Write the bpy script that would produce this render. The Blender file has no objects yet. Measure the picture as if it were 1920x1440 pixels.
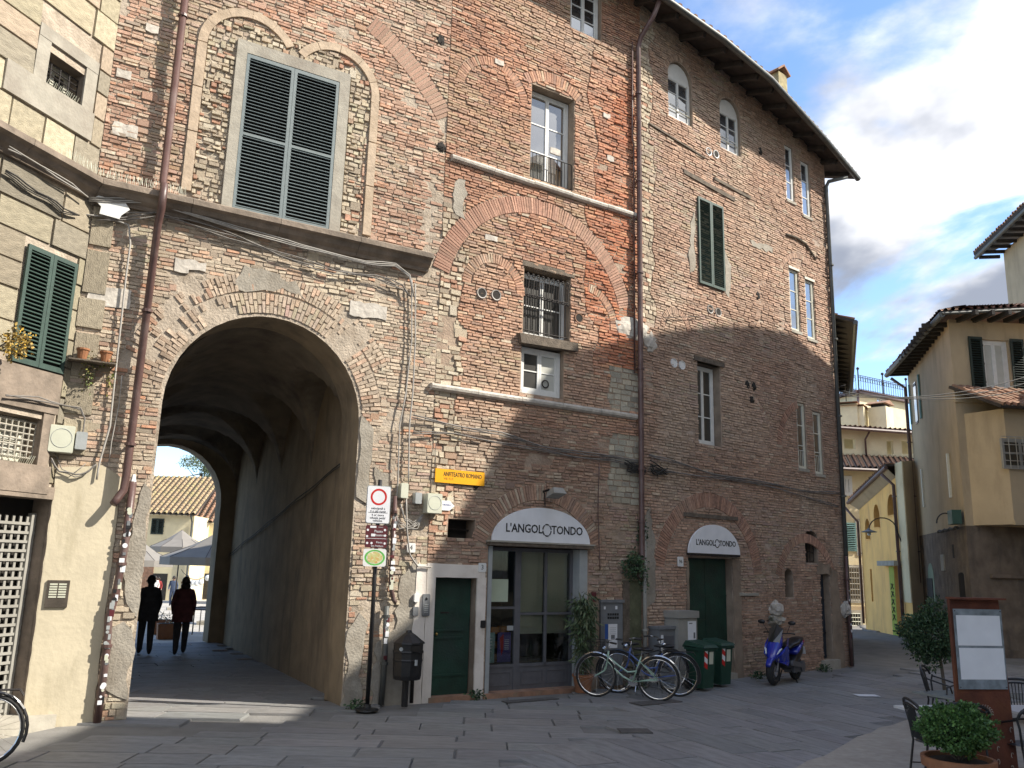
import bpy, bmesh, math, random
import numpy as np
from mathutils import Vector, Matrix, geometry
random.seed(7); RNG = np.random.default_rng(11)
sc = bpy.context.scene
COL = sc.collection
R = math.radians

# ---------------------------------------------------------------- camera
F_PX = 1600.0; PITCH = math.atan(342.0/F_PX); ROLL = math.atan(0.026); CAM_H = 2.1
fwd = Vector((0, math.cos(PITCH), math.sin(PITCH))); up0 = Vector((0, -math.sin(PITCH), math.cos(PITCH)))
cr, sr = math.cos(ROLL), math.sin(ROLL)
rt = cr*Vector((1,0,0)) + sr*up0
up = -sr*Vector((1,0,0)) + cr*up0
cam = bpy.data.objects.new('camera', bpy.data.cameras.new('camera')); COL.objects.link(cam)
cam.matrix_world = Matrix.Translation((0,0,CAM_H)) @ Matrix((rt, up, -fwd)).transposed().to_4x4()
cam.data.sensor_width = 36.0; cam.data.lens = 30.0
cam.data.clip_start = 0.05; cam.data.clip_end = 3000
sc.camera = cam

# ---------------------------------------------------------------- sun, sky, exposure
SUN_E = R(42); SUN_H = Vector((0.995, -0.10, 0)).normalized()
to_sun = Vector((SUN_H.x*math.cos(SUN_E), SUN_H.y*math.cos(SUN_E), math.sin(SUN_E)))
sun = bpy.data.objects.new('sun', bpy.data.lights.new('sun', 'SUN')); COL.objects.link(sun)
sun.data.energy = 3.9; sun.data.angle = R(0.5); sun.data.color = (1.0, 0.93, 0.82)
sun.rotation_euler = (-to_sun).to_track_quat('-Z', 'Y').to_euler()
sun.location = (15, 0, 30)
W = bpy.data.worlds.new('World'); sc.world = W; W.use_nodes = True
nt = W.node_tree; nt.nodes.clear(); N = nt.nodes.new; Lk = nt.links.new
sky = N('ShaderNodeTexSky'); sky.sky_type = 'NISHITA'; sky.sun_disc = False
sky.sun_elevation = SUN_E; sky.sun_rotation = math.atan2(SUN_H.x, SUN_H.y)
sky.air_density = 0.9; sky.dust_density = 0.15; sky.ozone_density = 3.5
tc = N('ShaderNodeTexCoord'); sx = N('ShaderNodeSeparateXYZ'); Lk(tc.outputs['Generated'], sx.inputs[0])
def wmath(op, a, b=None, c=None):
    n = N('ShaderNodeMath'); n.operation = op
    for i, v in enumerate((a, b, c)):
        if v is None: continue
        if isinstance(v, (int, float)): n.inputs[i].default_value = v
        else: Lk(v, n.inputs[i])
    return n.outputs[0]
zz = wmath('ADD', wmath('MAXIMUM', sx.outputs[2], 0.0), 0.22)
cx = N('ShaderNodeCombineXYZ'); Lk(wmath('DIVIDE', sx.outputs[0], zz), cx.inputs[0]); Lk(wmath('DIVIDE', sx.outputs[1], zz), cx.inputs[1])
mp = N('ShaderNodeMapping'); Lk(cx.outputs[0], mp.inputs[0])
mp.inputs['Location'].default_value = (2.2, 9.9, 0.0)
mp.inputs['Scale'].default_value = (1.0, 0.8, 1.0)
n1 = N('ShaderNodeTexNoise'); n1.inputs['Scale'].default_value = 1.5; n1.inputs['Detail'].default_value = 9; n1.inputs['Roughness'].default_value = 0.55
n1.inputs['Distortion'].default_value = 0.25
n2 = N('ShaderNodeTexNoise'); n2.inputs['Scale'].default_value = 1.9; n2.inputs['Detail'].default_value = 6
Lk(mp.outputs[0], n1.inputs['Vector'])
mp2 = N('ShaderNodeMapping'); Lk(mp.outputs[0], mp2.inputs[0]); mp2.inputs['Location'].default_value = (5.3, 2.2, 1.0); Lk(mp2.outputs[0], n2.inputs['Vector'])
# clearer sky towards the west (left), cloudier to the right and overhead
bias = wmath('MULTIPLY', wmath('SUBTRACT', sx.outputs[0], -0.12), 0.30)
bias = wmath('MINIMUM', wmath('MAXIMUM', bias, -0.12), 0.055)
behind = wmath('MINIMUM', wmath('MAXIMUM', wmath('MULTIPLY', sx.outputs[1], -0.25), 0.0), 0.12)  # extra unseen cloud behind the camera, added as neutral fill light
cov = wmath('ADD', wmath('ADD', n1.outputs[0], bias), behind)
rmp = N('ShaderNodeMapRange'); rmp.inputs['From Min'].default_value = 0.50; rmp.inputs['From Max'].default_value = 0.61
rmp.interpolation_type = 'SMOOTHSTEP'; Lk(cov, rmp.inputs['Value'])
shade = N('ShaderNodeMapRange'); shade.inputs['From Min'].default_value = 0.40; shade.inputs['From Max'].default_value = 0.64
shade.interpolation_type = 'SMOOTHSTEP'; Lk(n2.outputs[0], shade.inputs['Value'])
cc = N('ShaderNodeMixRGB'); cc.inputs[1].default_value = (1.35, 1.5, 1.85, 1); cc.inputs[2].default_value = (6.6, 6.5, 6.4, 1); Lk(shade.outputs[0], cc.inputs[0])
mx = N('ShaderNodeMixRGB'); Lk(rmp.outputs[0], mx.inputs[0]); Lk(sky.outputs[0], mx.inputs[1]); Lk(cc.outputs[0], mx.inputs[2])
bg = N('ShaderNodeBackground'); bg.inputs['Strength'].default_value = 0.14; Lk(mx.outputs[0], bg.inputs[0])
wo = N('ShaderNodeOutputWorld'); Lk(bg.outputs[0], wo.inputs[0])
sc.view_settings.view_transform = 'Standard'; sc.view_settings.look = 'None'
sc.view_settings.gamma = 1.0; sc.view_settings.use_curve_mapping = False
sc.view_settings.exposure = 1.15
sc.render.engine = 'CYCLES'
sc.cycles.max_bounces = 8; sc.cycles.diffuse_bounces = 4; sc.cycles.transparent_max_bounces = 12

# ---------------------------------------------------------------- measuring helpers
CAM = Vector((0,0,CAM_H))
def ray(px, py): return rt*((px-960)/F_PX) - up*((py-720)/F_PX) + fwd
def gnd(px, py, z=0.0):
    r = ray(px, py); return CAM + r*((z-CAM_H)/r.z)
def depth_pt(px, py, y):
    r = ray(px, py); return CAM + r*(y/r.y)
class Frame:
    """A vertical wall plane: u metres along it, z metres up, o metres out of it."""
    def __init__(s, a, b):
        s.a = Vector((a[0], a[1], 0)); d = Vector((b[0]-a[0], b[1]-a[1], 0)); s.len = d.length; s.d = d.normalized()
        s.n = Vector((s.d.y, -s.d.x, 0))
    def p(s, u, z, o=0.0): return s.a + s.d*u + s.n*o + Vector((0,0,z))
    def uz(s, px, py, o=0.0):
        r = ray(px, py); a = s.a + s.n*o
        t = (a-CAM).dot(s.n)/r.dot(s.n); q = CAM + r*t
        return (q-a).dot(s.d), q.z
    def rot(s):  # columns: d, -n(into wall), z
        return Matrix((s.d, -s.n, Vector((0,0,1)))).transposed()
    def shifted(s, o):
        f = Frame((0,0),(1,0)); f.a = s.a + s.n*o; f.d = s.d.copy(); f.n = s.n.copy(); f.len = s.len; return f
FA = Frame((-5.0,11.9),(-1.3,14.1)); FB = Frame((-1.3,14.1),(2.6,16.65)); FC = Frame((2.6,16.65),(8.1,21.1))
BEND = FA.p(-1.18, 0)
Ld = Vector((0.32,0.95,0)).normalized()
FL = Frame((BEND.x-Ld.x*5.0, BEND.y-Ld.y*5.0),(BEND.x, BEND.y))

# ---------------------------------------------------------------- materials
def M(name, col, rough=0.75, var=0.18, scale=6.0, bump=0.25, bscale=45.0, metal=0.0, src=None, spec=None, stain=None, sscale=1.2, coat=0, streak=0):
    m = bpy.data.materials.new(name); m.use_nodes = True; t = m.node_tree; b = t.nodes['Principled BSDF']
    n = t.nodes.new; l = t.links.new
    co = n('ShaderNodeTexCoord')
    no = n('ShaderNodeTexNoise'); no.inputs['Scale'].default_value = scale; no.inputs['Detail'].default_value = 6; l(co.outputs['Object'], no.inputs['Vector'])
    mr = n('ShaderNodeMapRange'); mr.inputs['From Min'].default_value = 0.3; mr.inputs['From Max'].default_value = 0.7
    mr.inputs['To Min'].default_value = 1-var; mr.inputs['To Max'].default_value = 1+var; l(no.outputs[0], mr.inputs['Value'])
    mul = n('ShaderNodeVectorMath'); mul.operation = 'SCALE'; l(mr.outputs[0], mul.inputs['Scale'])
    if src == 'col':
        a = n('ShaderNodeVertexColor'); a.layer_name = 'col'; l(a.outputs[0], mul.inputs[0])
    elif src == 'obj':
        a = n('ShaderNodeObjectInfo'); l(a.outputs['Color'], mul.inputs[0])
    else:
        mul.inputs[0].default_value = col[:3]
    out = mul.outputs[0]
    if stain:
        mpz = n('ShaderNodeMapping'); mpz.inputs['Scale'].default_value = (1,1,(.22 if streak else 1)); l(co.outputs['Object'], mpz.inputs[0]); n2_ = n('ShaderNodeTexNoise'); n2_.inputs['Scale'].default_value = sscale; n2_.inputs['Detail'].default_value = 7; n2_.inputs['Roughness'].default_value = 0.65; l(mpz.outputs[0], n2_.inputs['Vector'])
        m2 = n('ShaderNodeMapRange'); m2.inputs['From Min'].default_value = 0.5; m2.inputs['From Max'].default_value = 0.68; l(n2_.outputs[0], m2.inputs['Value'])
        m2.inputs['To Max'].default_value = 0.8
        mi = n('ShaderNodeMixRGB'); l(m2.outputs[0], mi.inputs[0]); l(out, mi.inputs[1]); mi.inputs[2].default_value = (*stain, 1); out = mi.outputs[0]
    l(out, b.inputs['Base Color'])
    b.inputs['Roughness'].default_value = rough; b.inputs['Metallic'].default_value = metal
    if spec is not None: b.inputs['Specular IOR Level'].default_value = spec
    if coat: b.inputs['Coat Weight'].default_value = coat; b.inputs['Coat Roughness'].default_value = 0.08
    if bump:
        nb = n('ShaderNodeTexNoise'); nb.inputs['Scale'].default_value = bscale; nb.inputs['Detail'].default_value = 5; l(co.outputs['Object'], nb.inputs['Vector'])
        bp = n('ShaderNodeBump'); bp.inputs['Strength'].default_value = bump; bp.inputs['Distance'].default_value = 0.02
        l(nb.outputs[0], bp.inputs['Height']); l(bp.outputs[0], b.inputs['Normal'])
    return m
def glass_dark(name, base=(0.02,0.022,0.025), refl=0.3):
    m = bpy.data.materials.new(name); m.use_nodes = True; t = m.node_tree; b = t.nodes['Principled BSDF']
    b.inputs['Base Color'].default_value = (*base,1); b.inputs['Roughness'].default_value = 0.4
    g = t.nodes.new('ShaderNodeBsdfGlossy'); g.inputs['Roughness'].default_value = 0.015; g.inputs['Color'].default_value = (0.9,0.93,0.95,1)
    co = t.nodes.new('ShaderNodeTexCoord'); no = t.nodes.new('ShaderNodeTexNoise'); no.inputs['Scale'].default_value = 1.6; t.links.new(co.outputs['Object'], no.inputs['Vector'])
    bp = t.nodes.new('ShaderNodeBump'); bp.inputs['Strength'].default_value = 0.05; bp.inputs['Distance'].default_value = 0.05; t.links.new(no.outputs[0], bp.inputs['Height']); t.links.new(bp.outputs[0], g.inputs['Normal'])
    fr = t.nodes.new('ShaderNodeFresnel'); fr.inputs[0].default_value = 1.5
    ad = t.nodes.new('ShaderNodeMath'); ad.operation = 'ADD'; ad.inputs[1].default_value = refl; ad.use_clamp = True; t.links.new(fr.outputs[0], ad.inputs[0])
    mi = t.nodes.new('ShaderNodeMixShader'); t.links.new(ad.outputs[0], mi.inputs[0]); t.links.new(b.outputs[0], mi.inputs[1]); t.links.new(g.outputs[0], mi.inputs[2])
    t.links.new(mi.outputs[0], t.nodes['Material Output'].inputs[0]); return m
def glass_clear(name):
    m = bpy.data.materials.new(name); m.use_nodes = True; t = m.node_tree
    g = t.nodes.new('ShaderNodeBsdfGlossy'); g.inputs['Roughness'].default_value = 0.02
    tr = t.nodes.new('ShaderNodeBsdfTransparent'); tr.inputs[0].default_value = (0.85,0.88,0.87,1)
    fr = t.nodes.new('ShaderNodeFresnel'); fr.inputs[0].default_value = 1.5
    mi = t.nodes.new('ShaderNodeMixShader'); t.links.new(fr.outputs[0], mi.inputs[0]); t.links.new(tr.outputs[0], mi.inputs[1]); t.links.new(g.outputs[0], mi.inputs[2])
    t.links.new(mi.outputs[0], t.nodes['Material Output'].inputs[0]); return m
MAT = dict(
 brick=M('brick', (.4,.2,.1), .9, .22, 14, .5, 60, src='col'),
 brick_obj=M('brick_single', (.4,.2,.1), .9, .22, 14, .5, 60, src='obj'),
 mortarA=M('mortar_old', (.42,.355,.28), .95, .22, 5, .9, 28, stain=(.24,.19,.14), sscale=2.2),
 mortarB=M('mortar_front', (.36,.275,.205), .95, .22, 5, .8, 28, stain=(.22,.14,.10), sscale=2.0),
 mortarC=M('mortar_right', (.40,.32,.255), .95, .2, 5, .8, 28, stain=(.2,.14,.11), sscale=2.0),
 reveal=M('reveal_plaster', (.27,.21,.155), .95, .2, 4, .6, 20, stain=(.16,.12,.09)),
 vault=M('shaded_vault', (.18,.15,.11), .95, .25, 2.5, .5, 12, stain=(.07,.055,.04), sscale=0.9),  # darker than the tunnel walls: shade at the crown put into the colour
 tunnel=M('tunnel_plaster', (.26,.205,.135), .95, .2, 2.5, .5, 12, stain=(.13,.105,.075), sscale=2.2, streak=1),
 ochre=M('ochre_plaster', (.56,.495,.36), .9, .09, 2.5, .3, 14, stain=(.38,.33,.22), sscale=2.6, streak=1),
 greyplaster=M('grey_cement', (.33,.30,.25), .95, .15, 7, .6, 30, stain=(.22,.19,.15)),
 pinkplaster=M('pink_plaster', (.74,.68,.61), .9, .07, 4, .2, 30, stain=(.55,.48,.41)),
 stone=M('stone', (.4,.35,.25), .92, .22, 5, .6, 22, src='obj'),
 stonecol=M('stone_variation', (.4,.35,.25), .92, .22, 5, .6, 22, src='col'),
 cornice=M('cornice_stone', (.23,.185,.145), .9, .3, 4, .5, 20, stain=(.12,.10,.08)),
 pietra=M('grey_stone_trim', (.36,.335,.28), .9, .15, 5, .35, 25, stain=(.26,.23,.19)),
 arch_stone=M('pale_arch_stone', (.47,.37,.27), .9, .2, 6, .4, 25, stain=(.36,.27,.18)),
 white_stone=M('white_marble', (.52,.48,.42), .8, .2, 8, .6, 14, stain=(.34,.30,.26), sscale=3),
 bluegrey=M('blue_grey_paint', (.15,.185,.19), .5, .1, 10, .1),
 green=M('green_shutter_paint', (.045,.078,.064), .5, .15, 10, .1),
 darkgreen=M('dark_green_paint', (.010,.040,.026), .6, .4, 3, .35, 30, stain=(.02,.035,.03)),
 whitepaint=M('white_window_paint', (.70,.70,.67), .45, .06, 8, .05),
 creampaint=M('cream_window_paint', (.62,.60,.50), .5, .08, 8, .05),
 greyframe=M('grey_steel_frame', (.11,.11,.12), .45, .12, 8, .1),
 lightgrey=M('light_grey_jamb', (.34,.36,.36), .5, .08, 6, .1),
 iron=M('iron', (.035,.03,.028), .6, .3, 20, .2, metal=.5),
 pipe=M('brown_pipe', (.11,.062,.055), .42, .2, 4, .1, stain=(.16,.12,.11), sscale=2),
 greypipe=M('grey_conduit', (.36,.34,.31), .6, .12, 10, .1),
 cable=M('cable_grey', (.19,.175,.16), .7, .3, 10, .1),
 darkcable=M('cable_black', (.03,.028,.026), .7, .2, 10, .1),
 gutter=M('gutter_metal', (.10,.105,.10), .5, .2, 6, .1, metal=.3),
 eave=M('eave_timber', (.05,.04,.034), .85, .3, 7, .3),
 timber=M('old_timber', (.13,.105,.08), .9, .35, 9, .6, 40),
 rooftile=M('roof_tile', (.30,.17,.11), .9, .3, 5, .4, stain=(.20,.17,.12), sscale=3),
 rooftile_c=M('roof_tile_varied', (.30,.17,.11), .9, .25, 5, .4, src='col'),
 glass=glass_dark('window_glass', refl=.22), glass_sky=glass_dark('window_glass_bright', refl=.5), glass_low=glass_dark('window_glass_dull', (.03,.028,.024), .03),
 clear=glass_clear('clear_glass'),
 curtain=M('curtain', (.5,.5,.45), .9, .06, 6, 0),
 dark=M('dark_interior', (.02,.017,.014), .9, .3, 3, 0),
 roomwall=M('room_wall', (.16,.13,.10), .9, .2, 3, 0),
 white=M('white_plastic', (.72,.72,.70), .45, .04, 6, .05),
 offwhite=M('cream_plastic', (.55,.56,.45), .5, .06, 6, .05),
 black=M('black_plastic', (.014,.014,.015), .45, .2, 8, .1),
 greybox=M('grey_cabinet_paint', (.17,.18,.19), .5, .1, 4, .1, stain=(.12,.12,.12)),
 palebox=M('pale_cabinet', (.30,.29,.26), .6, .08, 4, .1, stain=(.22,.21,.18)),
 paper=M('paper', (.75,.76,.78), .6, .05, 5, 0),
 yellow=M('yellow_enamel', (.80,.38,.01), .4, .04, 4, 0),
 ink=M('black_ink', (.015,.015,.015), .6, .1, 5, 0),
 red=M('sign_red', (.55,.02,.015), .4, .06, 5, 0),
 brownsign=M('brown_sign', (.10,.02,.025), .4, .1, 5, 0),
 chrome=M('chrome', (.6,.6,.6), .2, .05, 5, 0, metal=1.0),
)
# street paving, plants and so on come later
# ---------------------------------------------------------------- mesh builder
class MB:
    def __init__(s): s.v = []; s.f = []; s.c = []; s.m = []; s.has_c = False
    def add(s, verts, faces, col=None, mi=0):
        o = len(s.v); s.v.extend(tuple(q) for q in verts)
        for f in faces: s.f.append(tuple(i+o for i in f)); s.c.append(col or (1,1,1)); s.m.append(mi)
        if col is not None: s.has_c = True
        return s
    def box(s, c, size, rot=None, col=None, mi=0, taper=1.0):
        c = Vector(c); hx, hy, hz = size[0]/2, size[1]/2, size[2]/2
        vs = []
        for k in (-1,1):
            t = taper if k > 0 else 1.0
            for i, j in ((-1,-1),(1,-1),(1,1),(-1,1)): vs.append(Vector((i*hx*t, j*hy*t, k*hz)))
        if rot is not None: vs = [rot @ q for q in vs]
        return s.add([c+q for q in vs], [(3,2,1,0),(4,5,6,7),(0,1,5,4),(1,2,6,5),(2,3,7,6),(3,0,4,7)], col, mi)
    def fbox(s, F, u0, u1, z0, z1, o0, o1, col=None, mi=0):
        vs = [F.p(u,z,o) for o in (o0,o1) for u,z in ((u0,z0),(u1,z0),(u1,z1),(u0,z1))]
        return s.add(vs, [(3,2,1,0),(4,5,6,7),(0,1,5,4),(1,2,6,5),(2,3,7,6),(3,0,4,7)], col, mi)
    def prism(s, pts, ext, col=None, mi=0):
        """pts: planar loop of Vectors, ext: Vector offset for the far loop"""
        n = len(pts); vs = [Vector(p) for p in pts]+[Vector(p)+ext for p in pts]
        fs = [tuple(range(n))[::-1], tuple(range(n, 2*n))]+[(i,(i+1)%n,n+(i+1)%n,n+i) for i in range(n)]
        return s.add(vs, fs, col, mi)
    def tube(s, pts, r, n=8, closed=False, col=None, mi=0, caps=True):
        pts = [Vector(p) for p in pts]; m = len(pts); rr = r if isinstance(r,(list,tuple)) else [r]*m
        vs = []; prev = None
        for i, p in enumerate(pts):
            if closed: t = (pts[(i+1)%m]-pts[i-1])
            else: t = pts[min(i+1,m-1)]-pts[max(i-1,0)]
            if t.length < 1e-9: t = Vector((0,0,1))
            t.normalize()
            if prev is None:
                a = Vector((0,0,1)) if abs(t.z) < .9 else Vector((1,0,0)); x = t.cross(a).normalized()
            else: x = (prev - t*prev.dot(t)); x = x.normalized() if x.length > 1e-6 else t.orthogonal().normalized()
            prev = x; y = t.cross(x)
            for k in range(n):
                a = 2*math.pi*k/n; vs.append(p + (x*math.cos(a)+y*math.sin(a))*rr[i])
        fs = []
        for i in range(m if closed else m-1):
            j = (i+1)%m
            for k in range(n): fs.append((i*n+k, i*n+(k+1)%n, j*n+(k+1)%n, j*n+k))
        if caps and not closed: fs += [tuple(range(n))[::-1], tuple((m-1)*n+k for k in range(n))]
        return s.add(vs, fs, col, mi)
    def lathe(s, prof, c=(0,0,0), n=20, axis='z', rot=None, col=None, mi=0):
        vs = []; c = Vector(c)
        for r, z in prof:
            for k in range(n):
                a = 2*math.pi*k/n; q = Vector((r*math.cos(a), r*math.sin(a), z))
                if axis == 'y': q = Vector((q.x, q.z, q.y))
                if axis == 'x': q = Vector((q.z, q.x, q.y))
                if rot is not None: q = rot @ q
                vs.append(c+q)
        fs = [(i*n+k, i*n+(k+1)%n, (i+1)*n+(k+1)%n, (i+1)*n+k) for i in range(len(prof)-1) for k in range(n)]
        fs += [tuple(range(n))[::-1], tuple((len(prof)-1)*n+k for k in range(n))]
        return s.add(vs, fs, col, mi)
    def ball(s, c, r, n=12, m=8, rot=None, col=None, mi=0, noise=0):
        rx, ry, rz = r if isinstance(r,(tuple,list)) else (r,r,r); vs = []; c = Vector(c)
        for i in range(m+1):
            th = math.pi*i/m
            for k in range(n):
                a = 2*math.pi*k/n; f = 1+random.uniform(-noise,noise)
                q = Vector((rx*math.sin(th)*math.cos(a)*f, ry*math.sin(th)*math.sin(a)*f, rz*math.cos(th)*f))
                vs.append(c+(rot@q if rot is not None else q))
        fs = [(i*n+k,(i+1)*n+k,(i+1)*n+(k+1)%n,i*n+(k+1)%n) for i in range(m) for k in range(n)]
        return s.add(vs, fs, col, mi)
    def mesh(s, name, smooth=False):
        me = bpy.data.meshes.new(name); me.from_pydata(s.v, [], s.f)
        if s.has_c:
            ca = me.attributes.new('col', 'FLOAT_COLOR', 'CORNER'); arr = np.ones((len(me.loops),4), dtype=np.float32)
            cnt = np.array([len(f) for f in s.f]); arr[:, :3] = np.repeat(np.array(s.c, dtype=np.float32), cnt, axis=0)
            ca.data.foreach_set('color', arr.ravel())
        if smooth: me.polygons.foreach_set('use_smooth', [True]*len(me.polygons))
        me.validate(); me.update(); return me
WL = {}
def tag(o, label=None, cat=None, group=None, kind=None):
    if label: o['label'] = label
    if cat: o['category'] = cat
    if group: o['group'] = group
    if kind: o['kind'] = kind
    return o
def thing(name, label, cat, loc=(0,0,0), rz=0.0, group=None, world=False):
    o = bpy.data.objects.new(name, None); COL.objects.link(o); o.location = loc; o.rotation_euler = (0,0,rz); o.empty_display_size = .2
    WL[o.name] = Vector(loc) if world else None
    return tag(o, label, cat, group)
def put(name, me, mat, parent=None, loc=None, rot=None, scale=None):
    if isinstance(me, MB): me = me.mesh(name)
    mats = mat if isinstance(mat, (list,tuple)) else [mat]
    if mat is not None and len(me.materials) == 0:
        for q in mats: me.materials.append(q)
    o = bpy.data.objects.new(name, me); COL.objects.link(o)
    if loc is not None: o.location = loc
    if rot is not None: o.rotation_euler = rot
    if scale is not None: o.scale = scale
    wl = Vector((0,0,0)) if loc is None else Vector(loc)
    if parent is not None:
        o.parent = parent; pw = WL.get(parent.name)
        if pw is not None: o.matrix_parent_inverse = Matrix.Translation(-pw)
        WL[o.name] = (wl if pw is not None else None)
    else: WL[o.name] = wl
    return o
def build(name, mb, mat, parent=None, smooth=False, **k):
    me = mb.mesh(name, smooth)
    mats = mat if isinstance(mat,(list,tuple)) else [mat]
    for q in mats: me.materials.append(q)
    if len(mats) > 1: me.polygons.foreach_set('material_index', s_m(mb, me))
    return put(name, me, None, parent, **k)
def s_m(mb, me): return mb.m[:len(me.polygons)]
def copy_tree(o, parent=None):
    c = o.copy(); COL.objects.link(c); c.parent = parent; WL[c.name] = None
    for ch in list(o.children): copy_tree(ch, c)
    return c
def text_mesh(txt, size, F=None, u=0, z=0, o=0, ext=0.002, align='CENTER', space=1.0, xs=1.0):
    cu = bpy.data.curves.new('t', 'FONT'); cu.body = txt; cu.size = size; cu.extrude = ext; cu.align_x = align; cu.align_y = 'CENTER'; cu.resolution_u = 2; cu.offset = (size*.016 if size > .15 else 0)
    cu.space_character = space
    ob = bpy.data.objects.new('t', cu); COL.objects.link(ob)
    me = bpy.data.meshes.new_from_object(ob); bpy.data.objects.remove(ob); bpy.data.curves.remove(cu)
    me.transform(Matrix.Diagonal((xs,1,1,1)))
    if F is not None:
        m = Matrix((F.d, Vector((0,0,1)), F.n)).transposed().to_4x4(); m.translation = F.p(u,z,o); me.transform(m)
    return me

# ---------------------------------------------------------------- value noise
_H = RNG.random((64,64,))
def vn(x, y, s=1.0, k=0):
    x = np.asarray(x, dtype=float)*s+k*17.3; y = np.asarray(y, dtype=float)*s+k*7.9
    xi = np.floor(x).astype(int); yi = np.floor(y).astype(int); fx = x-xi; fy = y-yi
    fx = fx*fx*(3-2*fx); fy = fy*fy*(3-2*fy)
    g = lambda a, b: _H[a % 64, b % 64]
    return (g(xi,yi)*(1-fx)+g(xi+1,yi)*fx)*(1-fy)+(g(xi,yi+1)*(1-fx)+g(xi+1,yi+1)*fx)*fy
# shape predicates on (u array, z scalar or array)
def s_rect(u0,u1,z0,z1): return lambda u,z: (u>u0)&(u<u1)&(z>z0)&(z<z1)
def s_arch(u0,u1,z0,zs,zt):
    c=(u0+u1)/2; r=(u1-u0)/2
    return lambda u,z: (u>u0)&(u<u1)&(z>z0)&((z<zs)|(((u-c)/r)**2+((z-zs)/(zt-zs))**2<1))
def s_ring(c,r0,r1,a0,a1):
    a0=R(a0);a1=R(a1)
    def f(u,z):
        x=u-c[0];y=z-c[1];r=np.hypot(x,y);a=np.arctan2(y,x)
        return (r>r0)&(r<r1)&(a>a0)&(a<a1)
    return f
def s_poly(pts):
    def f(u,z):
        u=np.asarray(u,dtype=float); ins=np.zeros(u.shape,bool); n=len(pts)
        for i in range(n):
            (x1,y1),(x2,y2)=pts[i],pts[(i+1)%n]
            c=((y1>z)!=(y2>z)); 
            if y1!=y2: ins ^= c & (u < (x2-x1)*(z-y1)/(y2-y1)+x1)
        return ins
    return f
def arch_pts(u0,u1,z0,zs,zt,n=14):
    c=(u0+u1)/2; r=(u1-u0)/2
    return [(u0,z0),(u1,z0)]+[(c+r*math.cos(math.pi*i/n), zs+(zt-zs)*math.sin(math.pi*i/n)) for i in range(n+1)]
# ================================================================ GROUND
E0 = Vector((-7.4,22.8,0)); DT = Vector((-0.467,0.884,0)).normalized()
def gz(x, y):
    s = (x-E0.x)*DT.x+(y-E0.y)*DT.y
    return -0.022*min(max(s, 0), 75)
MAT['ground'] = M('street_base', (.185,.18,.17), .9, .2, 2, .4, 30)
MAT['slab'] = M('paving_stone_single', (.2,.2,.2), .62, .2, 5, .35, 35, src='obj', stain=(.165,.162,.155), sscale=1.6)
MAT['slab_c'] = M('paving_stone', (.2,.2,.2), .62, .2, 5, .35, 35, src='col', stain=(.165,.162,.155), sscale=1.6)
MAT['sand'] = M('sandy_paving', (.36,.325,.27), .95, .12, 9, .35, 60, stain=(.28,.25,.205), sscale=1.5)
MAT['piazza'] = M('piazza_paving', (.42,.40,.36), .8, .15, 1.5, .2, 8)
gmb = MB()
xs = [-600,-300,-160,-110]+[-80+5*i for i in range(33)]+[110,160,300,600]
ys = [-200,-60,-20]+[-5+5*i for i in range(25)]+[150,220,400,900]
for y in ys:
    for x in xs: gmb.v.append((x,y,gz(x,y)-0.03))
nx = len(xs)
for j in range(len(ys)-1):
    for i in range(nx-1):
        gmb.f.append((j*nx+i,j*nx+i+1,(j+1)*nx+i+1,(j+1)*nx+i)); gmb.c.append((1,1,1)); gmb.m.append(0)
ground = build('ground', gmb, MAT['ground']); tag(ground, kind='structure')
ground['label'] = 'grey stone paved street and alley in front of the buildings'
# piazza beyond the archway
pz = MB(); q = [E0+DT*0.4+Vector((14,7,0)), E0+DT*0.4-Vector((26,14,0)), E0+DT*0.4-Vector((26,14,0))+DT*78, E0+DT*0.4+Vector((14,7,0))+DT*78]
rows = 12
for i in range(rows+1):
    t = i/rows
    for e in (0,1):
        a = q[e].lerp(q[3-e], t); pz.v.append((a.x,a.y,gz(a.x,a.y)-0.012))
for i in range(rows): pz.f.append((2*i,2*i+2,2*i+3,2*i+1)); pz.c.append((1,1,1)); pz.m.append(0)
piazza = build('piazza', pz, MAT['piazza']); tag(piazza, kind='structure')

# ---- unit stones shared by many single pieces
def unit_piece(name, inset, wob):
    mb = MB(); r = lambda: random.uniform(-wob, wob)
    b = [(-.5,0,-.5),(.5,0,-.5),(.5,0,.5),(-.5,0,.5)]
    f = [(-.5+inset+r(),-1+abs(r()),-.5+inset*1.6+r()),(.5-inset+r(),-1+abs(r()),-.5+inset*1.6+r()),(.5-inset+r(),-1+abs(r()),.5-inset*1.6+r()),(-.5+inset+r(),-1+abs(r()),.5-inset*1.6+r())]
    mb.add(b+f, [(4,5,6,7),(0,1,5,4),(1,2,6,5),(2,3,7,6),(3,0,4,7),(3,2,1,0)])
    return mb.mesh(name)
UNIT_BRICK = [unit_piece('brick', .02, .03) for _ in range(8)]
for u_ in UNIT_BRICK: u_.materials.append(MAT['brick_obj'])
UNIT_STONE = [unit_piece('stone', .012, .012) for _ in range(6)]
for u_ in UNIT_STONE: u_.materials.append(MAT['stone'])

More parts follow.
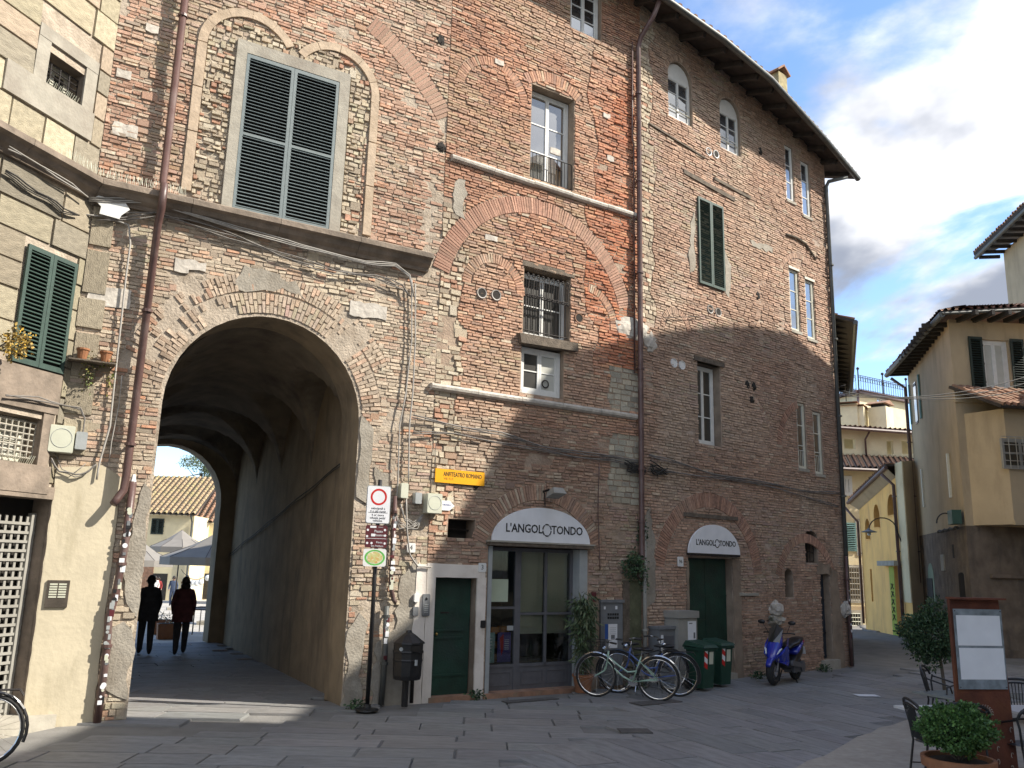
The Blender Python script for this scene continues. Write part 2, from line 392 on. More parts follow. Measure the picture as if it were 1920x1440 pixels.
# ---- paving slabs
slabs = []   # centre, length, width, angle, z
def in_street(x, y):
    p = Vector((x,y,0))
    if (p-FA.a).dot(FA.n) > 0.04 and (p-FB.a).dot(FB.n) > 0.04 and (p-FC.a).dot(FC.n) > 0.04 and (p-FL.a).dot(FL.n) > 0.04: return True
    ua = (p-FA.p(0.03,0)); v = ua.dot(DT); w = ua - DT*v
    if -0.1 < v < 11.0:
        uu = w.dot(FA.d)
        return 0.0 < uu < 3.05
    if (p-FC.a).dot(FC.d) > 7.5 and x > 8.6 + (y-21)*.39: return True
    return False
def sand_edge(x):   # y of the sandy terrace's far edge at x
    return 10.0 + (x-3.2)*1.32 - 0.10*max(0,x-4.5)**2
def slab_field(ang, x0, x1, y0, y1, test, lens, wid):
    c, s = math.cos(ang), math.sin(ang); cx0, cy0 = (x0+x1)/2, (y0+y1)/2
    L = math.hypot(x1-x0, y1-y0)/2; v = -L
    while v < L:
        w = random.choice(wid); u = -L - random.random()
        while u < L:
            l = random.uniform(*lens)
            x = cx0 + c*(u+l/2) - s*(v+w/2); y = cy0 + s*(u+l/2) + c*(v+w/2)
            if x0 < x < x1 and y0 < y < y1 and test(x,y) and in_street(x,y): slabs.append((x,y,l,w,ang))
            u += l
        v += w
border = lambda x,y: x < 1.3 + (y-12)*0.35
slab_field(R(2), -9.5, 6, 5.5, 17.5, lambda x,y: border(x,y) and not (x>2.6 and y<sand_edge(x)), (.75,1.5), (.36,.42,.5))
slab_field(R(-64), -1, 11, 5.5, 24, lambda x,y: not border(x,y) and not (x>2.6 and y<sand_edge(x)-.1), (.9,1.7), (.38,.45,.52))
slab_field(R(35), 6, 24, 17, 42, lambda x,y: (not (y<24 and x<11)) and y>sand_edge(x), (.7,1.3), (.4,.5))
slab_field(math.atan2(FA.d.y,FA.d.x), -13, -2, 13, 25, lambda x,y: y > 17.5 or ((Vector((x,y,0))-FA.a).dot(FA.n) < -.05), (.6,1.1), (.38,.45))
# one slab may not stand on another: drop overlaps with a coarse grid
slabs.sort(key=lambda q: (q[0]**2+q[1]**2)/(q[2]*q[3]))
MATSL = []
UNIT_SLAB = []
for k in range(5):
    mb = MB(); r = lambda: random.uniform(-.006,.006)
    mb.add([(-.5,-.5,0),(.5,-.5,0),(.5,.5,0),(-.5,.5,0),(-.49+r(),-.49+r(),1+r()*8),(.49+r(),-.49+r(),1+r()*8),(.49+r(),.49+r(),1+r()*8),(-.49+r(),.49+r(),1+r()*8)],
           [(4,5,6,7),(0,1,5,4),(1,2,6,5),(2,3,7,6),(3,0,4,7)])
    me = mb.mesh('paving_slab'); me.materials.append(MAT['slab']); UNIT_SLAB.append(me)
rest = MB(); n_ind = 0
for (x,y,l,w,ang) in slabs:
    g = random.choice((.205,.218,.228,.24))*random.uniform(.94,1.06); col = (g*random.uniform(.98,1.04), g, g*random.uniform(.95,1.0))
    h = .03+random.uniform(0,.006)
    sx_, sy_ = l-random.uniform(.005,.011), w-random.uniform(.005,.011); z = gz(x,y)-.03
    vis = y > 7.2 and abs(x) < .66*y
    if vis and n_ind < 300:
        o = put('paving_slab', UNIT_SLAB[n_ind % 5], None, ground, loc=(x,y,z), rot=(random.uniform(-.004,.004),random.uniform(-.004,.004),ang), scale=(sx_,sy_,h)); o.color = (*col,1); n_ind += 1
    else:
        cs, sn = math.cos(ang), math.sin(ang); vs = []
        for k, hh in ((.5,0),(.49,1)):
            for a_, b_ in ((-k,-k),(k,-k),(k,k),(-k,k)):
                vs.append((x+cs*a_*sx_-sn*b_*sy_, y+sn*a_*sx_+cs*b_*sy_, z+hh*(h+random.uniform(-.003,.002))))
        rest.add(vs, [(4,5,6,7),(0,1,5,4),(1,2,6,5),(2,3,7,6),(3,0,4,7)], col)
o = build('paving', rest, MAT['slab_c'], ground); tag(o, kind='stuff')
# sandy terrace bottom right
tp = [(2.2,5.0)]+[(x, sand_edge(x)+random.uniform(-.07,.07)) for x in [2.6+.3*i for i in range(28)]]+[(12.5,19.2),(14.6,19.2),(14.6,5.0)]
tb = MB(); tb.add([(x,y,.012) for x,y in tp]+[(x,y,-.04) for x,y in tp], [tuple(range(len(tp)))[::-1]]+[(i,(i+1)%len(tp),len(tp)+(i+1)%len(tp),len(tp)+i) for i in range(len(tp))])
ter = build('terrace', tb, MAT['sand']); tag(ter, 'sandy gravel terrace at lower right under the cafe tables', kind='structure')

# ================================================================ THE CURVED BRICK BUILDING
BB = thing('brick_building', 'tall curved medieval brick building with the archway and shops', 'building', (-1.3,14.1,0), world=True)
BRICKS = []  # (frame,u,z,w,h,ang,prot,col)
PAL = dict(
 A_up=[((.44,.21,.13),3),((.36,.16,.095),2.4),((.50,.28,.19),3),((.52,.41,.29),2),((.36,.30,.23),1),((.50,.20,.09),.8),((.60,.54,.42),.5)],
 A_low=[((.38,.31,.23),4),((.42,.35,.26),3),((.33,.20,.14),2),((.44,.26,.16),1.2),((.27,.24,.18),1.5),((.50,.44,.33),1),((.46,.19,.09),.35)],
 rubble=[((.44,.37,.27),3),((.52,.45,.33),2.5),((.32,.27,.2),2),((.42,.22,.14),1.2),((.60,.54,.42),1)],
 B=[((.42,.18,.095),4),((.35,.145,.08),2.5),((.49,.24,.13),2),((.47,.33,.21),.7),((.26,.12,.08),.9),((.53,.46,.35),.15)],
 B_red=[((.47,.15,.06),4),((.40,.125,.055),3),((.30,.10,.05),1.2),((.52,.22,.10),1)],
 B_low=[((.32,.17,.105),4),((.25,.13,.085),3),((.38,.24,.16),2),((.40,.32,.23),1.5),((.20,.12,.09),1)],
 C=[((.36,.20,.13),4),((.30,.155,.10),3),((.42,.25,.165),2.5),((.24,.13,.09),1.2),((.42,.33,.24),.6)],
 stonegrey=[((.36,.34,.27),3),((.42,.38,.29),2),((.29,.27,.22),1)],
 vous_red=[((.42,.155,.09),3),((.36,.13,.075),2),((.47,.2,.12),1)],
 vous_pale=[((.42,.33,.245),4),((.37,.28,.20),3),((.40,.22,.14),1.6),((.32,.26,.2),1)],
 vous_C=[((.34,.17,.11),3),((.27,.135,.09),2),((.40,.22,.15),1)],
)
for k_, am in dict(A_up=.45, A_low=.32, B=.32, B_red=.18, B_low=.32, C=.42, vous_C=.22, vous_red=.45, vous_pale=.25, rubble=.15).items():
    PAL[k_] = [((c[0]*(1-am)+.49*am, c[1]*(1-am)+.375*am, c[2]*(1-am)+.29*am), w) for c, w in PAL[k_]]
def pick(p, u, z, smear, mort):
    L = PAL[p]; t = random.random()*sum(w for _,w in L)
    for c, w in L:
        t -= w
        if t <= 0: break
    f = random.uniform(.82,1.16)
    big = float(vn(u,z,.55,3)); f *= .86+.28*big
    s = float(vn(u,z,1.3,5)); k = max(0, (s-.52))*smear*2.2; k = min(k,.85)
    tt_ = max(0, float(vn(u,z,.8,11))-.55)*1.1; c = tuple(c[i]*(1-tt_)+(.50,.43,.33)[i]*tt_ for i in range(3))
    return tuple(min(.8,(c[i]*f)*(1-k)+mort[i]*k*random.uniform(.9,1.1)) for i in range(3))
def style_field(F, ok, u0,u1,z0,z1, pal, pitch=.058, lens=(.17,.27), gap=.011, prot=(.006,.018), wob=0.0, smear=.6, mort=(.37,.3,.22), skip=.0, skipk=2, merge=0.0):
    z = z0; us = np.arange(u0, u1, .02); row = 0
    while z < z1:
        h = pitch*random.uniform(1-wob, 1+wob); zc = z+h/2
        wav = .5*h*wob
        m = ok(us, zc); row += 1
        idx = np.flatnonzero(np.diff(np.concatenate(([0], m.astype(int), [0]))))
        for a, b in zip(idx[::2], idx[1::2]):
            ua, ub = us[0]+a*.02-.008, us[0]+b*.02-.012
            u = ua - (random.random()*lens[0]*.5 if ub-ua > .5 else 0); u = max(u, ua)
            first = True
            while u < ub-.035:
                l = random.uniform(*lens)
                if first and row % 2: l *= .5
                first = False
                if ub-(u+l) < lens[0]*.45: l = ub-u
                uc = u+l/2; sk = float(vn(uc, zc, 2.3, skipk))
                if sk < skip and random.random() < .8: u += l; continue
                hh = h-gap
                if merge and random.random() < merge: hh = h*2-gap if random.random()<.4 else hh*random.uniform(.7,1.1)
                p0 = random.uniform(*prot)
                if sk < skip+.08: p0 *= .4
                BRICKS.append((F, uc, zc+random.uniform(-wav,wav), max(.03,l-gap*random.uniform(.8,1.5)), hh, random.uniform(-.02,.02)*(1+wob*3), p0, pick(pal,uc,zc,smear,mort)))
                u += l
        z += h
def ring_bricks(F, c, r0, r1, a0, a1, pal, t=.055, gap=.011, prot=(.012,.022), smear=.3, mort=(.37,.3,.22), two=False, ok=None):
    rm = (r0+r1)/2; n = max(3, int(round(R(abs(a1-a0))*rm/t)))
    for i in range(n):
        a = R(a0)+R(a1-a0)*(i+.5)/n
        segs = [(r0,r1)] if not two else ([(r0,r0+(r1-r0)*.62),(r0+(r1-r0)*.62,r1)] if i%2 else [(r0,r0+(r1-r0)*.38),(r0+(r1-r0)*.38,r1)])
        for s0,s1 in segs:
            r_ = (s0+s1)/2; u = c[0]+r_*math.cos(a); z = c[1]+r_*math.sin(a)
            if ok is not None and not bool(ok(np.array([u]), z)[0]): continue
            BRICKS.append((F,u,z,t*(r_/rm)-gap,(s1-s0)-gap*.8,a-math.pi/2+random.uniform(-.02,.02),random.uniform(*prot),pick(pal,u,z,smear,mort)))
def AND(*fs): return lambda u,z: np.logical_and.reduce([f(u,z) for f in fs])
def NOT(*fs): return lambda u,z: ~np.logical_or.reduce([f(u,z)|np.zeros(np.shape(u),bool) for f in fs])
def NOISY(f, amp, sc_): return lambda u,z: f(u+(vn(u,np.full(np.shape(u),z),sc_,1)-.5)*amp, z+(float(vn(float(np.mean(u)),z,sc_,4))-.5)*amp)

# openings: name -> outline (for the wall mesh) + mask
holesA = [(arch_pts(.05,3.0,0,4.25,5.76,20), s_arch(.03,3.02,-1,4.25,5.78), .75)]
RECT = lambda a,b,c,d: ([(a,c),(b,c),(b,d),(a,d)], s_rect(a-.01,b+.01,c-.01,d+.01), .32)
holesB = [RECT(.15,.95,-.1,1.9), RECT(.36,.88,2.54,2.85), RECT(1.16,3.3,-.1,2.44), RECT(2.76,3.56,12.96,14.3), RECT(1.84,2.88,9.37,11.35), RECT(1.76,2.83,6.25,7.56), RECT(1.74,2.69,5.17,6.12)]
def ARCH(a,b,c,d,e,dep=.3): return (arch_pts(a,b,c,d,e,10), s_arch(a-.01,b+.01,c-.01,d,e+.01), dep)
holesC = [ARCH(.91,1.73,11.97,13.0,13.42,.14), ARCH(2.76,3.54,11.84,12.86,13.24,.14), RECT(1.73,2.5,4.73,6.5), RECT(1.32,2.74,-.1,2.37),
          RECT(5.41,5.76,11.34,12.85), RECT(6.12,6.5,11.13,12.65), RECT(5.36,5.76,7.92,9.5), RECT(6.05,6.44,7.84,9.38), RECT(5.42,5.78,4.54,6.14), RECT(6.12,6.48,4.47,6.0),
          ARCH(5.53,6.05,2.36,2.95,3.1), ARCH(4.65,4.98,1.58,2.05,2.21), RECT(6.09,6.48,.19,2.11)]
holesL = []
def wall_mesh(F, u0, u1, top, holes, o=0.0, closed_bottom=-.3):
    """backing with real openings and reveals; top: list of (u,z) along the upper edge from u1 to u0"""
    mb = MB()
    outer = [(u0,closed_bottom)]+[]
    # openings that reach the ground become notches in the outline
    ground_h = sorted([h for h in holes if min(p[1] for p in h[0]) <= 0.0], key=lambda h: min(p[0] for p in h[0]))
    for h in ground_h:
        pts = h[0]; a = min(p[0] for p in pts); b = max(p[0] for p in pts)
        outer.append((a,closed_bottom))
        upper = [p for p in pts if p[1] > .05]
        upper.sort(key=lambda p: 0)  # keep order
        # outline arrives on the left jamb and leaves on the right jamb
        if len(upper) > 2: up_ = upper[::-1]
        else: up_ = sorted(upper, key=lambda p: p[0])
        outer += up_; outer.append((b,closed_bottom))
    outer.append((u1,closed_bottom)); outer += top
    inner = [h[0] for h in holes if h not in ground_h]
    loops = [[Vector((p[0],p[1],0)) for p in outer]]+[[Vector((p[0],p[1],0)) for p in l] for l in inner]
    tris = geometry.tessellate_polygon(loops); flat = [p for l in loops for p in l]
    vs = [F.p(p.x,p.y,o) for p in flat]; fs = []
    for t in tris:
        a,b,c = (flat[i] for i in t)
        fs.append(t if (b-a).cross(c-a).z > 0 else (t[0],t[2],t[1]))
    mb.add(vs, fs)
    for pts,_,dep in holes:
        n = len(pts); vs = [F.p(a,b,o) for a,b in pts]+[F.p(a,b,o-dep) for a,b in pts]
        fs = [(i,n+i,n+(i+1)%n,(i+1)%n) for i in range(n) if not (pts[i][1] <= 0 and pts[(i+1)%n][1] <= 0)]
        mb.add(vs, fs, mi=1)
    return mb
# wall A: from the bend to the straight joint
wA = wall_mesh(FA, -1.18, FA.len, [(FA.len,15.0),(-1.18,15.0)], holesA)
build('wall', wA, [MAT['mortarA'], MAT['tunnel']], BB)
wB = wall_mesh(FB, 0, FB.len, [(FB.len,14.9),(0,15.0)], holesB)
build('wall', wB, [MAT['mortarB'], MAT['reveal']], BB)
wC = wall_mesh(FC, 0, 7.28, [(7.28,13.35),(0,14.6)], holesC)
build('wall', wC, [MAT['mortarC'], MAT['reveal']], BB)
# rest of the envelope: far end, back, tunnel end
FT = Frame(E0-FA.d*7, E0+FA.d*1)         # back wall frame; u = 7 at the tunnel's right corner
eop = arch_pts(7-2.95,7-.22,0,3.55,4.98,16)
o_ = MB()
back = wall_mesh(FT, -1.5, 14.5, [(14.5,11.5),(-1.5,11.5)], [(eop, None, .6)])
build('back_wall', back, [MAT['tunnel'], MAT['tunnel']], BB)
side = MB(); P1 = FC.p(7.28,0); P2 = FT.p(14.5,0)
side.add([P1-Vector((0,0,.3)),P2-Vector((0,0,.3)),P2+Vector((0,0,11.5)),P1+Vector((0,0,13.3))],[(0,1,2,3)])
P3 = FT.p(-1.5,0); side.add([BEND-Vector((0,0,.3)),P3-Vector((0,0,.3)),P3+Vector((0,0,11.5)),BEND+Vector((0,0,14.6))],[(3,2,1,0)])
build('side_wall', side, MAT['mortarC'], BB)

# ---- tunnel: side walls and groined vault
tn = MB(); TW0, TW1, TL_, ZS = -.06, 3.12, 10.55, 4.25
def TP(s, v, z): return FA.p(s,0)+DT*v+Vector((0,0,z))
rad = (TW1-TW0)/2; cen = (TW0+TW1)/2; NV, NS = 84, 28
def vz(s, v):
    b = math.sqrt(max(0,rad*rad-(s-cen)**2))*(1.0-.035*v)
    ph = ((v-.75)%2.45)/2.45; c = 0
    x = (ph-.5)*2.45
    if abs(x) < 1.15: c = math.sqrt(1.15**2-x*x)*1.40
    e = abs(s-cen)/rad
    return ZS-.42+max(b*1.28, c)
for j in range(NV+1):
    v = .72+(TL_-.72)*j/NV
    for i in range(NS+1):
        a = math.pi*i/NS; s = cen-rad*math.cos(a); q_ = TP(s,v,vz(s,v)); tn.v.append(tuple(q_))
for j in range(NV):
    for i in range(NS):
        a = j*(NS+1)+i; tn.f.append((a,a+1,a+NS+2,a+NS+1)); tn.c.append((1,1,1)); tn.m.append(0)
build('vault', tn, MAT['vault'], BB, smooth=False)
tw = MB()
for s, flip in ((TW0,0),(TW1,1)):
    base = len(tw.v)
    for j in range(NV+1):
        v = .72+(TL_-.72)*j/NV; tw.v += [tuple(TP(s,v,-.1)), tuple(TP(s,v,vz(s,v)+.001))]
    for j in range(NV): tw.f.append((base+2*j,base+2*j+2,base+2*j+3,base+2*j+1)); tw.c.append((1,1,1)); tw.m.append(0)
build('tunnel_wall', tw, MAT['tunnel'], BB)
# front face ring behind the reveal
rg = MB(); rp = arch_pts(.05,3.0,-.1,4.25,5.76,20); rq = [(TW0-.3,-.1),(TW1+.3,-.1)]+[(cen+(rad+.5)*math.cos(math.pi*i/20), 4.3+2.3*math.sin(math.pi*i/20)) for i in range(21)]
rg.add([FA.p(a,b,-.75) for a,b in rp]+[FA.p(a,b,-.75) for a,b in rq], [(i,i+1,len(rp)+i+1,len(rp)+i) for i in range(1,len(rp)-1)]+[(0,len(rp)-1,2*len(rp)-1,len(rp))])
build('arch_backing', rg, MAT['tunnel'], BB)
# a lamp cable and pipe inside the tunnel along the right wall
tc_ = MB(); pts = [TP(TW1-.04, 1.0+.5*i, 3.75-.08*i+.015*math.sin(i*1.3)) for i in range(20)]; tc_.tube(pts, .010, 6)
tc_.tube([p+Vector((0,0,-.05+.02*math.sin(i))) for i,p in enumerate(pts)], .007, 6)
tag(build('cable', tc_, MAT['darkcable']), 'black cables sagging along the right wall inside the archway tunnel', 'cable')

# ---- roof
def gpt(px,py,z): r_ = ray(px,py); t = (z-CAM_H)/r_.z; return CAM+r_*t
EV = [gpt(1250,5,14.05), gpt(1350,75,13.78), gpt(1440,150,13.5), gpt(1540,260,13.05), gpt(1604,336,12.6)]
EVW = [FB.p(-6.5,14.9,.75), FB.p(2.0,14.5,.75)] + EV       # gutter line, left to right
INW = [FB.p(-6.5,16.9,-4.5), FB.p(2.0,16.5,-4.5)] + [Vector((FC.p((e-FC.a).dot(FC.d),0,-5).x, FC.p((e-FC.a).dot(FC.d),0,-5).y, e.z+2.1)) for e in EV]
rf = MB()
for i in range(len(EVW)-1):
    a,b,c,d = EVW[i],EVW[i+1],INW[i+1],INW[i]; n_ = Vector((0,0,.07)); 
    rf.add([a,b,c,d,a+n_,b+n_,c+n_,d+n_],[(3,2,1,0),(4,5,6,7),(0,1,5,4),(2,3,7,6)]+([(1,2,6,5)] if i==len(EVW)-2 else []))
bk = [INW[0]+Vector((-9,10,-2.5)), INW[1]+Vector((-6,8.5,-2.5)), INW[-1]+Vector((-3.4,5,-2.2))]
rf.add([INW[0],INW[1],INW[-1],bk[2],bk[1],bk[0]],[(0,1,4,5),(1,2,3,4)])
build('roof', rf, MAT['eave'], BB)
tiles = MB()   # tile ends along the eave
for i in range(len(EVW)-1):
    a, b = EVW[i], EVW[i+1]; L_ = (b-a).length; n = int(L_/.21); inn = (INW[i]-a).normalized()
    for k in range(n):
        p = a.lerp(b,(k+.5)/n)+Vector((0,0,.10)); q = p+inn*3.0
        tiles.tube([p-inn*.06, q], .075, 6)
tag(build('roof_tiles', tiles, MAT['rooftile'], BB), kind='stuff')
gt = MB(); gp = [e+Vector((0,0,-.02)) + Vector((.05,-.06,0)) for e in EVW]; gt.tube(gp, .075, 8)
build('gutter', gt, MAT['gutter'], BB, smooth=True)
seg = []
for i in range(1,len(EVW)-1):
    a, b = EVW[i], EVW[i+1]; wa = INW[i]; wb = INW[i+1]; n = max(1,int((b-a).length/.55))
    for k in range(n):
        t = (k+.5)/n; p = a.lerp(b,t); q = wa.lerp(wb,t); d = (q-p); d = d.normalized(); st = 1.9
        mb = MB(); c = p+d*(st/2+.08)+Vector((0,0,-.075)); x = (b-a).normalized(); zz_ = x.cross(d).normalized(); 
        if zz_.z < 0: zz_ = -zz_
        rot = Matrix((x, d, zz_)).transposed(); mb.box(c, (.085,st,.13), rot); build('rafter', mb, MAT['eave'], BB)
# chimney seen over the gutter
cu_, cz_ = FC.uz(1458,160,-1.4); cp = FC.p(cu_,0,-1.4); cm = MB(); rr = FC.rot()
CH = thing('chimney_stack','mossy brick chimney with a little tiled gable on the curved building roof','chimney', (cp.x,cp.y,cz_-1.2), world=True)
cm.box(cp+Vector((0,0,cz_-.35)), (.42,.36,1.3), rr); build('shaft', cm, M('lichen_stone',(.38,.33,.17),.9,.3,8,.5,25,stain=(.25,.2,.12)), CH)
for s_ in (-1,1):
    cm = MB(); cm.box(cp+FC.d*(s_*.15)+Vector((0,0,cz_+.42)), (.40,.5,.05), rr@Matrix.Rotation(s_*R(38),3,'Y')); build('cap_slab', cm, MAT['rooftile'], CH)

# ---- plaster patches (polygons given in wall metres), slightly proud of the bricks
def jag(pts, amp=.03, step=.12, straight=()):
    out = []
    for i in range(len(pts)):
        a, b = Vector(pts[i]), Vector(pts[(i+1)%len(pts)]); n = max(1, int((b-a).length/step)); nn = Vector((-(b-a).y,(b-a).x)).normalized() if (b-a).length else Vector((0,0))
        for k in range(n):
            p = a.lerp(b,k/n); j = 0 if i in straight or k==0 else random.uniform(-amp,amp); out.append((p.x+nn.x*j, p.y+nn.y*j))
    return out
PLATES = {'A':[], 'B':[], 'C':[], 'L':[]}
def plate(key, F, pts, mat, o=.024, amp=.03, straight=(), name='plaster_patch', step=.12):
    pj = jag(pts, amp, step, straight); ar = sum(pj[i][0]*pj[(i+1)%len(pj)][1]-pj[(i+1)%len(pj)][0]*pj[i][1] for i in range(len(pj)))
    if ar < 0: pj = pj[::-1]
    n = len(pj); mb = MB(); tri = geometry.tessellate_polygon([[Vector((a,b,0)) for a,b in pj]])
    vs = [F.p(a,b,o) for a,b in pj]+[F.p(a,b,-.005) for a,b in pj]
    fs = [t if (Vector(pj[t[1]])-Vector(pj[t[0]])).cross(Vector(pj[t[2]])-Vector(pj[t[0]])) > 0 else (t[0],t[2],t[1]) for t in tri]
    mb.add(vs, fs+[(i,n+i,n+(i+1)%n,(i+1)%n) for i in range(n)])
    ob = build(name, mb, mat, BB); PLATES[key].append(s_poly(pj)); return ob
def U(F, *px): return [F.uz(*p) for p in px]
plate('A',FA,[(-1.16,-.1)]+[(-.36,-.1),(-.36,3.15),(-.62,3.3),(-1.16,3.22)],MAT['ochre'],o=.035,amp=.008,name='ochre_plaster')
plate('A',FA,[(-.33,.45),(0.03,.25),(.03,1.0),(-.12,1.25),(-.3,1.15)],MAT['greyplaster'],amp=.05)
plate('A',FA,[(-.12,1.5),(.03,1.3),(.03,3.0),(-.06,3.1),(-.14,2.4),(-.22,1.9)],MAT['greyplaster'],amp=.03)
plate('A',FA,[(3.03,3.1),(3.22,3.0),(3.25,4.2),(3.03,4.4)],MAT['greyplaster'],amp=.02)
plate('A',FA,[(3.33,2.3),(3.52,2.2),(3.55,3.5),(3.3,3.6)],MAT['greyplaster'],amp=.04)
plate('A',FA,[(3.03,-.1),(3.3,-.1),(3.28,.7),(3.35,1.2),(3.2,1.35),(3.03,1.1)],MAT['greyplaster'],amp=.05)
plate('A',FA,[(3.45,-.1),(4.22,-.1),(4.24,1.9),(4.1,2.2),(3.85,1.9),(3.8,1.1),(3.5,.9)],MAT['greyplaster'],amp=.05)
plate('A',FA,[(.9,6.1),(1.6,6.25),(2.0,6.1),(1.8,6.4),(1.0,6.5)],MAT['greyplaster'],amp=.06)
plate('B',FB,[(-.0,1.92),(.16,1.92),(.16,-.1),(.0,-.1)],MAT['pinkplaster'],o=.03,amp=.0,name='pink_plaster')
plate('B',FB,[(0.0,1.9),(1.1,1.9),(1.1,2.1),(.0,2.12)],MAT['pinkplaster'],o=.031,amp=.006,name='pink_plaster')
plate('B',FB,[(.95,-.1),(1.12,-.1),(1.12,1.9),(.95,1.9)],MAT['pinkplaster'],o=.03,amp=.003,name='pink_plaster')
plate('A',FA,[(4.06,-.1),(4.29,-.1),(4.29,2.1),(4.12,2.1),(4.1,1.2),(4.03,.8)],MAT['pinkplaster'],o=.034,amp=.01,name='pink_plaster')
plate('B',FB,[(3.36,-.1),(3.55,-.1),(3.55,1.5),(3.36,1.55)],MAT['reveal'],o=.03,amp=.01)
plate('B',FB,[(4.35,0),(4.55,0),(4.6,1.4),(4.5,2.3),(4.3,1.8)],MAT['reveal'],amp=.05)
plate('C',FC,[(.03,1.4),(.28,1.5),(.3,2.5),(.2,3.3),(.03,3.1)],MAT['greyplaster'],amp=.05)
plate('C',FC,[(1.24,-.1),(1.32,-.1),(1.32,2.3),(1.24,2.3)],MAT['reveal'],amp=.01)
plate('C',FC,[(2.75,-.1),(3.02,-.1),(3.0,2.35),(2.75,2.4)],MAT['reveal'],amp=.02)
plate('C',FC,[(6.5,-.1),(6.95,-.1),(6.95,1.2),(6.8,2.2),(6.5,2.3)],MAT['reveal'],amp=.04)
plate('C',FC,[(5.9,2.12),(6.6,2.12),(6.5,2.36),(6.0,2.36)],MAT['reveal'],amp=.03)
for cpx in ([(1300,395),(1303,500),(1290,520),(1293,420)],[(1358,470),(1370,500),(1366,560),(1358,548)],[(1405,450),(1447,465),(1447,475),(1410,462)]):
    plate('C',FC,U(FC,*cpx),MAT['greyplaster'],amp=.04)
plate('B',FB,[(.25,8.2),(.45,8.15),(.42,8.9),(.2,8.8)],MAT['greyplaster'],amp=.06)

# ---- arches of radial bricks
rings = {'A':[], 'B':[], 'C':[]}
def ring(key, F, c, r0, r1, a0, a1, pal, **k):
    ring_bricks(F,c,r0,r1,a0,a1,pal,**k); rings[key].append(s_ring(c,r0,r1,a0,a1))
tc1 = (1.525,4.25)
okA = NOT(s_arch(.0,3.05,-1,4.25,5.80))
# tunnel arch: inner and outer rings (the opening is slightly flattened, ring follows an ellipse)
def ell_ring(F, c, ax, az, t0, t1, a0, a1, pal, tt=.056, two=False, mort=(.40,.33,.25), smear=.8):
    n = int(R(a1-a0)*(ax+t0)/tt)
    for i in range(n):
        a = R(a0)+R(a1-a0)*(i+.5)/n
        bx, bz = ax*math.cos(a), az*math.sin(a); nrm = Vector((math.cos(a)/ax, math.sin(a)/az)).normalized()
        segs = [(t0,t1)] if not two else ([(t0,t0+.62*(t1-t0)),(t0+.62*(t1-t0),t1)] if i%2 else [(t0,t0+.4*(t1-t0)),(t0+.4*(t1-t0),t1)])
        for s0,s1 in segs:
            r_ = (s0+s1)/2; u = c[0]+bx+nrm.x*r_; z = c[1]+bz+nrm.y*r_
            if float(vn(u,z,1.6,9)) < .30 and random.random()<.7: continue
            BRICKS.append((F,u,z,tt*(ax+r_)/(ax+t0)-.011,(s1-s0)-.012,math.atan2(nrm.y,nrm.x)-math.pi/2,random.uniform(.012,.024),pick(pal,u,z,smear,mort)))
def s_ell(c, ax, az, t, a0=0, a1=180):
    def f(u,z):
        x=(u-c[0]); y=z-c[1]; a=np.degrees(np.arctan2(y,x)); return ((x/(ax+t))**2+(y/(az+t))**2<1)&(a>a0)&(a<a1)
    return f
ell_ring(FA,tc1,1.5,1.53,.02,.36,8,172,'vous_pale',two=True)
ell_ring(FA,tc1,1.5,1.53,.37,.66,28,168,'vous_pale',two=True,smear=1.3)
rings['A'] += [s_ell(tc1,1.5,1.53,.36,8,172), s_ell(tc1,1.5,1.53,.66,28,168)]
# upper wall A: red relieving arch sweeping down to the right
ring('A',FA,(.77,7.60),4.04,4.42,10,62,'vous_red',two=False,t=.075,ok=lambda u,z: (u<4.25)&(z>7.6))
# B big blind arch and the small ones
ring('B',FB,(2.12,6.66),1.98,2.33,15,168,'vous_red')
ring('B',FB,(1.11,6.98),.48,.68,0,180,'B',t=.05)
ring('B',FB,(3.2,6.75),.62,.80,-5,85,'B',t=.05)
ring('B',FB,(2.35,10.55),.95,1.2,52,128,'B',t=.06)
ring('B',FB,(.95,10.75),.62,.82,10,175,'B',t=.055)
ring('B',FB,(2.23,2.05),1.2,1.5,20,160,'B_low',t=.055)
# C
ring('C',FC,(2.04,1.95),1.45,1.78,4,172,'vous_C')
ring('C',FC,(1.32,13.0),.43,.57,5,175,'C',t=.05); ring('C',FC,(3.15,12.86),.41,.55,5,175,'C',t=.05)
ring('C',FC,(5.55,1.75),1.05,1.28,20,165,'vous_C')
ring('C',FC,(3.3,5.0),1.0,1.1,0,80,'C',t=.05)
ring('C',FC,(1.05,7.05),.35,.5,0,180,'vous_C',t=.05)
ring('C',FC,(5.9,4.9),1.15,1.35,110,175,'vous_C',t=.06)
ring('C',FC,(5.9,8.9),.95,1.1,60,150,'C',t=.06)

# ---- pale stone double arch round the big shutter (wall A)
def stone_arc(F, c, r0, r1, a0, a1, n, name='arch_stone', mat=None, o0=-.01, o1=.045, parent=BB):
    for i in range(n):
        A0, A1 = R(a0+(a1-a0)*i/n+.4), R(a0+(a1-a0)*(i+1)/n-.4); mb = MB(); K = 4
        lp = [(c[0]+r0*math.cos(A0+(A1-A0)*k/K), c[1]+r0*math.sin(A0+(A1-A0)*k/K)) for k in range(K+1)]+[(c[0]+r1*math.cos(A1-(A1-A0)*k/K), c[1]+r1*math.sin(A1-(A1-A0)*k/K)) for k in range(K+1)]
        if A1 < A0: lp = lp[::-1]
        mb.prism([F.p(a,b,o0) for a,b in lp], F.n*(o1-o0)); build(name, mb, mat or MAT['arch_stone'], parent)
stone_arc(FA,(.77,9.97),.66,.80,180,32,5); stone_arc(FA,(2.2,9.92),.64,.78,-8,150,5)
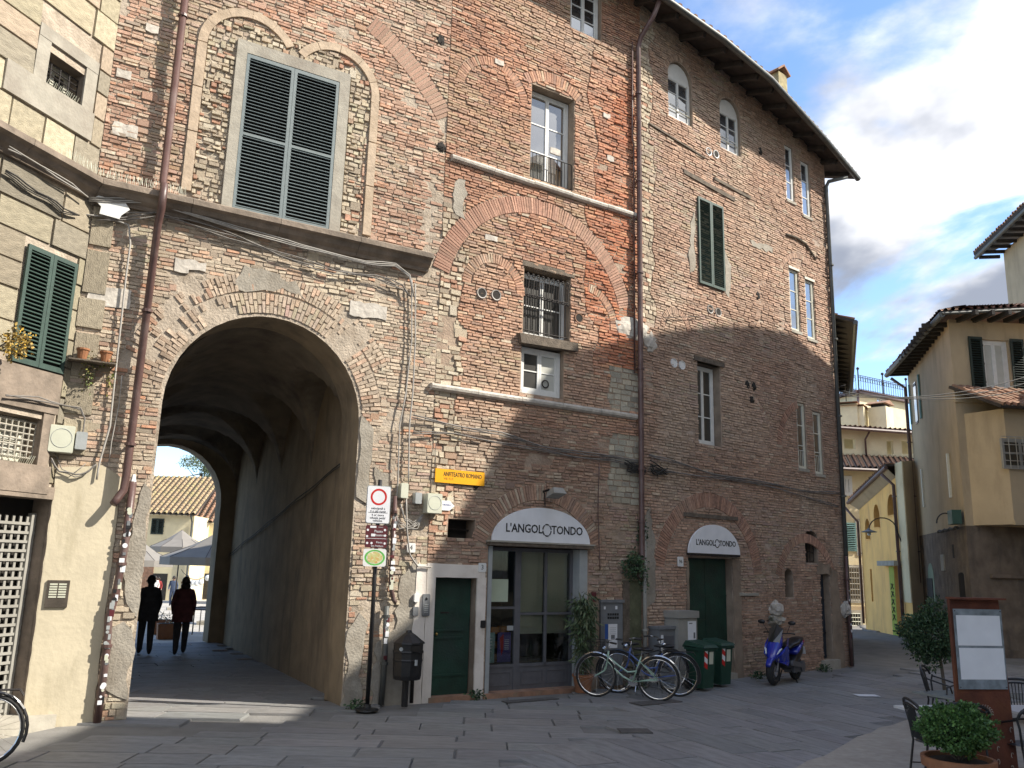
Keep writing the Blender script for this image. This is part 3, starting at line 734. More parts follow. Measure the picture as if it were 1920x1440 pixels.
rings['A'] += [s_ring((.77,9.97),.66,.82,30,180), s_ring((2.2,9.92),.64,.80,-8,150)]
for (u0,u1,z0,z1) in ((-.03,.11,9.2,9.95),(-.03,.11,8.45,9.18),(-.03,.11,7.48,8.43)): 
    mb = MB(); mb.fbox(FA,u0,u1,z0,z1,-.01,.045); build('pilaster_stone',mb,MAT['arch_stone'],BB)
for (u0,u1,z0,z1) in ((2.84,2.98,9.1,9.82),(2.84,2.98,8.3,9.08),(2.84,2.98,7.42,8.28)):
    mb = MB(); mb.fbox(FA,u0,u1,z0,z1,-.01,.05); build('pilaster_stone',mb,MAT['arch_stone'],BB)
colsA = [s_rect(-.04,.12,7.4,9.97), s_rect(2.83,2.99,7.4,9.85)]
# window surround of the big shutter
sw = MB()
for a in ((.56,.72,7.3,10.2),(2.26,2.44,7.3,10.2),(.72,2.26,10.0,10.2)): sw.fbox(FA,*a,-.01,.06)
build('window_surround', sw, MAT['pietra'], BB); colsA.append(s_rect(.55,2.45,7.2,10.21))

# ---- fill the walls with bricks
allA = [h[1] for h in holesA]+rings['A']+PLATES['A']+colsA+[s_rect(-2,4.15,6.98,7.34)]
allB = [h[1] for h in holesB]+rings['B']+PLATES['B']+[s_rect(1.0,3.45,2.4,2.62)]
allC = [h[1] for h in holesC]+rings['C']+PLATES['C']
base = NOT(*allA)
rub = NOISY(lambda u,z: ((u>.1)&(u<2.85)&(z>7.3)&(z<10.6)), .3, 2)
style_field(FA, AND(base, rub), -.1,3.0,7.34,10.8,'rubble',pitch=.07,lens=(.07,.19),gap=.02,prot=(.004,.05),wob=.35,smear=.5,mort=(.44,.37,.27),skip=.14,merge=.25)
upA = lambda u,z: (z>7.3)|(np.zeros(np.shape(u),bool))
style_field(FA, AND(base, upA, NOT(rub)), -1.15,4.3,7.34,14.9,'A_up',pitch=.058,lens=(.11,.24),gap=.014,prot=(.004,.032),wob=.22,smear=.7,mort=(.44,.36,.27),skip=.12,merge=.08)
rubl = lambda u,z: (vn(u, np.full(np.shape(u),z), .9, 6) > .52)&((z>5.2)|(z<3.0))
style_field(FA, AND(base, NOT(upA), rubl), -1.15,4.3,0,7.0,'rubble',pitch=.07,lens=(.08,.22),gap=.016,prot=(.004,.028),wob=.35,smear=.75,mort=(.40,.335,.25),skip=.2,merge=.22)
style_field(FA, AND(base, NOT(upA), NOT(rubl)), -1.15,4.3,0,7.0,'A_low',pitch=.057,lens=(.11,.25),gap=.012,prot=(.004,.02),wob=.2,smear=.8,mort=(.42,.355,.27),skip=.22,merge=.06)
baseB = NOT(*allB)
strip = NOISY(lambda u,z: (u<.5)&(z>2.6)&(z<8.4), .35, 3)
pale = NOISY(lambda u,z: (u>3.85)&(((z>3.3)&(z<4.6))|((z>5.1)&(z<5.9))), .3, 3)
redz = NOISY(lambda u,z: (u>3.35)&(u<4.45)&(z>5.9)&(z<12.6), .5, 2)
lowB = lambda u,z: (z<4.6)|np.zeros(np.shape(u),bool)
style_field(FB, AND(baseB, strip), 0,.8,2.2,8.5,'rubble',pitch=.09,lens=(.10,.26),gap=.018,prot=(.003,.04),wob=.3,smear=.5,skip=.15,merge=.15)
style_field(FB, AND(baseB, NOT(strip), pale), 3.6,4.66,3,6.2,'stonegrey',pitch=.11,lens=(.14,.3),gap=.014,prot=(.003,.02),wob=.15,smear=.3)
style_field(FB, AND(baseB, NOT(strip,pale), redz), 3.0,4.66,5.5,13,'B_red',pitch=.06,lens=(.18,.27),gap=.016,prot=(.0,.04),wob=.12,smear=.05,skip=.06)
style_field(FB, AND(baseB, NOT(strip,pale,redz), lowB), 0,4.66,0,4.6,'B_low',pitch=.056,lens=(.13,.25),gap=.014,prot=(.004,.028),wob=.18,smear=.85,mort=(.38,.305,.235),skip=.12,merge=.04)
style_field(FB, AND(baseB, NOT(strip,pale,redz,lowB)), 0,4.66,4.6,14.9,'B',pitch=.054,lens=(.15,.25),gap=.015,prot=(.006,.034),wob=.12,smear=.75,mort=(.40,.30,.21),skip=.05)
baseC = NOT(*allC)
topC = lambda u,z: (z < 14.6-.17*u-.02)
stripC = NOISY(lambda u,z: (u<.35)&(z>7)&(z<14), .3, 3)
style_field(FC, AND(baseC, stripC), 0,.7,6.8,14.4,'rubble',pitch=.085,lens=(.1,.26),gap=.016,prot=(.004,.03),wob=.25,smear=.5,skip=.12)
style_field(FC, AND(baseC, topC, NOT(stripC)), 0,7.26,0,14.6,'C',pitch=.056,lens=(.17,.26),gap=.015,prot=(.006,.032),wob=.1,smear=.75,mort=(.42,.335,.26),skip=.05)

# ---- turn the brick records into geometry: the 300 largest in view singly, the rest as one
cn = np.array([CAM.x,CAM.y,CAM.z])
cent = [b[0].p(b[1],b[2],b[6]) for b in BRICKS]
def inview(p):
    d = p-CAM; w = d.dot(fwd)
    if w <= 0: return False
    x = 960+F_PX*d.dot(rt)/w; y = 720-F_PX*d.dot(up)/w
    return 0 < x < 1920 and 0 < y < 1440
score = [(-(b[3]*b[4])/((c-CAM).length**2) if inview(c) else 0) for b, c in zip(BRICKS, cent)]
order = sorted(range(len(BRICKS)), key=lambda i: score[i]); single = set(order[:300])
for i in order[:300]:
    F,u,z,w,h,ang,prot,col = BRICKS[i]
    rot = (F.rot() @ Matrix.Rotation(-ang,3,'Y'))
    o = put('brick', UNIT_BRICK[i%8], None, BB, loc=F.p(u,z,-.01), rot=rot.to_euler(), scale=(w, prot+.01, h)); o.color = (*col,1)
bm_ = MB(); V=[]; Fc=[]; Cc=[]
jit = RNG.uniform(-1,1,(len(BRICKS),4,3))
for i,(F,u,z,w,h,ang,prot,col) in enumerate(BRICKS):
    if i in single: continue
    ca, sa = math.cos(ang), math.sin(ang); a = F.a; d = F.d; n = F.n; base_i = len(V)
    for lvl in (0,1):
        k = 1.0 if lvl == 0 else .965; hh = h*(1.0 if lvl==0 else .9)
        for q,(i_,j_) in enumerate(((-.5,-.5),(.5,-.5),(.5,.5),(-.5,.5))):
            x = i_*w*k; y = j_*hh; oo = -.01
            if lvl: jx = jit[i,q]; x += jx[0]*.004; y += jx[1]*.003; oo = prot+jx[2]*.004
            U_ = u+ca*x-sa*y; Z_ = z+sa*x+ca*y
            V.append((a.x+d.x*U_+n.x*oo, a.y+d.y*U_+n.y*oo, Z_))
    b = base_i
    Fc += [(b+4,b+5,b+6,b+7),(b,b+1,b+5,b+4),(b+1,b+2,b+6,b+5),(b+2,b+3,b+7,b+6),(b+3,b,b+4,b+7)]; Cc += [col]*5
bm_.v=V; bm_.f=Fc; bm_.c=Cc; bm_.m=[0]*len(Fc); bm_.has_c=True
tag(build('brickwork', bm_, MAT['brick'], BB), kind='stuff')
print('bricks', len(BRICKS), 'slabs', len(slabs))
# ================================================================ STONE HOUSE ON THE LEFT
LB = thing('stone_building', 'old sandstone block building at far left with green shutters and barred windows', 'building', (BEND.x,BEND.y,0), world=True)
def LU(px, py, o=0): return FL.uz(px, py, o)
def lrect(p0, p1): (a,b),(c,d) = LU(*p0), LU(*p1); return (min(a,c),max(a,c),min(b,d),max(b,d))
# openings measured on the wall plane
uw0 = lrect((92,95),(150,200)); uw1 = lrect((-25,765),(66,872)); uw2 = lrect((-30,925),(40,1330))
L_up = (uw0[0],uw0[1],uw0[2],uw0[3]); L_gr = (uw1[0],uw1[1],uw1[2],uw1[3]); L_dr = (uw2[0],uw2[1],-.1,uw2[3])
holesL = [RECT(*L_up), RECT(*L_gr), RECT(*L_dr)]
LEN = FL.len
build('wall', wall_mesh(FL, 0, LEN, [(LEN,14.6),(0,14.6)], holesL), [MAT['mortarA'], MAT['cornice']], LB)
e_ = MB(); b0 = FL.p(0,0); b1 = b0+Vector((-8,1,0)); e_.add([b0-Vector((0,0,.2)),b1-Vector((0,0,.2)),b1+Vector((0,0,13)),b0+Vector((0,0,14.6))],[(3,2,1,0)]); build('side_wall', e_, MAT['mortarA'], LB)
sh0 = LU(36,452); sh1 = LU(112,690); L_sh = (LU(15,676)[0], LEN-.13, min(LU(112,690)[1],LU(15,676)[1]), sh0[1])
masksL = [h[1] for h in holesL]+[s_rect(L_sh[0]-.02,L_sh[1]+.02,L_sh[2],L_sh[3])]
# stone trims (single blocks)
def trim(name, F, rect, mat, parent, o1=.04, o0=-.02): mb = MB(); mb.fbox(F,*rect,o0,o1); return build(name, mb, mat, parent)
bev = .16
for r_, m_ in ((L_up,.2),(L_gr,.17)):
    trim('window_jamb',FL,(r_[1],r_[1]+m_,r_[2],r_[3]+.12),MAT['pietra' if r_ is L_up else 'cornice'],LB,.03)
    trim('window_jamb',FL,(r_[0]-m_,r_[0],r_[2],r_[3]+.12),MAT['pietra' if r_ is L_up else 'cornice'],LB,.03)
    trim('window_lintel',FL,(r_[0]-m_,r_[1]+m_,r_[3]+.121,r_[3]+.30),MAT['pietra' if r_ is L_up else 'cornice'],LB,.035)
    masksL.append(s_rect(r_[0]-m_,r_[1]+m_,r_[2],r_[3]+.3))
trim('window_sill',FL,(L_up[0]-.6,L_up[1]+.22,L_up[2]-.42,L_up[2]-.002),MAT['pietra'],LB,.05); masksL.append(s_rect(L_up[0]-.6,L_up[1]+.22,L_up[2]-.42,L_up[2]))
trim('window_sill',FL,(L_gr[0]-.3,L_gr[1]+.2,L_gr[2]-.36,L_gr[2]-.002),MAT['cornice'],LB,.06); masksL.append(s_rect(L_gr[0]-.3,L_gr[1]+.2,L_gr[2]-.36,L_gr[2]))
trim('stone_panel',FL,(L_sh[0]-.5,L_sh[1]+.02,L_sh[2]-.55,L_sh[2]-.02),MAT['cornice'],LB,.045); masksL.append(s_rect(L_sh[0]-.5,L_sh[1]+.02,L_sh[2]-.55,L_sh[2]))
trim('door_jamb',FL,(L_dr[1],L_dr[1]+.13,-.1,L_dr[3]+.0),MAT['cornice'],LB,.045); trim('door_lintel',FL,(L_dr[0]-.2,L_dr[1]+.13,L_dr[3]+.002,L_dr[3]+.16),MAT['cornice'],LB,.05)
masksL += [s_rect(L_dr[1],L_dr[1]+.13,-1,L_dr[3]+.16), s_rect(0,L_dr[1],L_dr[3],L_dr[3]+.16)]
masksL.append(s_rect(0,LEN,6.98,7.34))
# ashlar blocks, each a piece of its own
okL = NOT(*masksL); zrow = .0; rowi = 0; SP = [(.43,.38,.27),(.39,.345,.24),(.46,.40,.28),(.35,.30,.22),(.41,.33,.245),(.31,.275,.21)]
nst = 0
while zrow < 14.3:
    h = random.uniform(.34,.46); zc = zrow+h/2
    if zrow < 6.98 < zrow+h: h = 6.98-zrow
    if abs(zrow-6.98) < .01: zrow = 7.34; continue
    us = np.arange(.0, LEN, .02)
    m = okL(us, zc) & okL(us, zc-h*.35) & okL(us, zc+h*.35); idx = np.flatnonzero(np.diff(np.concatenate(([0], m.astype(int), [0]))))
    for a, b in zip(idx[::2], idx[1::2]):
        ua, ub = a*.02, b*.02
        if ub-ua < .06: continue
        u = ua
        while u < ub-.05:
            l = random.uniform(.5,1.0)
            if ub-(u+l) < .3: l = ub-u
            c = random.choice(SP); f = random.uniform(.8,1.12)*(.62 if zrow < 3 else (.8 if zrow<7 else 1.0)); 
            pr = random.uniform(.02,.04)
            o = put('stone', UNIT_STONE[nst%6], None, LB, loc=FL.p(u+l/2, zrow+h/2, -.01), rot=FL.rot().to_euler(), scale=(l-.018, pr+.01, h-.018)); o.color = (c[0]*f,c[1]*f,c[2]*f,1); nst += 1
            u += l
    zrow += h
# quoin strip on wall A next to the bend, lower zone: grey blocks
for z0,z1 in ((3.4,3.9),(3.95,4.4),(4.45,5.1),(5.15,5.6),(5.65,6.3),(6.35,6.95)):
    o = put('stone', UNIT_STONE[int(z0*7)%6], None, LB, loc=FA.p(-1.0, (z0+z1)/2, -.01), rot=FA.rot().to_euler(), scale=(random.uniform(.28,.36), .045, z1-z0-.02)); f=random.uniform(.6,.9); o.color = (.43*f,.37*f,.27*f,1)
# cornice running over both walls
def cornice(F, u0, u1, parent, z=7.0, mi0=0, mi1=0):
    prof = [(-.01,0),(.07,0),(.09,.05),(.16,.10),(.20,.16),(.27,.19),(.27,.27),(.22,.30),(-.01,.31)]
    mb = MB(); n = len(prof)
    segs = max(1,int((u1-u0)/1.1))
    for k in range(segs):
        a = u0+(u1-u0)*k/segs; b = u0+(u1-u0)*(k+1)/segs
        mb = MB(); ma = mi0 if k==0 else 0; mb_ = mi1 if k==segs-1 else 0; dz = random.uniform(-.008,.008)
        vs = [F.p(a+.003+(ma*o),z+q+dz,o) for o,q in prof]+[F.p(b-.003-(mb_*o),z+q+dz,o) for o,q in prof]
        mb.add(vs, [tuple(range(n))[::-1], tuple(range(n,2*n))]+[(i,(i+1)%n,n+(i+1)%n,n+i) for i in range(n)])
        build('cornice', mb, MAT['cornice'], parent)
mit = math.tan(math.acos(max(-1,min(1,FL.d.dot(FA.d))))/2)
cornice(FL, 0, LEN, LB, mi1=mit*1.0); cornice(FA, -1.18, 4.05, BB, mi0=mit*1.0)
# pigeon spikes
sp = MB()
for i in range(60):
    u = -1.05+i*.018+.0; z = 7.31; p = FA.p(u,z,.18+.04*(i%3)); sp.tube([p,p+Vector((random.uniform(-.02,.02),random.uniform(-.02,.02),.11))],.003,4)
for i in range(28):
    u = LEN-.75+i*.025; p = FL.p(u,7.31,.18+.04*(i%3)); sp.tube([p,p+Vector((random.uniform(-.02,.02),0,.11))],.003,4)
tag(build('bird_spikes', sp, MAT['offwhite'], BB), kind='stuff')
sp = MB()
for r_ in (L_up,L_gr):
    for i in range(int((r_[1]-r_[0])/.03)):
        p = FL.p(r_[0]+i*.03,r_[2],-.04); sp.tube([p,p+FL.n*.05+Vector((0,random.uniform(-.02,.02),.11))],.004,4)
tag(build('bird_spikes', sp, MAT['offwhite'], LB), kind='stuff')

# ================================================================ WINDOWS, SHUTTERS, DOORS
def window(parent, F, u0, u1, z0, z1, o=-.2, cols=2, rows=3, mat='whitepaint', glass='glass', fw=.055, arch=0, mw=.022, label=None, rail_lo=0, extra=None):
    """outer frame, one casement per column, each pane a piece"""
    f = MB()
    f.fbox(F,u0,u0+fw,z0,z1,o-.03,o+.03); f.fbox(F,u1-fw,u1,z0,z1,o-.03,o+.03); f.fbox(F,u0+fw,u1-fw,z0,z0+fw,o-.03,o+.035); f.fbox(F,u0+fw,u1-fw,z1-fw,z1,o-.03,o+.03)
    if arch: 
        pts = [F.p(a,b,o-.02) for a,b in arch_pts(u0+.005,u1-.005,z1-.001,z1,z1+arch,10)]; f.prism(pts, F.n*.045)
    w = build('window', f, MAT[mat], parent)
    if label: w['label'] = label
    iu0, iu1, iz0, iz1 = u0+fw, u1-fw, z0+fw, z1-fw; cw = (iu1-iu0)/cols; st = fw*.62
    for c in range(cols):
        a, b = iu0+c*cw+.002, iu0+(c+1)*cw-.002; m = MB()
        m.fbox(F,a,a+st,iz0,iz1,o-.02,o+.022); m.fbox(F,b-st,b,iz0,iz1,o-.02,o+.022); m.fbox(F,a+st,b-st,iz0,iz0+st,o-.02,o+.022); m.fbox(F,a+st,b-st,iz1-st,iz1,o-.02,o+.022)
        ch = (iz1-iz0-2*st)/rows
        for k in range(1,rows): z = iz0+st+ch*k; m.fbox(F,a+st,b-st,z-mw/2,z+mw/2,o-.012,o+.014)
        build('casement', m, MAT[mat], w)
        for k in range(rows):
            g = MB(); zz0, zz1 = iz0+st+ch*k, iz0+st+ch*(k+1); t = random.uniform(-.003,.003)
            g.fbox(F,a+st-.004,b-st+.004,zz0+.002,zz1-.002,o-.006+t,o+t*.3); build('pane', g, MAT[glass] if isinstance(glass,str) else MAT[glass[c]], w)
    return w
def railing(parent, F, u0, u1, z0, z1, n, o, r=.008, mat='iron', name='railing', cross=0):
    m = MB()
    for z in (z0,z1)+tuple(z0+(z1-z0)*(k+1)/(cross+1) for k in range(cross)): m.tube([F.p(u0,z,o),F.p(u1,z,o)],r,5)
    for i in range(n+1): u = u0+(u1-u0)*i/n; m.tube([F.p(u,z0,o),F.p(u,z1,o)],r*.9,5)
    return build(name, m, MAT[mat], parent)
# B
w = window(BB,FB,2.77,3.55,12.97,14.28,rows=4,glass='glass_sky',o=-.12); 
w = window(BB,FB,1.85,2.87,9.39,11.33,rows=3,glass='glass_sky',o=-.22); railing(BB,FB,1.85,2.87,9.42,9.95,12,-.06)
w = window(BB,FB,1.77,2.82,6.27,7.5,rows=2,glass='glass_low',o=-.2)
w = window(BB,FB,1.75,2.68,5.19,6.05,rows=2,glass=('glass_low','curtain'),o=-.12,fw=.07)
# grille with curled tops on the barred window
g = MB(); n = 8
for i in range(n+1):
    u = 1.84+.92*i/n; g.tube([FB.p(u,6.33,-.04),FB.p(u,7.35,-.04)],.009,5)
    for (z,s_) in ((7.42,1),(7.02,-1)):
        g.tube([FB.p(u+.045*math.cos(t*.7)*(.3+.7*t/9), z+.05*math.sin(t*.7)*(.3+.7*t/9), .02) for t in range(10)],.008,4)
    g.tube([FB.p(u,7.02,.02),FB.p(u+.02,7.4,.03)],.008,4)
for z in (6.36,7.05): g.tube([FB.p(1.8,z,-.04),FB.p(2.8,z,-.04)],.012,5)
g.tube([FB.p(1.8,7.0,.01),FB.p(2.8,7.0,.01)],.012,5)
build('window_grille', g, MAT['iron'], BB)
g = MB(); g.tube([FB.p(2.35+.07*math.cos(t),5.42+.07*math.sin(t),-.09) for t in [i*2*math.pi/16 for i in range(16)]],.012,6,closed=True); build('vent_ring', g, MAT['iron'], BB)
tmb = MB(); tmb.add([FB.p(a,b,o) for o in (-.1,.12) for a,b in ((1.66,6.06),(2.95,6.10),(2.95,6.26),(1.62,6.24))],[(3,2,1,0),(4,5,6,7),(0,1,5,4),(1,2,6,5),(2,3,7,6),(3,0,4,7)]); build('timber_lintel', tmb, MAT['timber'], BB)
tmb = MB(); tmb.fbox(FB,1.7,2.92,7.57,7.67,-.05,.03); build('timber_lintel', tmb, MAT['timber'], BB)
# white string courses
for (z,u0,u1) in ((9.25,.1,4.6),(5.03,-.1,4.46)):
    segs = 5
    for k in range(segs):
        a = u0+(u1-u0)*k/segs+.004; b = u0+(u1-u0)*(k+1)/segs-.004; mb = MB(); n = 7
        pr = [(-.01,-.06),(.05,-.06),(.09,-.03),(.10,.01),(.085,.045),(.04,.06),(-.01,.06)]; dz = random.uniform(-.008,.008)
        mb.add([FB.p(a,z+q+dz,o) for o,q in pr]+[FB.p(b,z+q+dz,o) for o,q in pr],[tuple(range(n))[::-1],tuple(range(n,2*n))]+[(i,(i+1)%n,n+(i+1)%n,n+i) for i in range(n)])
        build('string_course', mb, MAT['white_stone'], BB)
# C
window(BB,FC,.92,1.72,11.98,13.0,o=-.09,rows=3,mat='whitepaint',arch=.40,fw=.04,mw=.018)
window(BB,FC,2.77,3.53,11.85,12.86,o=-.09,rows=3,mat='whitepaint',arch=.36,fw=.04,mw=.018)
for (a,b,z) in ((.93,1.71,12.22),(2.78,3.52,12.1)): m = MB(); m.tube([FC.p(a,z,-.05),FC.p(b,z,-.05)],.012,5); build('rail', m, MAT['creampaint'], BB)
window(BB,FC,1.75,2.48,4.76,6.46,o=-.2,rows=3,glass='glass_low')
m = MB(); m.fbox(FC,1.6,2.62,6.5,6.6,-.1,.05); build('timber_lintel', m, MAT['timber'], BB)
for (a,b,c,d,mt) in ((5.41,5.76,11.34,12.85,'whitepaint'),(6.12,6.5,11.13,12.65,'whitepaint'),(5.36,5.76,7.92,9.5,'creampaint'),(6.05,6.44,7.84,9.38,'creampaint'),(5.42,5.78,4.54,6.14,'creampaint'),(6.12,6.48,4.47,6.0,'creampaint')):
    window(BB,FC,a+.01,b-.01,c+.01,d-.01,o=-.05,rows=3,cols=1,mat=mt,fw=.035,glass='glass')
    m = MB(); m.fbox(FC,a-.03,b+.03,c-.07,c-.002,-.15,.04); build('window_sill', m, MAT['pietra'], BB)
for (a,b,z) in ((5.42,5.78,4.56),(6.12,6.48,4.5)): railing(BB,FC,a,b,z,z+.42,5,-.03,.007,'creampaint')
for (a,b,z0,z1) in ((5.34,5.8,9.5,9.56),(6.03,6.48,9.38,9.44)): m = MB(); m.fbox(FC,a,b,z0,z1,-.1,.03); build('window_lintel', m, MAT['creampaint'], BB)
# iron/timber beams embedded in wall C
for (p0,p1,t) in (((1280,322),(1375,375),.10),((1337,335),(1405,372),.07),((1215,232),(1320,297),.035)):
    (a,b),(c,d) = FC.uz(*p0),FC.uz(*p1); m = MB(); m.add([FC.p(u,z,o) for o in (-.01,.045) for u,z in ((a,b-t/2),(c,d-t/2),(c,d+t/2),(a,b+t/2))],[(3,2,1,0),(4,5,6,7),(0,1,5,4),(1,2,6,5),(2,3,7,6),(3,0,4,7)]); build('old_beam', m, MAT['timber'], BB)
# curved dark ledge above pair q and lintel over the right door
m = MB(); m.tube([FC.p(*FC.uz(x,y),.04) for x,y in ((1472,440),(1490,446),(1508,458),(1527,487))],.03,6); build('ledge', m, MAT['timber'], BB)
# drain collar holes
def vent(u, z, F, r, label, mat='white', grp=None):
    v = thing('vent_cover', label, 'vent', F.p(u,z,0), world=True, group=grp)
    rot = Matrix((F.d, Vector((0,0,1)), F.n)).transposed(); m = MB(); m.lathe([(r*.80,.01),(r*.82,.035),(r,.04),(r*1.02,.01)],F.p(u,z,.0),20,rot=rot); build('rim', m, MAT[mat], v)
    m = MB(); m.lathe([(r*.78,.005),(r*.78,.028)],F.p(u,z,.0),16,rot=rot); build('mesh_disc', m, MAT['dark'] if mat!='white2' else MAT['white'], v)
    return v
MAT['white2'] = MAT['white']
for i,(px,py) in enumerate(((902,550),(929,554))): u,z = FB.uz(px,py); vent(u,z,FB,.10,('left' if i==0 else 'right')+' one of the two dark round vents beside the grilled window','greypipe','round vents on the facade')
for i,(px,py) in enumerate(((1327,285),(1341,290))): u,z = FC.uz(px,py); vent(u,z,FC,.10,('left' if i==0 else 'right')+' round vent of the pair below the arched windows','white','round vents on the facade')
for i,(px,py) in enumerate(((1330,580),(1345,586))): u,z = FC.uz(px,py); vent(u,z,FC,.10,('left' if i==0 else 'right')+' round vent of the pair under the narrow green shutters','greypipe','round vents on the facade')
for i,(px,py) in enumerate(((1262,681),(1277,685))): u,z = FC.uz(px,py); vent(u,z,FC,.095,('left' if i==0 else 'right')+' small white round vent of the pair beside the drainpipe','white2','round vents on the facade')
u,z = FB.uz(1084,597); vent(u,z,FB,.10,'terracotta coloured round cover right of the grilled window','rooftile')

def shutter(parent, F, u0, u1, z0, z1, o, mat, ns, mid=None, fw=.05, th=.035, ang=38):
    m = MB(); m.fbox(F,u0,u0+fw,z0,z1,o,o+th); m.fbox(F,u1-fw,u1,z0,z1,o,o+th)
    rails = [(z0,z0+fw*1.4),(z1-fw*1.2,z1)]+([(mid-fw*.45,mid+fw*.45)] if mid else [])
    for a,b in rails: m.fbox(F,u0+fw,u1-fw,a,b,o,o+th)
    s = build('shutter', m, MAT[mat], parent)
    bk_ = MB(); bk_.fbox(F,u0+fw*.5,u1-fw*.5,z0+.02,z1-.02,o-.03,o-.012); build('backing', bk_, MAT['dark'], s)
    rot = F.rot() @ Matrix.Rotation(R(ang),3,'X'); w = u1-u0-2*fw+.004
    sl = MB(); sl.box((0,0,0),(w,(z1-z0)/ns*1.12,.008)); me = sl.mesh('slat'); me.materials.append(MAT[mat])
    for i in range(ns):
        z = z0+(z1-z0)*(i+.5)/ns
        if any(a-.012 < z < b+.012 for a,b in rails): continue
        put('slat', me, None, s, loc=F.p((u0+u1)/2,z,o+th*.45), rot=rot.to_euler())
    h = MB()
    for z in (z0+.25,(z0+z1)/2,z1-.25): h.fbox(F,u0-.03 if parent is BB and u0<1.4 else u1-.01,u0+.01 if parent is BB and u0<1.4 else u1+.03,z-.03,z+.03,o-.01,o+.01)
    build('hinge', h, MAT['iron'], s)
    return s
shutter(BB,FA,.725,1.49,7.34,9.99,.02,'bluegrey',46,mid=8.62); shutter(BB,FA,1.495,2.255,7.34,9.99,.02,'bluegrey',46,mid=8.62)
shutter(BB,FC,1.82,2.27,8.27,10.3,.03,'green',46,fw=.045); shutter(BB,FC,2.275,2.72,8.27,10.3,.03,'green',46,fw=.045)
um = (L_sh[0]+L_sh[1])/2
shutter(LB,FL,L_sh[0],um-.003,L_sh[2],L_sh[3],.03,'green',30,fw=.05); shutter(LB,FL,um+.003,L_sh[1],L_sh[2],L_sh[3],.03,'green',30,fw=.05)
# left building barred windows
window(LB,FL,L_up[0]+.01,L_up[1]-.01,L_up[2]+.01,L_up[3]-.01,o=-.26,rows=2,mat='creampaint',glass='glass_low')
railing(LB,FL,L_up[0],L_up[1],L_up[2]+.06,L_up[3]-.08,4,-.10,.011,'iron','window_grille',cross=3)
railing(LB,FL,L_gr[0],L_gr[1],L_gr[2]+.08,L_gr[3]-.06,9,-.08,.012,'pietra','window_grille',cross=5)
window(LB,FL,L_gr[0]+.01,L_gr[1]-.01,L_gr[2]+.01,L_gr[3]-.01,o=-.26,rows=2,mat='creampaint',glass='curtain')
# lattice gate in the left doorway
m = MB(); a0,a1 = L_dr[0],L_dr[1]; zt = L_dr[3]
m.fbox(FL,a0,a1,0,zt,-.3,-.28); bk = build('door', m, MAT['dark'], LB)
m = MB(); k = 0
while a0+k*.105 < a1-.04: m.fbox(FL,a0+k*.105,a0+k*.105+.035,.05,zt-.22,-.22,-.20); k += 1
k = 0
while .05+k*.115 < zt-.22: m.fbox(FL,a0,a1,.05+k*.115,.05+k*.115+.035,-.2,-.185); k += 1
m.fbox(FL,a1-.09,a1-.02,0,zt-.18,-.24,-.17); build('lattice', m, MAT['palebox'], bk)
m = MB(); m.fbox(FL,L_dr[0]-.2,L_dr[1]+.25,-.1,.13,-.3,.32); build('doorstep', m, MAT['pietra'], LB)

# green street door
D1 = thing('street_door','dark green wooden street door with two ledges and brass knob between pink jambs','door',FB.p(.55,0,-.2),world=True)
m = MB(); m.fbox(FB,.17,.93,.03,1.88,-.2,-.15); build('leaf', m, MAT['darkgreen'], D1)
for z in (.34,.92,1.04): m = MB(); m.fbox(FB,.17,.80,z,z+.03,-.15,-.125); build('ledge', m, MAT['darkgreen'], D1)
m = MB(); m.fbox(FB,.37,.53,1.32,1.345,-.15,-.14); build('letter_slot', m, MAT['iron'], D1)
m = MB(); m.ball(FB.p(.29,1.0,-.11),.025); build('knob', m, M('brass',(.5,.35,.12),.3,.1,5,0,metal=1), D1)
m = MB(); m.fbox(FB,.12,.98,-.05,.05,-.3,.05); build('threshold', m, MAT['rooftile'], BB)
# small barred opening
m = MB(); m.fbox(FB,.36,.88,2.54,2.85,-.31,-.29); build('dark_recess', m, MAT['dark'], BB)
m = MB(); m.tube([FB.p(.37,2.70,-.2),FB.p(.87,2.68,-.2)],.015,5); build('bar', m, MAT['iron'], BB)

# ---- shop front
SH = thing('storefront','dark grey glazed shopfront with lowered blind and posters under a white arched sign','storefront',FB.p(2.2,0,-.2),world=True)
for q_ in ((1.17,1.25,0,2.43,-.15,.0),(3.12,3.3,0,2.43,-.26,.0)): m = MB(); m.fbox(FB,*q_); build('jamb', m, MAT['lightgrey'], SH)
m = MB()
for a in ((1.25,1.30,.42,2.42),(1.86,1.98,.05,2.42),(2.50,2.55,.42,2.42),(3.06,3.12,.05,2.42),(1.30,1.86,1.38,1.42),(1.98,2.5,1.28,1.32),(2.55,3.06,1.28,1.32),(1.3,1.86,2.36,2.42),(1.98,3.06,2.36,2.42),(1.25,1.86,.42,.47),(1.98,3.06,.42,.47)): m.fbox(FB,*a,-.26,-.20)
build('frame', m, MAT['greyframe'], SH)
for (a,b) in ((1.25,1.86),(1.98,2.52),(2.52,3.06)):
    m = MB(); m.fbox(FB,a,b,.05,.42,-.25,-.215); pn = build('kick_panel', m, MAT['greyframe'], SH)
    m = MB()
    for q in ((a+.05,b-.05,.33,.345),(a+.05,b-.05,.12,.135),(a+.05,a+.065,.135,.33),(b-.065,b-.05,.135,.33)): m.fbox(FB,*q,-.215,-.205)
    build('moulding', m, MAT['greyframe'], pn)
for (a,b,c,d) in ((1.30,1.86,1.42,2.36),(1.30,1.86,.47,1.38),(1.98,2.50,1.32,2.36),(2.55,3.06,1.32,2.36),(1.98,2.5,.47,1.28),(2.55,3.06,.47,1.28)):
    m = MB(); m.fbox(FB,a,b,c,d,-.237,-.231); build('pane', m, MAT['clear'], SH)
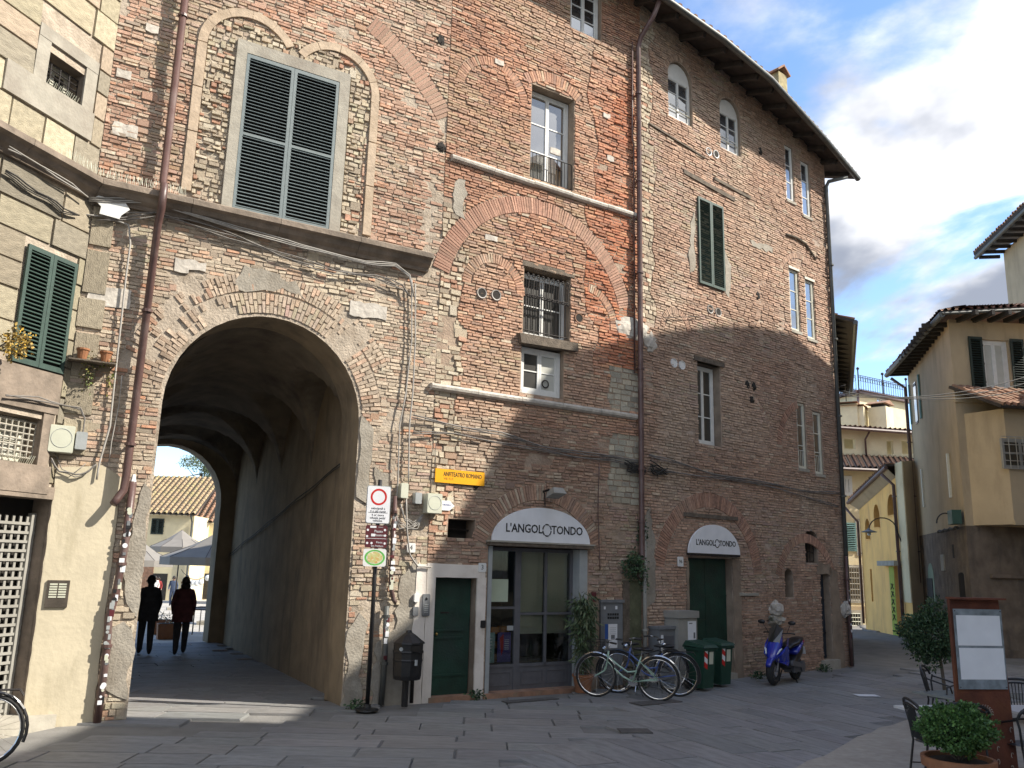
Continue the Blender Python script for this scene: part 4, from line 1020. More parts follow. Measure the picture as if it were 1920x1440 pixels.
MAT['blind'] = M('blind', (.55,.54,.44),.7,.05,5,0)
for (a,b) in ((1.99,2.51),(2.54,3.05)):
    sl = MB(); sl.box((0,0,0),(b-a,.022,.003)); me = sl.mesh('slat'); me.materials.append(MAT['blind']); bl = MB(); bl.fbox(FB,a,b,2.33,2.37,-.30,-.265); bl = build('blind', bl, MAT['blind'], SH)
    rot = (FB.rot()@Matrix.Rotation(R(62),3,'X')).to_euler()
    for i in range(66): put('slat', me, None, bl, loc=FB.p((a+b)/2,.99+i*.0205,-.285), rot=rot)
    m = MB(); m.fbox(FB,a,b,.955,.98,-.30,-.27); build('bottom_rail', m, MAT['blind'], bl)
rm = MB(); a,b,c,d = 1.17,3.29,-.02,2.44   # room behind the glass
rm.add([FB.p(u,z,o) for o in (-.33,-3.3) for u,z in ((a-.3,c),(b+.3,c),(b+.3,d+.2),(a-.3,d+.2))],[(4,5,6,7),(0,4,7,3),(1,2,6,5),(3,7,6,2),(0,1,5,4)])
rm.fbox(FB,1.3,3.0,.45,.5,-.9,-.35)
build('shop_interior', rm, MAT['roomwall'], SH)
m = MB(); m.fbox(FB,1.37,1.73,1.5,1.88,-.229,-.226); nb = build('notice', m, M('green_paper',(.45,.52,.40),.7,.04,5,0), SH)
m = MB(); m.fbox(FB,1.73,1.86,1.02,1.1,-.229,-.226); build('hours_card', m, MAT['lightgrey'], SH)
MAT['poster_teal'] = M('poster_teal',(.28,.42,.40),.6,.35,9,0); MAT['poster_purple'] = M('poster_purple',(.10,.07,.28),.6,.2,6,0); MAT['goods'] = M('orange_boxes',(.55,.22,.04),.6,.2,8,0)
m = MB(); m.fbox(FB,1.29,1.50,.5,.99,-.258,-.250); ps = build('poster', m, MAT['poster_teal'], SH); ps['label'] = 'pale teal printed poster'
m = MB(); [m.fbox(FB,1.32,1.45,.88-.05*k,.895-.05*k,-.2495,-.248) for k in range(5)]; build('print', m, MAT['paper'], ps)
m = MB(); m.fbox(FB,1.56,1.83,.50,.99,-.258,-.250); ps = build('poster', m, MAT['poster_purple'], SH); ps['label'] = 'purple poster with red shape'
m = MB(); m.add([FB.p(a,b,-.2485) for a,b in ((1.60,.90),(1.68,.97),(1.68,.72),(1.64,.60))],[(0,3,2,1)]); build('print', m, MAT['red'], ps)
m = MB(); [m.fbox(FB,1.70,1.79,.86-.03*k,.868-.03*k,-.2495,-.248) for k in range(6)]; build('print', m, MAT['paper'], ps)
for i,(a,z) in enumerate(((1.32,.98),(1.52,.96),(1.72,.97),(1.36,.52),(1.60,.52),(1.5,.72))):
    g = MB(); g.box(FB.p(a+.09,z+.05,-.48),(.17,.14,.11),FB.rot()); tag(build('cake_box', g, MAT['goods']), 'orange boxed cake on the shop window shelf, '+('upper left','upper middle','upper right','lower left','lower middle','centre')[i], 'box', 'boxes in the shop window')
g = MB(); g.fbox(FB,1.3,1.86,.93,.95,-.60,-.34); g.fbox(FB,1.3,1.86,.68,.70,-.6,-.34); build('shelf', g, MAT['eave'], SH)
m = MB(); m.fbox(FB,1.12,3.32,-.06,.05,-.34,.06); st = build('step', m, MAT['rooftile'], BB)
# fascia beam with arched sign
def shop_sign(F, u0, u1, z0, zt, o, label, tsize, beam=True):
    s = thing('shop_sign', label, 'sign', F.p((u0+u1)/2,z0,o), world=True)
    pts = arch_pts(u0,u1,z0,z0+.001,zt,24); m = MB(); m.prism([F.p(a,b,o-.03) for a,b in pts], F.n*.04); build('board', m, MAT['paper'], s)
    if beam: m = MB(); m.fbox(F,u0-.07,u1+.05,z0-.085,z0-.03,-.05,o+.06); build('beam', m, MAT['timber'], s); m = MB(); m.fbox(F,u0-.09,u1+.07,z0-.03,z0-.002,-.05,o+.08); build('ledge', m, MAT['pietra'], s)
    else: m = MB(); m.fbox(F,u0-.0,u1+.0,z0-.05,z0-.002,o-.05,o+.01); build('beam', m, MAT['iron'], s)
    c = (u0+u1)/2; zc = z0+(zt-z0)*.36; w = (u1-u0)
    me = text_mesh("L'ANGOL", tsize, F, c-w*.008, zc, o+.0125, .0015, 'RIGHT', .98, .92); put('lettering', me, MAT['ink'], s)
    me = text_mesh("TONDO", tsize, F, c+w*.085, zc, o+.0125, .0015, 'LEFT', .98, .92); put('lettering', me, MAT['ink'], s)
    m = MB(); r0 = tsize*.44
    for k in range(6):   # ring of arrow-like arcs standing for the O
        a0 = R(k*60+6); pts_ = [F.p(c+w*.038+r0*math.cos(a0+R(t)), zc-tsize*.02+r0*1.12*math.sin(a0+R(t)), o+.0135) for t in range(0,49,8)]; m.tube(pts_, .011*tsize/.2, 5)
    build('ring_letter', m, MAT['ink'], s)
    return s
shop_sign(FB,1.19,3.30,2.53,3.13,.06,"large white half-round sign lettered L'ANGOLOTONDO above the glazed shopfront",.205)
shop_sign(FC,1.22,2.90,2.46,3.05,.10,"smaller white half-round sign lettered L'ANGOLOTONDO above the dark green double door",.16,beam=False)
# lamp above the sign
LP = thing('wall_lamp','metal flood lamp on a bracket above the larger shop sign','lamp',FB.p(2.3,3.35,0),world=True)
m = MB(); m.tube([FB.p(2.27,3.42,0),FB.p(2.27,3.45,.2)],.02,6); m.tube([FB.p(2.27,3.4,.06),FB.p(2.27,3.16,.08)],.012,6); build('bracket', m, MAT['iron'], LP)
m = MB(); m.box(FB.p(2.38,3.40,.24),(.28,.26,.12),FB.rot()@Matrix.Rotation(R(-18),3,'X'),taper=.75); build('housing', m, MAT['palebox'], LP)
# right green door
D2 = thing('shop_door','large dark green double door under the smaller shop sign','door',FC.p(2,0,-.2),world=True)
for (a,b) in ((1.34,2.02),(2.03,2.72)): m = MB(); m.fbox(FC,a,b,.05,2.36,-.2,-.15); build('leaf', m, MAT['darkgreen'], D2)
m = MB(); m.fbox(FC,1.34,2.72,1.6,1.63,-.15,-.14); m.fbox(FC,1.34,2.02,1.12,1.14,-.15,-.14); build('ledge', m, MAT['darkgreen'], D2)
m = MB(); m.fbox(FC,1.3,2.76,-.06,.08,-.3,.06); build('threshold', m, MAT['pietra'], BB)
m = MB(); m.fbox(FC,1.18,2.95,3.18,3.26,-.05,.05); build('timber_lintel', m, MAT['timber'], BB)
m = MB(); m.fbox(FC,2.95,3.6,1.62,1.68,-.0,.05); build('stone_ledge', m, MAT['pietra'], BB)
# far right door and slots
D3 = thing('narrow_door','narrow dark blue-grey door near the right corner of the brick building','door',FC.p(6.28,.19,-.2),world=True)
m = MB(); m.fbox(FC,6.1,6.47,.2,2.1,-.2,-.15); build('leaf', m, M('dark_blue_door',(.02,.03,.045),.55,.3,4,.2), D3)
m = MB(); m.fbox(FC,6.1,6.47,.75,.78,-.15,-.135); m.fbox(FC,6.1,6.47,1.5,1.52,-.15,-.135); build('ledge', m, MAT['black'], D3)
m = MB(); m.fbox(FC,5.95,6.6,-.1,.18,-.2,.12); build('doorstep', m, MAT['pietra'], BB)
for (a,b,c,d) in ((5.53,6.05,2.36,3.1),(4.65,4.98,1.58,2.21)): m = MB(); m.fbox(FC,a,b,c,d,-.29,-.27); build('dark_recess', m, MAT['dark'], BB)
railing(BB,FC,5.55,6.03,2.4,3.0,3,-.1,.01,'iron','window_grille',cross=2)
# projecting rough stones
def rock(name, F, px, py, r, mat, o=.05, parent=BB, seed=0):
    u,z = F.uz(px,py); bm = bmesh.new(); bmesh.ops.create_icosphere(bm, subdivisions=3, radius=1)
    for v in bm.verts:
        n = 1+.7*(float(vn(v.co.x*1.3+seed,v.co.z*1.3+v.co.y,1.6,seed))-.5)+.5*(float(vn(v.co.y*3+seed,v.co.x*3-v.co.z,1.7,seed+2))-.5)
        v.co = Vector((v.co.x*r[0]*n, v.co.y*r[1]*n, v.co.z*r[2]*n))
    me = bpy.data.meshes.new(name); bm.to_mesh(me); bm.free(); me.transform(F.rot().to_4x4()); me.materials.append(mat)
    return put(name, me, None, parent, loc=F.p(u,z,o))
rock('white_stone',FB,1186,618,(.42,.055,.20),MAT['white_stone'],o=.01,seed=3); rock('white_stone',FC,1218,640,(.22,.055,.22),MAT['white_stone'],o=.01,seed=5)
rock('white_stone',FC,1448,1140,(.15,.14,.15),MAT['white_stone'],o=.08,seed=8); rock('white_stone',FC,1579,1143,(.11,.14,.20),MAT['white_stone'],o=.08,seed=9)
rock('corbel',FC,1450,1163,(.2,.18,.12),MAT['pietra'],o=.04,seed=4)
for (px,py) in ((827,277),(825,75),(892,905)): rock('putlog_hole',FA if px<830 else FB,px,py,(.08,.03,.10),MAT['dark'],o=.012,seed=px)
for (px,py) in ((1400,722),(1412,725),(1408,750),(1424,283),(1421,555)): rock('putlog_hole',FC,px,py,(.07,.03,.09),MAT['dark'],o=.012,seed=px)
for (px,py,w_,h_) in ((357,497,.22,.07),(340,505,.1,.05),(205,557,.27,.14),(690,583,.32,.12),(235,245,.16,.1),(285,55,.09,.06),(232,140,.1,.07),(1040,285,.12,.06),(1136,218,.09,.05),(1143,298,.09,.05),(920,447,.13,.05),(935,118,.1,.05)):
    F = FA if px < 815 else FB; u,z = F.uz(px,py); m = MB(); pj = jag([(u-w_,z-h_),(u+w_,z-h_),(u+w_,z+h_),(u-w_,z+h_)],.025,.08); m.prism([F.p(a,b,-.005) for a,b in pj],F.n*random.uniform(.03,.045)); build('pale_stone', m, MAT['white_stone'], BB)
# ================================================================ PIPES AND CABLES
def pipe(F, pts, r, o, mat, label, rings_=(), name='drainpipe', cat='drainpipe', n=10, rings_r=1.35):
    t = thing(name, label, cat, F.p(*pts[-1][:2],0), world=True); m = MB()
    P_ = [F.p(p[0],p[1],(p[2] if len(p)>2 else o)) for p in pts]; m.tube(P_, r, n); build('tube', m, MAT[mat], t, smooth=True)
    for z in rings_:
        for i in range(len(pts)-1):
            (u0,z0),(u1,z1) = pts[i][:2], pts[i+1][:2]
            if min(z0,z1) <= z <= max(z0,z1) and abs(z0-z1) > .01:
                u = u0+(u1-u0)*(z-z0)/(z1-z0); m = MB(); m.tube([F.p(u,z-.02,o),F.p(u,z+.02,o)], r*rings_r, n); m.fbox(F,u-.015,u+.015,z-.012,z+.012,0,o); build('bracket', m, MAT[mat], t); break
    return t
uL = FA.uz(300,170)[0]
zb = FA.uz(205,965)
pipe(FA,[(-.30,14.5,.16),(-.30,7.45,.16),(-.30,7.35,.34),(-.30,6.98,.34),(-.30,6.8,.15),(-.32,3.2,.15),(-.33,2.98,.15),(-.40,2.85,.17),(-.44,2.78,.2)],.055,.16,'pipe','brown metal rain pipe running down left of the archway and over the cornice',(13,10.2,5.5,3.6))
# cast iron standpipe with stickers
sp_ = pipe(FA,[(-.22,3.1),(-.23,2.2),(-.27,1.6),(-.32,1.3),(-.30,.9),(-.31,.0)],.05,.10,'pipe','lower brown pipe covered in stickers beside the ochre plaster',(2.0,.95))
STK = [MAT['paper'],MAT['offwhite'],MAT['paper'],MAT['brownsign'],MAT['black'],MAT['lightgrey'],MAT['lightgrey'],MAT['greybox'],MAT['paper'],MAT['black'],MAT['greybox'],MAT['offwhite']]
def stickers(t, F, uf, z0, z1, n, o, r, seed):
    rnd = random.Random(seed)
    for i in range(n):
        z = rnd.uniform(z0,z1); u = uf(z)+rnd.uniform(-r*.5,r*.5); w = rnd.uniform(.014,.034); h = rnd.uniform(.018,.045); m = MB(); oo = o+math.sqrt(max(.0001,r*r-(u-uf(z))**2))+.003
        if rnd.random() < .35: m.add([F.p(u+w*math.cos(a),z+w*math.sin(a),oo) for a in [k*math.pi/5 for k in range(10)]],[tuple(range(10))])
        else: m.fbox(F,u-w,u+w,z-h,z+h,oo-.006,oo+.001)
        build('sticker', m, rnd.choice(STK), t)
def ul(z): return float(np.interp(z,[0,.9,1.3,1.6,2.2,3.1],[-.31,-.30,-.32,-.27,-.23,-.22]))
stickers(sp_,FA,ul,.2,2.75,46,.10,.05,3)
m = MB(); m.tube([FA.p(-.22,3.08,.1),FA.p(-.22,3.2,.1)],[.05,.02],8); build('cap', m, MAT['white'], sp_)
# right of arch: dark pipe with stickers + green pipe
jr = FA.uz(735,930)[0]
sp2 = pipe(FA,[(3.66,3.15),(3.66,1.75),(3.72,1.55),(3.76,1.5)],.035,.08,'pipe','short dark pipe with white stickers behind the traffic sign pole',(2.9,))
stickers(sp2,FA,lambda z:3.66,1.7,2.9,26,.08,.035,5)
sp3 = pipe(FA,[(3.60,1.45),(3.62,.7),(3.60,0.0)],.045,.10,'gutter','grey-green standpipe with stickers between sign pole and litter bin',(1.3,.6))
stickers(sp3,FA,lambda z:3.61,.65,1.4,14,.10,.045,6)
pipe(FA,[(4.11,.75),(4.11,.45),(4.11,0.0)],.03,.08,'iron','thin rusty iron pipe stub beside the litter bin',(.55,.4))
# main drainpipe at the joint B/C
pipe(FB,[(4.66,14.0,.62),(4.6,13.7,.5),(4.5,13.3,.2),(4.49,13.1,.13),(4.51,2.3,.13),(4.45,2.1,.15),(4.38,1.95,.2)],.055,.13,'pipe','tall brown drainpipe down the middle of the facade from the eaves',(12,10,8,6,4,3))
pipe(FB,[(4.60,3.0),(4.60,.0)],.04,.10,'palebox','pale lower pipe behind the bicycles',(2,1))
pipe(FB,[(4.36,13.2,.09),(4.36,10.9,.07),(4.40,10.85,.07),(4.40,5.9,.07)],.018,.07,'pipe','thin dark conduit beside the tall brown drainpipe',())
# corner pipe
FCe = FC
pipe(FC,[(7.62,12.5,.45),(7.22,12.35,.14),(7.18,12.2,.08),(7.16,.0,.08)],.05,.10,'gutter','grey downpipe at the right corner of the brick building',(10,8,6,4,2,1))
sp4 = pipe(FC,[(7.08,2.55),(7.09,.0)],.035,.12,'pipe','dark pipe with white stickers at the right corner',(2,1)); stickers(sp4,FC,lambda z:7.09,.6,2.0,14,.12,.035,8)

def cable(label, F, pix, r=.012, o=.06, mat='cable', n=5, sag=0.0, strands=1, spread=.03, pts=None):
    P_ = [F.uz(*p) for p in pix] if pts is None else pts; m = MB()
    for s_ in range(strands):
        Q = []; ph = random.random()*6
        for i in range(len(P_)-1):
            (a,b),(c,d) = P_[i],P_[i+1]; K = max(2,int(math.hypot(c-a,d-b)/.18))
            for k in range(K):
                t = k/K; dz = -sag*4*t*(1-t)+ (spread*(s_-(strands-1)/2)*.6 + spread*.5*math.sin(ph+3.1*(i+t)))*(1 if strands>1 else .25)
                Q.append(F.p(a+(c-a)*t, b+(d-b)*t+dz, o+random.uniform(-.004,.004)+.006*s_))
        Q.append(F.p(P_[-1][0],P_[-1][1],o)); m.tube(Q, r*random.uniform(.7,1.1), n)
    return tag(build('cable', m, MAT[mat], smooth=True), label, 'cable')
cable('pale grey cable bundle clipped under the stone cornice above the archway',FA,[(165,378),(275,385),(420,425),(560,468),(680,495),(735,502),(762,520),(770,560)],.011,.13,'greypipe',strands=3,spread=.035)
cable('dark cable bundle sagging below the cornice over the archway crown',FA,[(180,415),(290,405),(350,420),(450,452),(520,480),(620,512),(700,522),(750,540),(766,560)],.011,.09,'cable',strands=3,spread=.045)
cable('cables dropping down the wall right of the archway',FA,[(768,530),(768,640),(757,740),(745,800),(742,905),(738,960)],.013,.08,'greypipe',strands=2,spread=.05)
cable('thin conduit beside the falling cables right of the archway',FA,[(775,535),(775,640),(770,740),(764,800),(762,905)],.013,.08,'greypipe')
cable('upper cable running along the facade from the arch to the corner',FB,[(770,783),(850,800),(935,815),(1010,838),(1080,850),(1200,866)],.012,.07,'cable',strands=3,spread=.03)
cable('lower cable running along the facade above the shop sign',FB,[(770,812),(850,815),(960,835),(1070,858),(1140,862),(1200,880)],.010,.07,'cable',strands=2,spread=.03)
cable('cable along the right facade above the small shop sign',FC,[(1212,852),(1250,865),(1330,888),(1420,905),(1500,920),(1568,925)],.012,.07,'cable',strands=2,spread=.04)
cable('second cable above the arches on the right facade',FC,[(1212,880),(1300,892),(1360,897),(1450,915),(1568,950)],.010,.06,'cable',strands=2,spread=.03)
cable('iron tie cable stretched over the narrow window on the right facade',FC,[(1238,597),(1320,594)],.007,.08,'iron')
cable('black cable knot beside the tall drainpipe',FB,[(1165,865),(1180,880),(1195,872),(1190,885),(1170,878),(1200,890),(1205,880),(1175,868)],.014,.09,'darkcable',strands=3,spread=.06)
cable('black cable loops left of the right facade joint',FC,[(1212,870),(1235,880),(1245,885),(1225,890),(1214,878),(1240,890)],.014,.09,'darkcable',strands=3,spread=.06)
cable('white conduit curving down right of the left green shutters',FA,[(150,405),(200,410),(240,425),(243,460),(235,520),(222,640),(213,720),(205,800),(185,870),(180,900)],.016,.07,'greypipe')
cable('thin white wire beside the left brown rain pipe',FA,[(228,705),(222,760),(208,830),(204,865)],.008,.06,'greypipe')
cable('old cable over the left barred window and down to the meter box',FL,[(0,742),(60,748),(110,760)],.012,.09,'cable',strands=2,spread=.03)
cable('cable bending down to the grey box above the ochre plaster',FA,[(110,760),(150,768),(158,785),(155,810),(150,830)],.011,.07,'cable',strands=2,spread=.02)
cable('cable loop hanging over the top of the ochre plaster',FA,[(95,862),(110,885),(140,893),(165,885),(180,872)],.010,.08,'cable',strands=2,spread=.03)
cable('second thin loop of wire on the ochre plaster',FA,[(103,850),(115,880),(135,890),(160,870)],.006,.07,'cable')
cable('dark cables along the left stone wall under the cornice',FL,[(0,325),(40,350),(80,375),(110,395),(140,405)],.012,.08,'darkcable',strands=3,spread=.04)
cable('white cable along the left stone wall under the cornice',FL,[(0,280),(60,312),(120,350),(150,372)],.012,.14,'greypipe',strands=2,spread=.03)
cable('thick conduit curving from the falling cables to the pink plaster',FA,[(758,930),(760,1000),(765,1040),(780,1062),(805,1063)],.016,.07,'greypipe')
cable('tangled wires below the two meter boxes',FA,[(738,960),(745,985),(760,990),(780,985),(790,965),(770,985),(755,975),(748,945)],.008,.07,'greypipe',strands=3,spread=.05)
cable('thin brown gas pipe above the grey metal cabinet',FB,[(1120,870),(1118,960),(1120,1020),(1122,1068)],.010,.05,'pipe')
cable('thin wire under the vents on the front facade',FB,[(815,880),(816,800)],.005,.03,'cable')
# overhead wires across the alley
m = MB()
for (z_, dz) in ((6.9,0),(7.05,.1),(6.6,-.1)):
    a = FC.p(7.28, 6.6+dz*.6, .1); b = depth_pt(1925,718+dz*120,23.3); P_ = [a.lerp(b,t/14)-Vector((0,0,.5*4*(t/14)*(1-t/14)*.5)) for t in range(15)]; m.tube(P_, .012, 5)
tag(build('overhead_wires', m, MAT['darkcable']), 'black overhead wires crossing the alley to the yellow house', 'cable')
# joint insulators at corner
m = MB(); 
for k in range(3): p = FC.p(7.28,6.5+.14*k,.1); m.tube([p, p+Vector((.16,.05,.05)), p+Vector((.18,.1,-.08))],.012,5)
tag(build('cable_bracket', m, MAT['iron']), 'iron bracket holding wires at the building corner', 'bracket')

# ================================================================ BOXES, SIGNS ON THE WALLS
def wbox(name, label, cat, F, px, py, w, h, d, mat, lid=True, grp=None, bevel=.012, circle=False):
    u,z = F.uz(px,py); t = thing(name, label, cat, F.p(u,z,0), world=True, group=grp); m = MB()
    pts = [(-w/2+bevel,-h/2),(w/2-bevel,-h/2),(w/2,-h/2+bevel),(w/2,h/2-bevel),(w/2-bevel,h/2),(-w/2+bevel,h/2),(-w/2,h/2-bevel),(-w/2,-h/2+bevel)]
    m.prism([F.p(u+a,z+b,.02) for a,b in pts], F.n*d); build('case', m, MAT[mat], t)
    m = MB(); m.prism([F.p(u+a*.96,z+b*.96,.02+d) for a,b in pts], F.n*.008); build('lid', m, MAT[mat], t)
    if circle: m = MB(); m.tube([F.p(u+w*.42*math.cos(k*math.pi/10),z+w*.42*math.sin(k*math.pi/10)+h*.03,.03+d) for k in range(20)],.003,4,closed=True); build('rim_line', m, MAT['lightgrey'], t)
    return t
wbox('meter_box','pale green square meter box above the ochre plaster at left','box',FA,114,825,.30,.36,.12,'offwhite',circle=True)
wbox('junction_box','small grey junction box right of the pale green meter box','box',FA,151,828,.14,.24,.09,'lightgrey')
wbox('meter_box','cream meter box right of the traffic sign, beside the arrow sign','box',FA,806,945,.27,.32,.16,'offwhite',circle=True)
wbox('junction_box','grey junction box left of the cream meter box','box',FA,779,935,.12,.18,.10,'lightgrey')
wbox('junction_box','narrow cream box between the cables right of the traffic sign','box',FA,752,921,.13,.24,.12,'offwhite')
wbox('doorbell','small white doorbell with black button left of the intercom','intercom',FA,778,1121,.09,.13,.05,'white')
wbox('switch_box','small grey metal plate below the white doorbell','box',FA,777,1146,.1,.14,.03,'greybox')
ic = wbox('intercom','grey steel intercom panel left of the green street door','intercom',FA,796,1134,.13,.34,.04,'greybox')
u,z = FA.uz(796,1134)
for k in range(5): m = MB(); m.fbox(FA,u-.035,u+.035,z-.12+.03*k,z-.105+.03*k,.068,.073); build('button', m, MAT['lightgrey'], ic)
m = MB(); m.ball(FA.p(u,z+.1,.065),.022); build('speaker', m, MAT['black'], ic)
wbox('keypad','small black keypad on the pink jamb right of the green door','intercom',FB,903,1170,.08,.12,.04,'black')
# push-button panel on ochre plaster
u,z = FA.uz(107,1113); bp_ = thing('bell_panel','dark bronze doorbell panel with rows of name buttons on the ochre plaster','intercom',FA.p(u,z,0),world=True)
m = MB(); m.fbox(FA,u-.13,u+.13,z-.17,z+.17,.02,.06); build('plate', m, M('bronze',(.12,.10,.08),.4,.2,6,.1,metal=.5), bp_)
for r_ in range(6):
    for c_ in range(2): m = MB(); m.fbox(FA,u-.10+.105*c_,u-.01+.105*c_,z+.11-.032*r_,z+.13-.032*r_,.06,.066); build('button', m, MAT['offwhite'], bp_)
# plaque light under the cornice
u,z = FA.uz(207,394); pl = thing('wall_plaque','white shield-shaped plate hanging under the cornice at left','plaque',FA.p(u,z,0),world=True)
m = MB(); m.prism([FA.p(u+a,z+b,.10) for a,b in ((-.14,-.13),(.12,-.15),(.14,-.09),(.24,.02),(.17,.11),(-.18,.13),(-.24,.08),(-.13,-.02))], FA.n*.025); build('plate', m, MAT['white'], pl)
m = MB(); m.tube([FA.p(u,z,.0),FA.p(u,z,.11)],.02,6); build('mount', m, MAT['iron'], pl)
# yellow street sign
u0,z0 = FB.uz(813,895); u1,z1 = FB.uz(905,896); uc,zc = (u0+u1)/2, 3.62
ys_ = thing('street_sign','yellow enamel sign reading ANFITEATRO ROMANO above the green street door','sign',FB.p(uc,zc,0),world=True)
uA = FB.uz(813,893)[0]; uB = FB.uz(905,898)[0]; zA = (FB.uz(813,878)[1]+FB.uz(905,887)[1])/2; zB = (FB.uz(813,905)[1]+FB.uz(905,911)[1])/2
m = MB(); m.fbox(FB,uA,uB,zB,zA,.04,.06); build('plate', m, MAT['yellow'], ys_)
put('lettering', text_mesh('ANFITEATRO ROMANO', .105, FB, uA+(uB-uA)*.55, zA-(zA-zB)*.36, .0615, .002, 'CENTER', 1.0, .66), MAT['ink'], ys_)
put('small_lettering', text_mesh('VIE. F.I.T.', .05, FB, uA+.26, zB+.07, .0615, .001), M('faint_ink',(.35,.15,.02),.5,.1,5,0), ys_)
# arrow sign
u,z = FB.uz(833,948); 
ar = thing('arrow_sign','small white arrow-shaped sign right of the cream meter box','sign',FB.p(u,z,0),world=True); m = MB(); m.prism([FB.p(u+a,z+b,.03) for a,b in ((-.16,-.08),(.08,-.08),(.17,.0),(.08,.08),(-.16,.08))], FB.n*.012); build('plate', m, MAT['paper'], ar)
put('lettering', text_mesh('OTTO BRUNELLI', .04, FB, u-.02, z+.01, .0435, .0005, xs=.8), M('blue_ink',(.02,.05,.25),.5,.1,5,0), ar)
# house numbers
def plaque(F, px, py, txt, label, w=.15, h=.15, s=.11):
    u,z = F.uz(px,py); t = thing('house_number', label, 'sign', F.p(u,z,0), world=True); m = MB(); b=.015
    m.prism([F.p(u+a,z+c,.03) for a,c in ((-w/2+b,-h/2),(w/2-b,-h/2),(w/2,-h/2+b),(w/2,h/2-b),(w/2-b,h/2),(-w/2+b,h/2),(-w/2,h/2-b),(-w/2,-h/2+b))], F.n*.014); build('tile', m, MAT['white'], t)
    put('number', text_mesh(txt, s, F, u, z, .0455, .001), MAT['ink'], t)
plaque(FA,769,1027,'4','white house number tile reading 4 beside the hanging conduit')
plaque(FB,902,1064,'3','white house number tile reading 3 over the pink jamb')
plaque(FC,1273,1053,'96','white house number tile reading 96 left of the green double door',.17,.19,.10)
for i,(px,py) in enumerate(((1111,1114),(1111,1124))):
    u,z = FB.uz(px,py); m = MB(); m.fbox(FB,u-.05,u+.05,z-.04,z+.04,.03,.045); tag(build('small_plate', m, MAT['brownsign']), ('upper','lower')[i]+' little dark plate left of the grey cabinet','plate','little dark plates')

# ---- traffic sign on pole
p0 = gnd(688,1332); TSg = thing('traffic_sign','round red-ringed no-vehicles sign with two smaller plates on a dark pole','traffic sign',(p0.x,p0.y,0),world=True)
ptop = 3.35
m = MB(); m.tube([(p0.x,p0.y,0),(p0.x,p0.y,ptop)],.032,10); build('pole', m, MAT['black'], TSg, smooth=True)
m = MB(); m.lathe([(.17,0),(.165,.02),(.06,.035),(.05,.09)],(p0.x,p0.y,0),18); build('base', m, MAT['black'], TSg)
FS = Frame((p0.x-1.0, p0.y-.36-.05),(p0.x+1.0, p0.y+.36-.05))   # sign plane faces the street
def sc_(px,py): return FS.uz(px,py)
def rplate(t, x0,x1,y0,y1, mat, o, name, b=.03, skew=None):
    a = FS.uz((x0+x1)/2,(y0+y1)/2); w = (FS.uz(x1,(y0+y1)/2)[0]-FS.uz(x0,(y0+y1)/2)[0]); h = abs(FS.uz((x0+x1)/2,y0)[1]-FS.uz((x0+x1)/2,y1)[1])
    u,z = a; pts=[]
    for (cx_,cy_,a0) in ((w/2-b,h/2-b,0),(-w/2+b,h/2-b,90),(-w/2+b,-h/2+b,180),(w/2-b,-h/2+b,270)):
        for k in range(4): an = R(a0+30*k); pts.append((cx_+b*math.cos(an),cy_+b*math.sin(an)))
    m = MB(); m.prism([FS.p(u+p[0],z+p[1],o) for p in pts], FS.n*.004); return build(name, m, MAT[mat], t), u, z, w, h
o1,u,z,w,h = rplate(TSg,686,731,911,982,'lightgrey',.035,'sign_plate')
o2,u,z,w,h = rplate(TSg,687.2,729.8,912.2,980.8,'paper',.0395,'sign_face')
m = MB(); rs = w*.36; zc_ = z+h*.21
K=40; vs=[FS.p(u+r_*math.cos(2*math.pi*k/K), zc_+r_*math.sin(2*math.pi*k/K), .0445) for r_ in (rs*.76,rs) for k in range(K)]; m.add(vs,[(k,K+k,K+(k+1)%K,(k+1)%K) for k in range(K)]); build('red_ring', m, MAT['red'], TSg)
for i,(t_,dz) in enumerate((('velocipedi a',-.105),('4 o più ruote',-.185),('4 or more',-.29),('wheels pedal',-.37),('vehicles',-.445))):
    put('lettering', text_mesh(t_, .05, FS, u, z+h*.0+dz*h*.98, .0448, .0006, xs=.9), MAT['ink'], TSg)
m = MB(); m.fbox(FS,u-w*.42,u+w*.42,z-h*.225,z-h*.215,.0442,.0452); build('line', m, MAT['ink'], TSg)
o3,u,z,w,h = rplate(TSg,684,725,985,1027,'brownsign',.037,'direction_plate')
for t_,s_,dx,dz in (('Piazza',.075,.03,.23),('Anfiteatro',.066,.02,.06),('di Lucca',.03,.06,.42),('Piazza',.055,.05,-.26),('San Frediano',.05,.02,-.42)): put('lettering', text_mesh(t_, s_*.72, FS, u+dx, z+dz*h, .0415+.001, .0006), MAT['paper'], TSg)
m = MB(); m.fbox(FS,u-w*.46,u+w*.46,z-h*.10,z-h*.085,.0412,.0425); m.fbox(FS,u-w*.3,u-w*.02,z+h*.38,z+h*.47,.0412,.044); m.fbox(FS,u-w*.24,u-w*.06,z-h*.0,z+h*.12,.0412,.045)
for (a,b) in ((-.4,.28),(.38,.3),(-.42,.0),(.4,.05),(-.4,-.3),(-.2,-.3),(.4,-.3)): m.add([FS.p(u+a*w+.018*math.cos(k*.785),z+b*h+.018*math.sin(k*.785),.0425) for k in range(8)],[tuple(range(8))])
build('symbols', m, MAT['paper'], TSg)
o4,u,z,w,h = rplate(TSg,680,723,1029,1062,'white',.037,'map_plate')
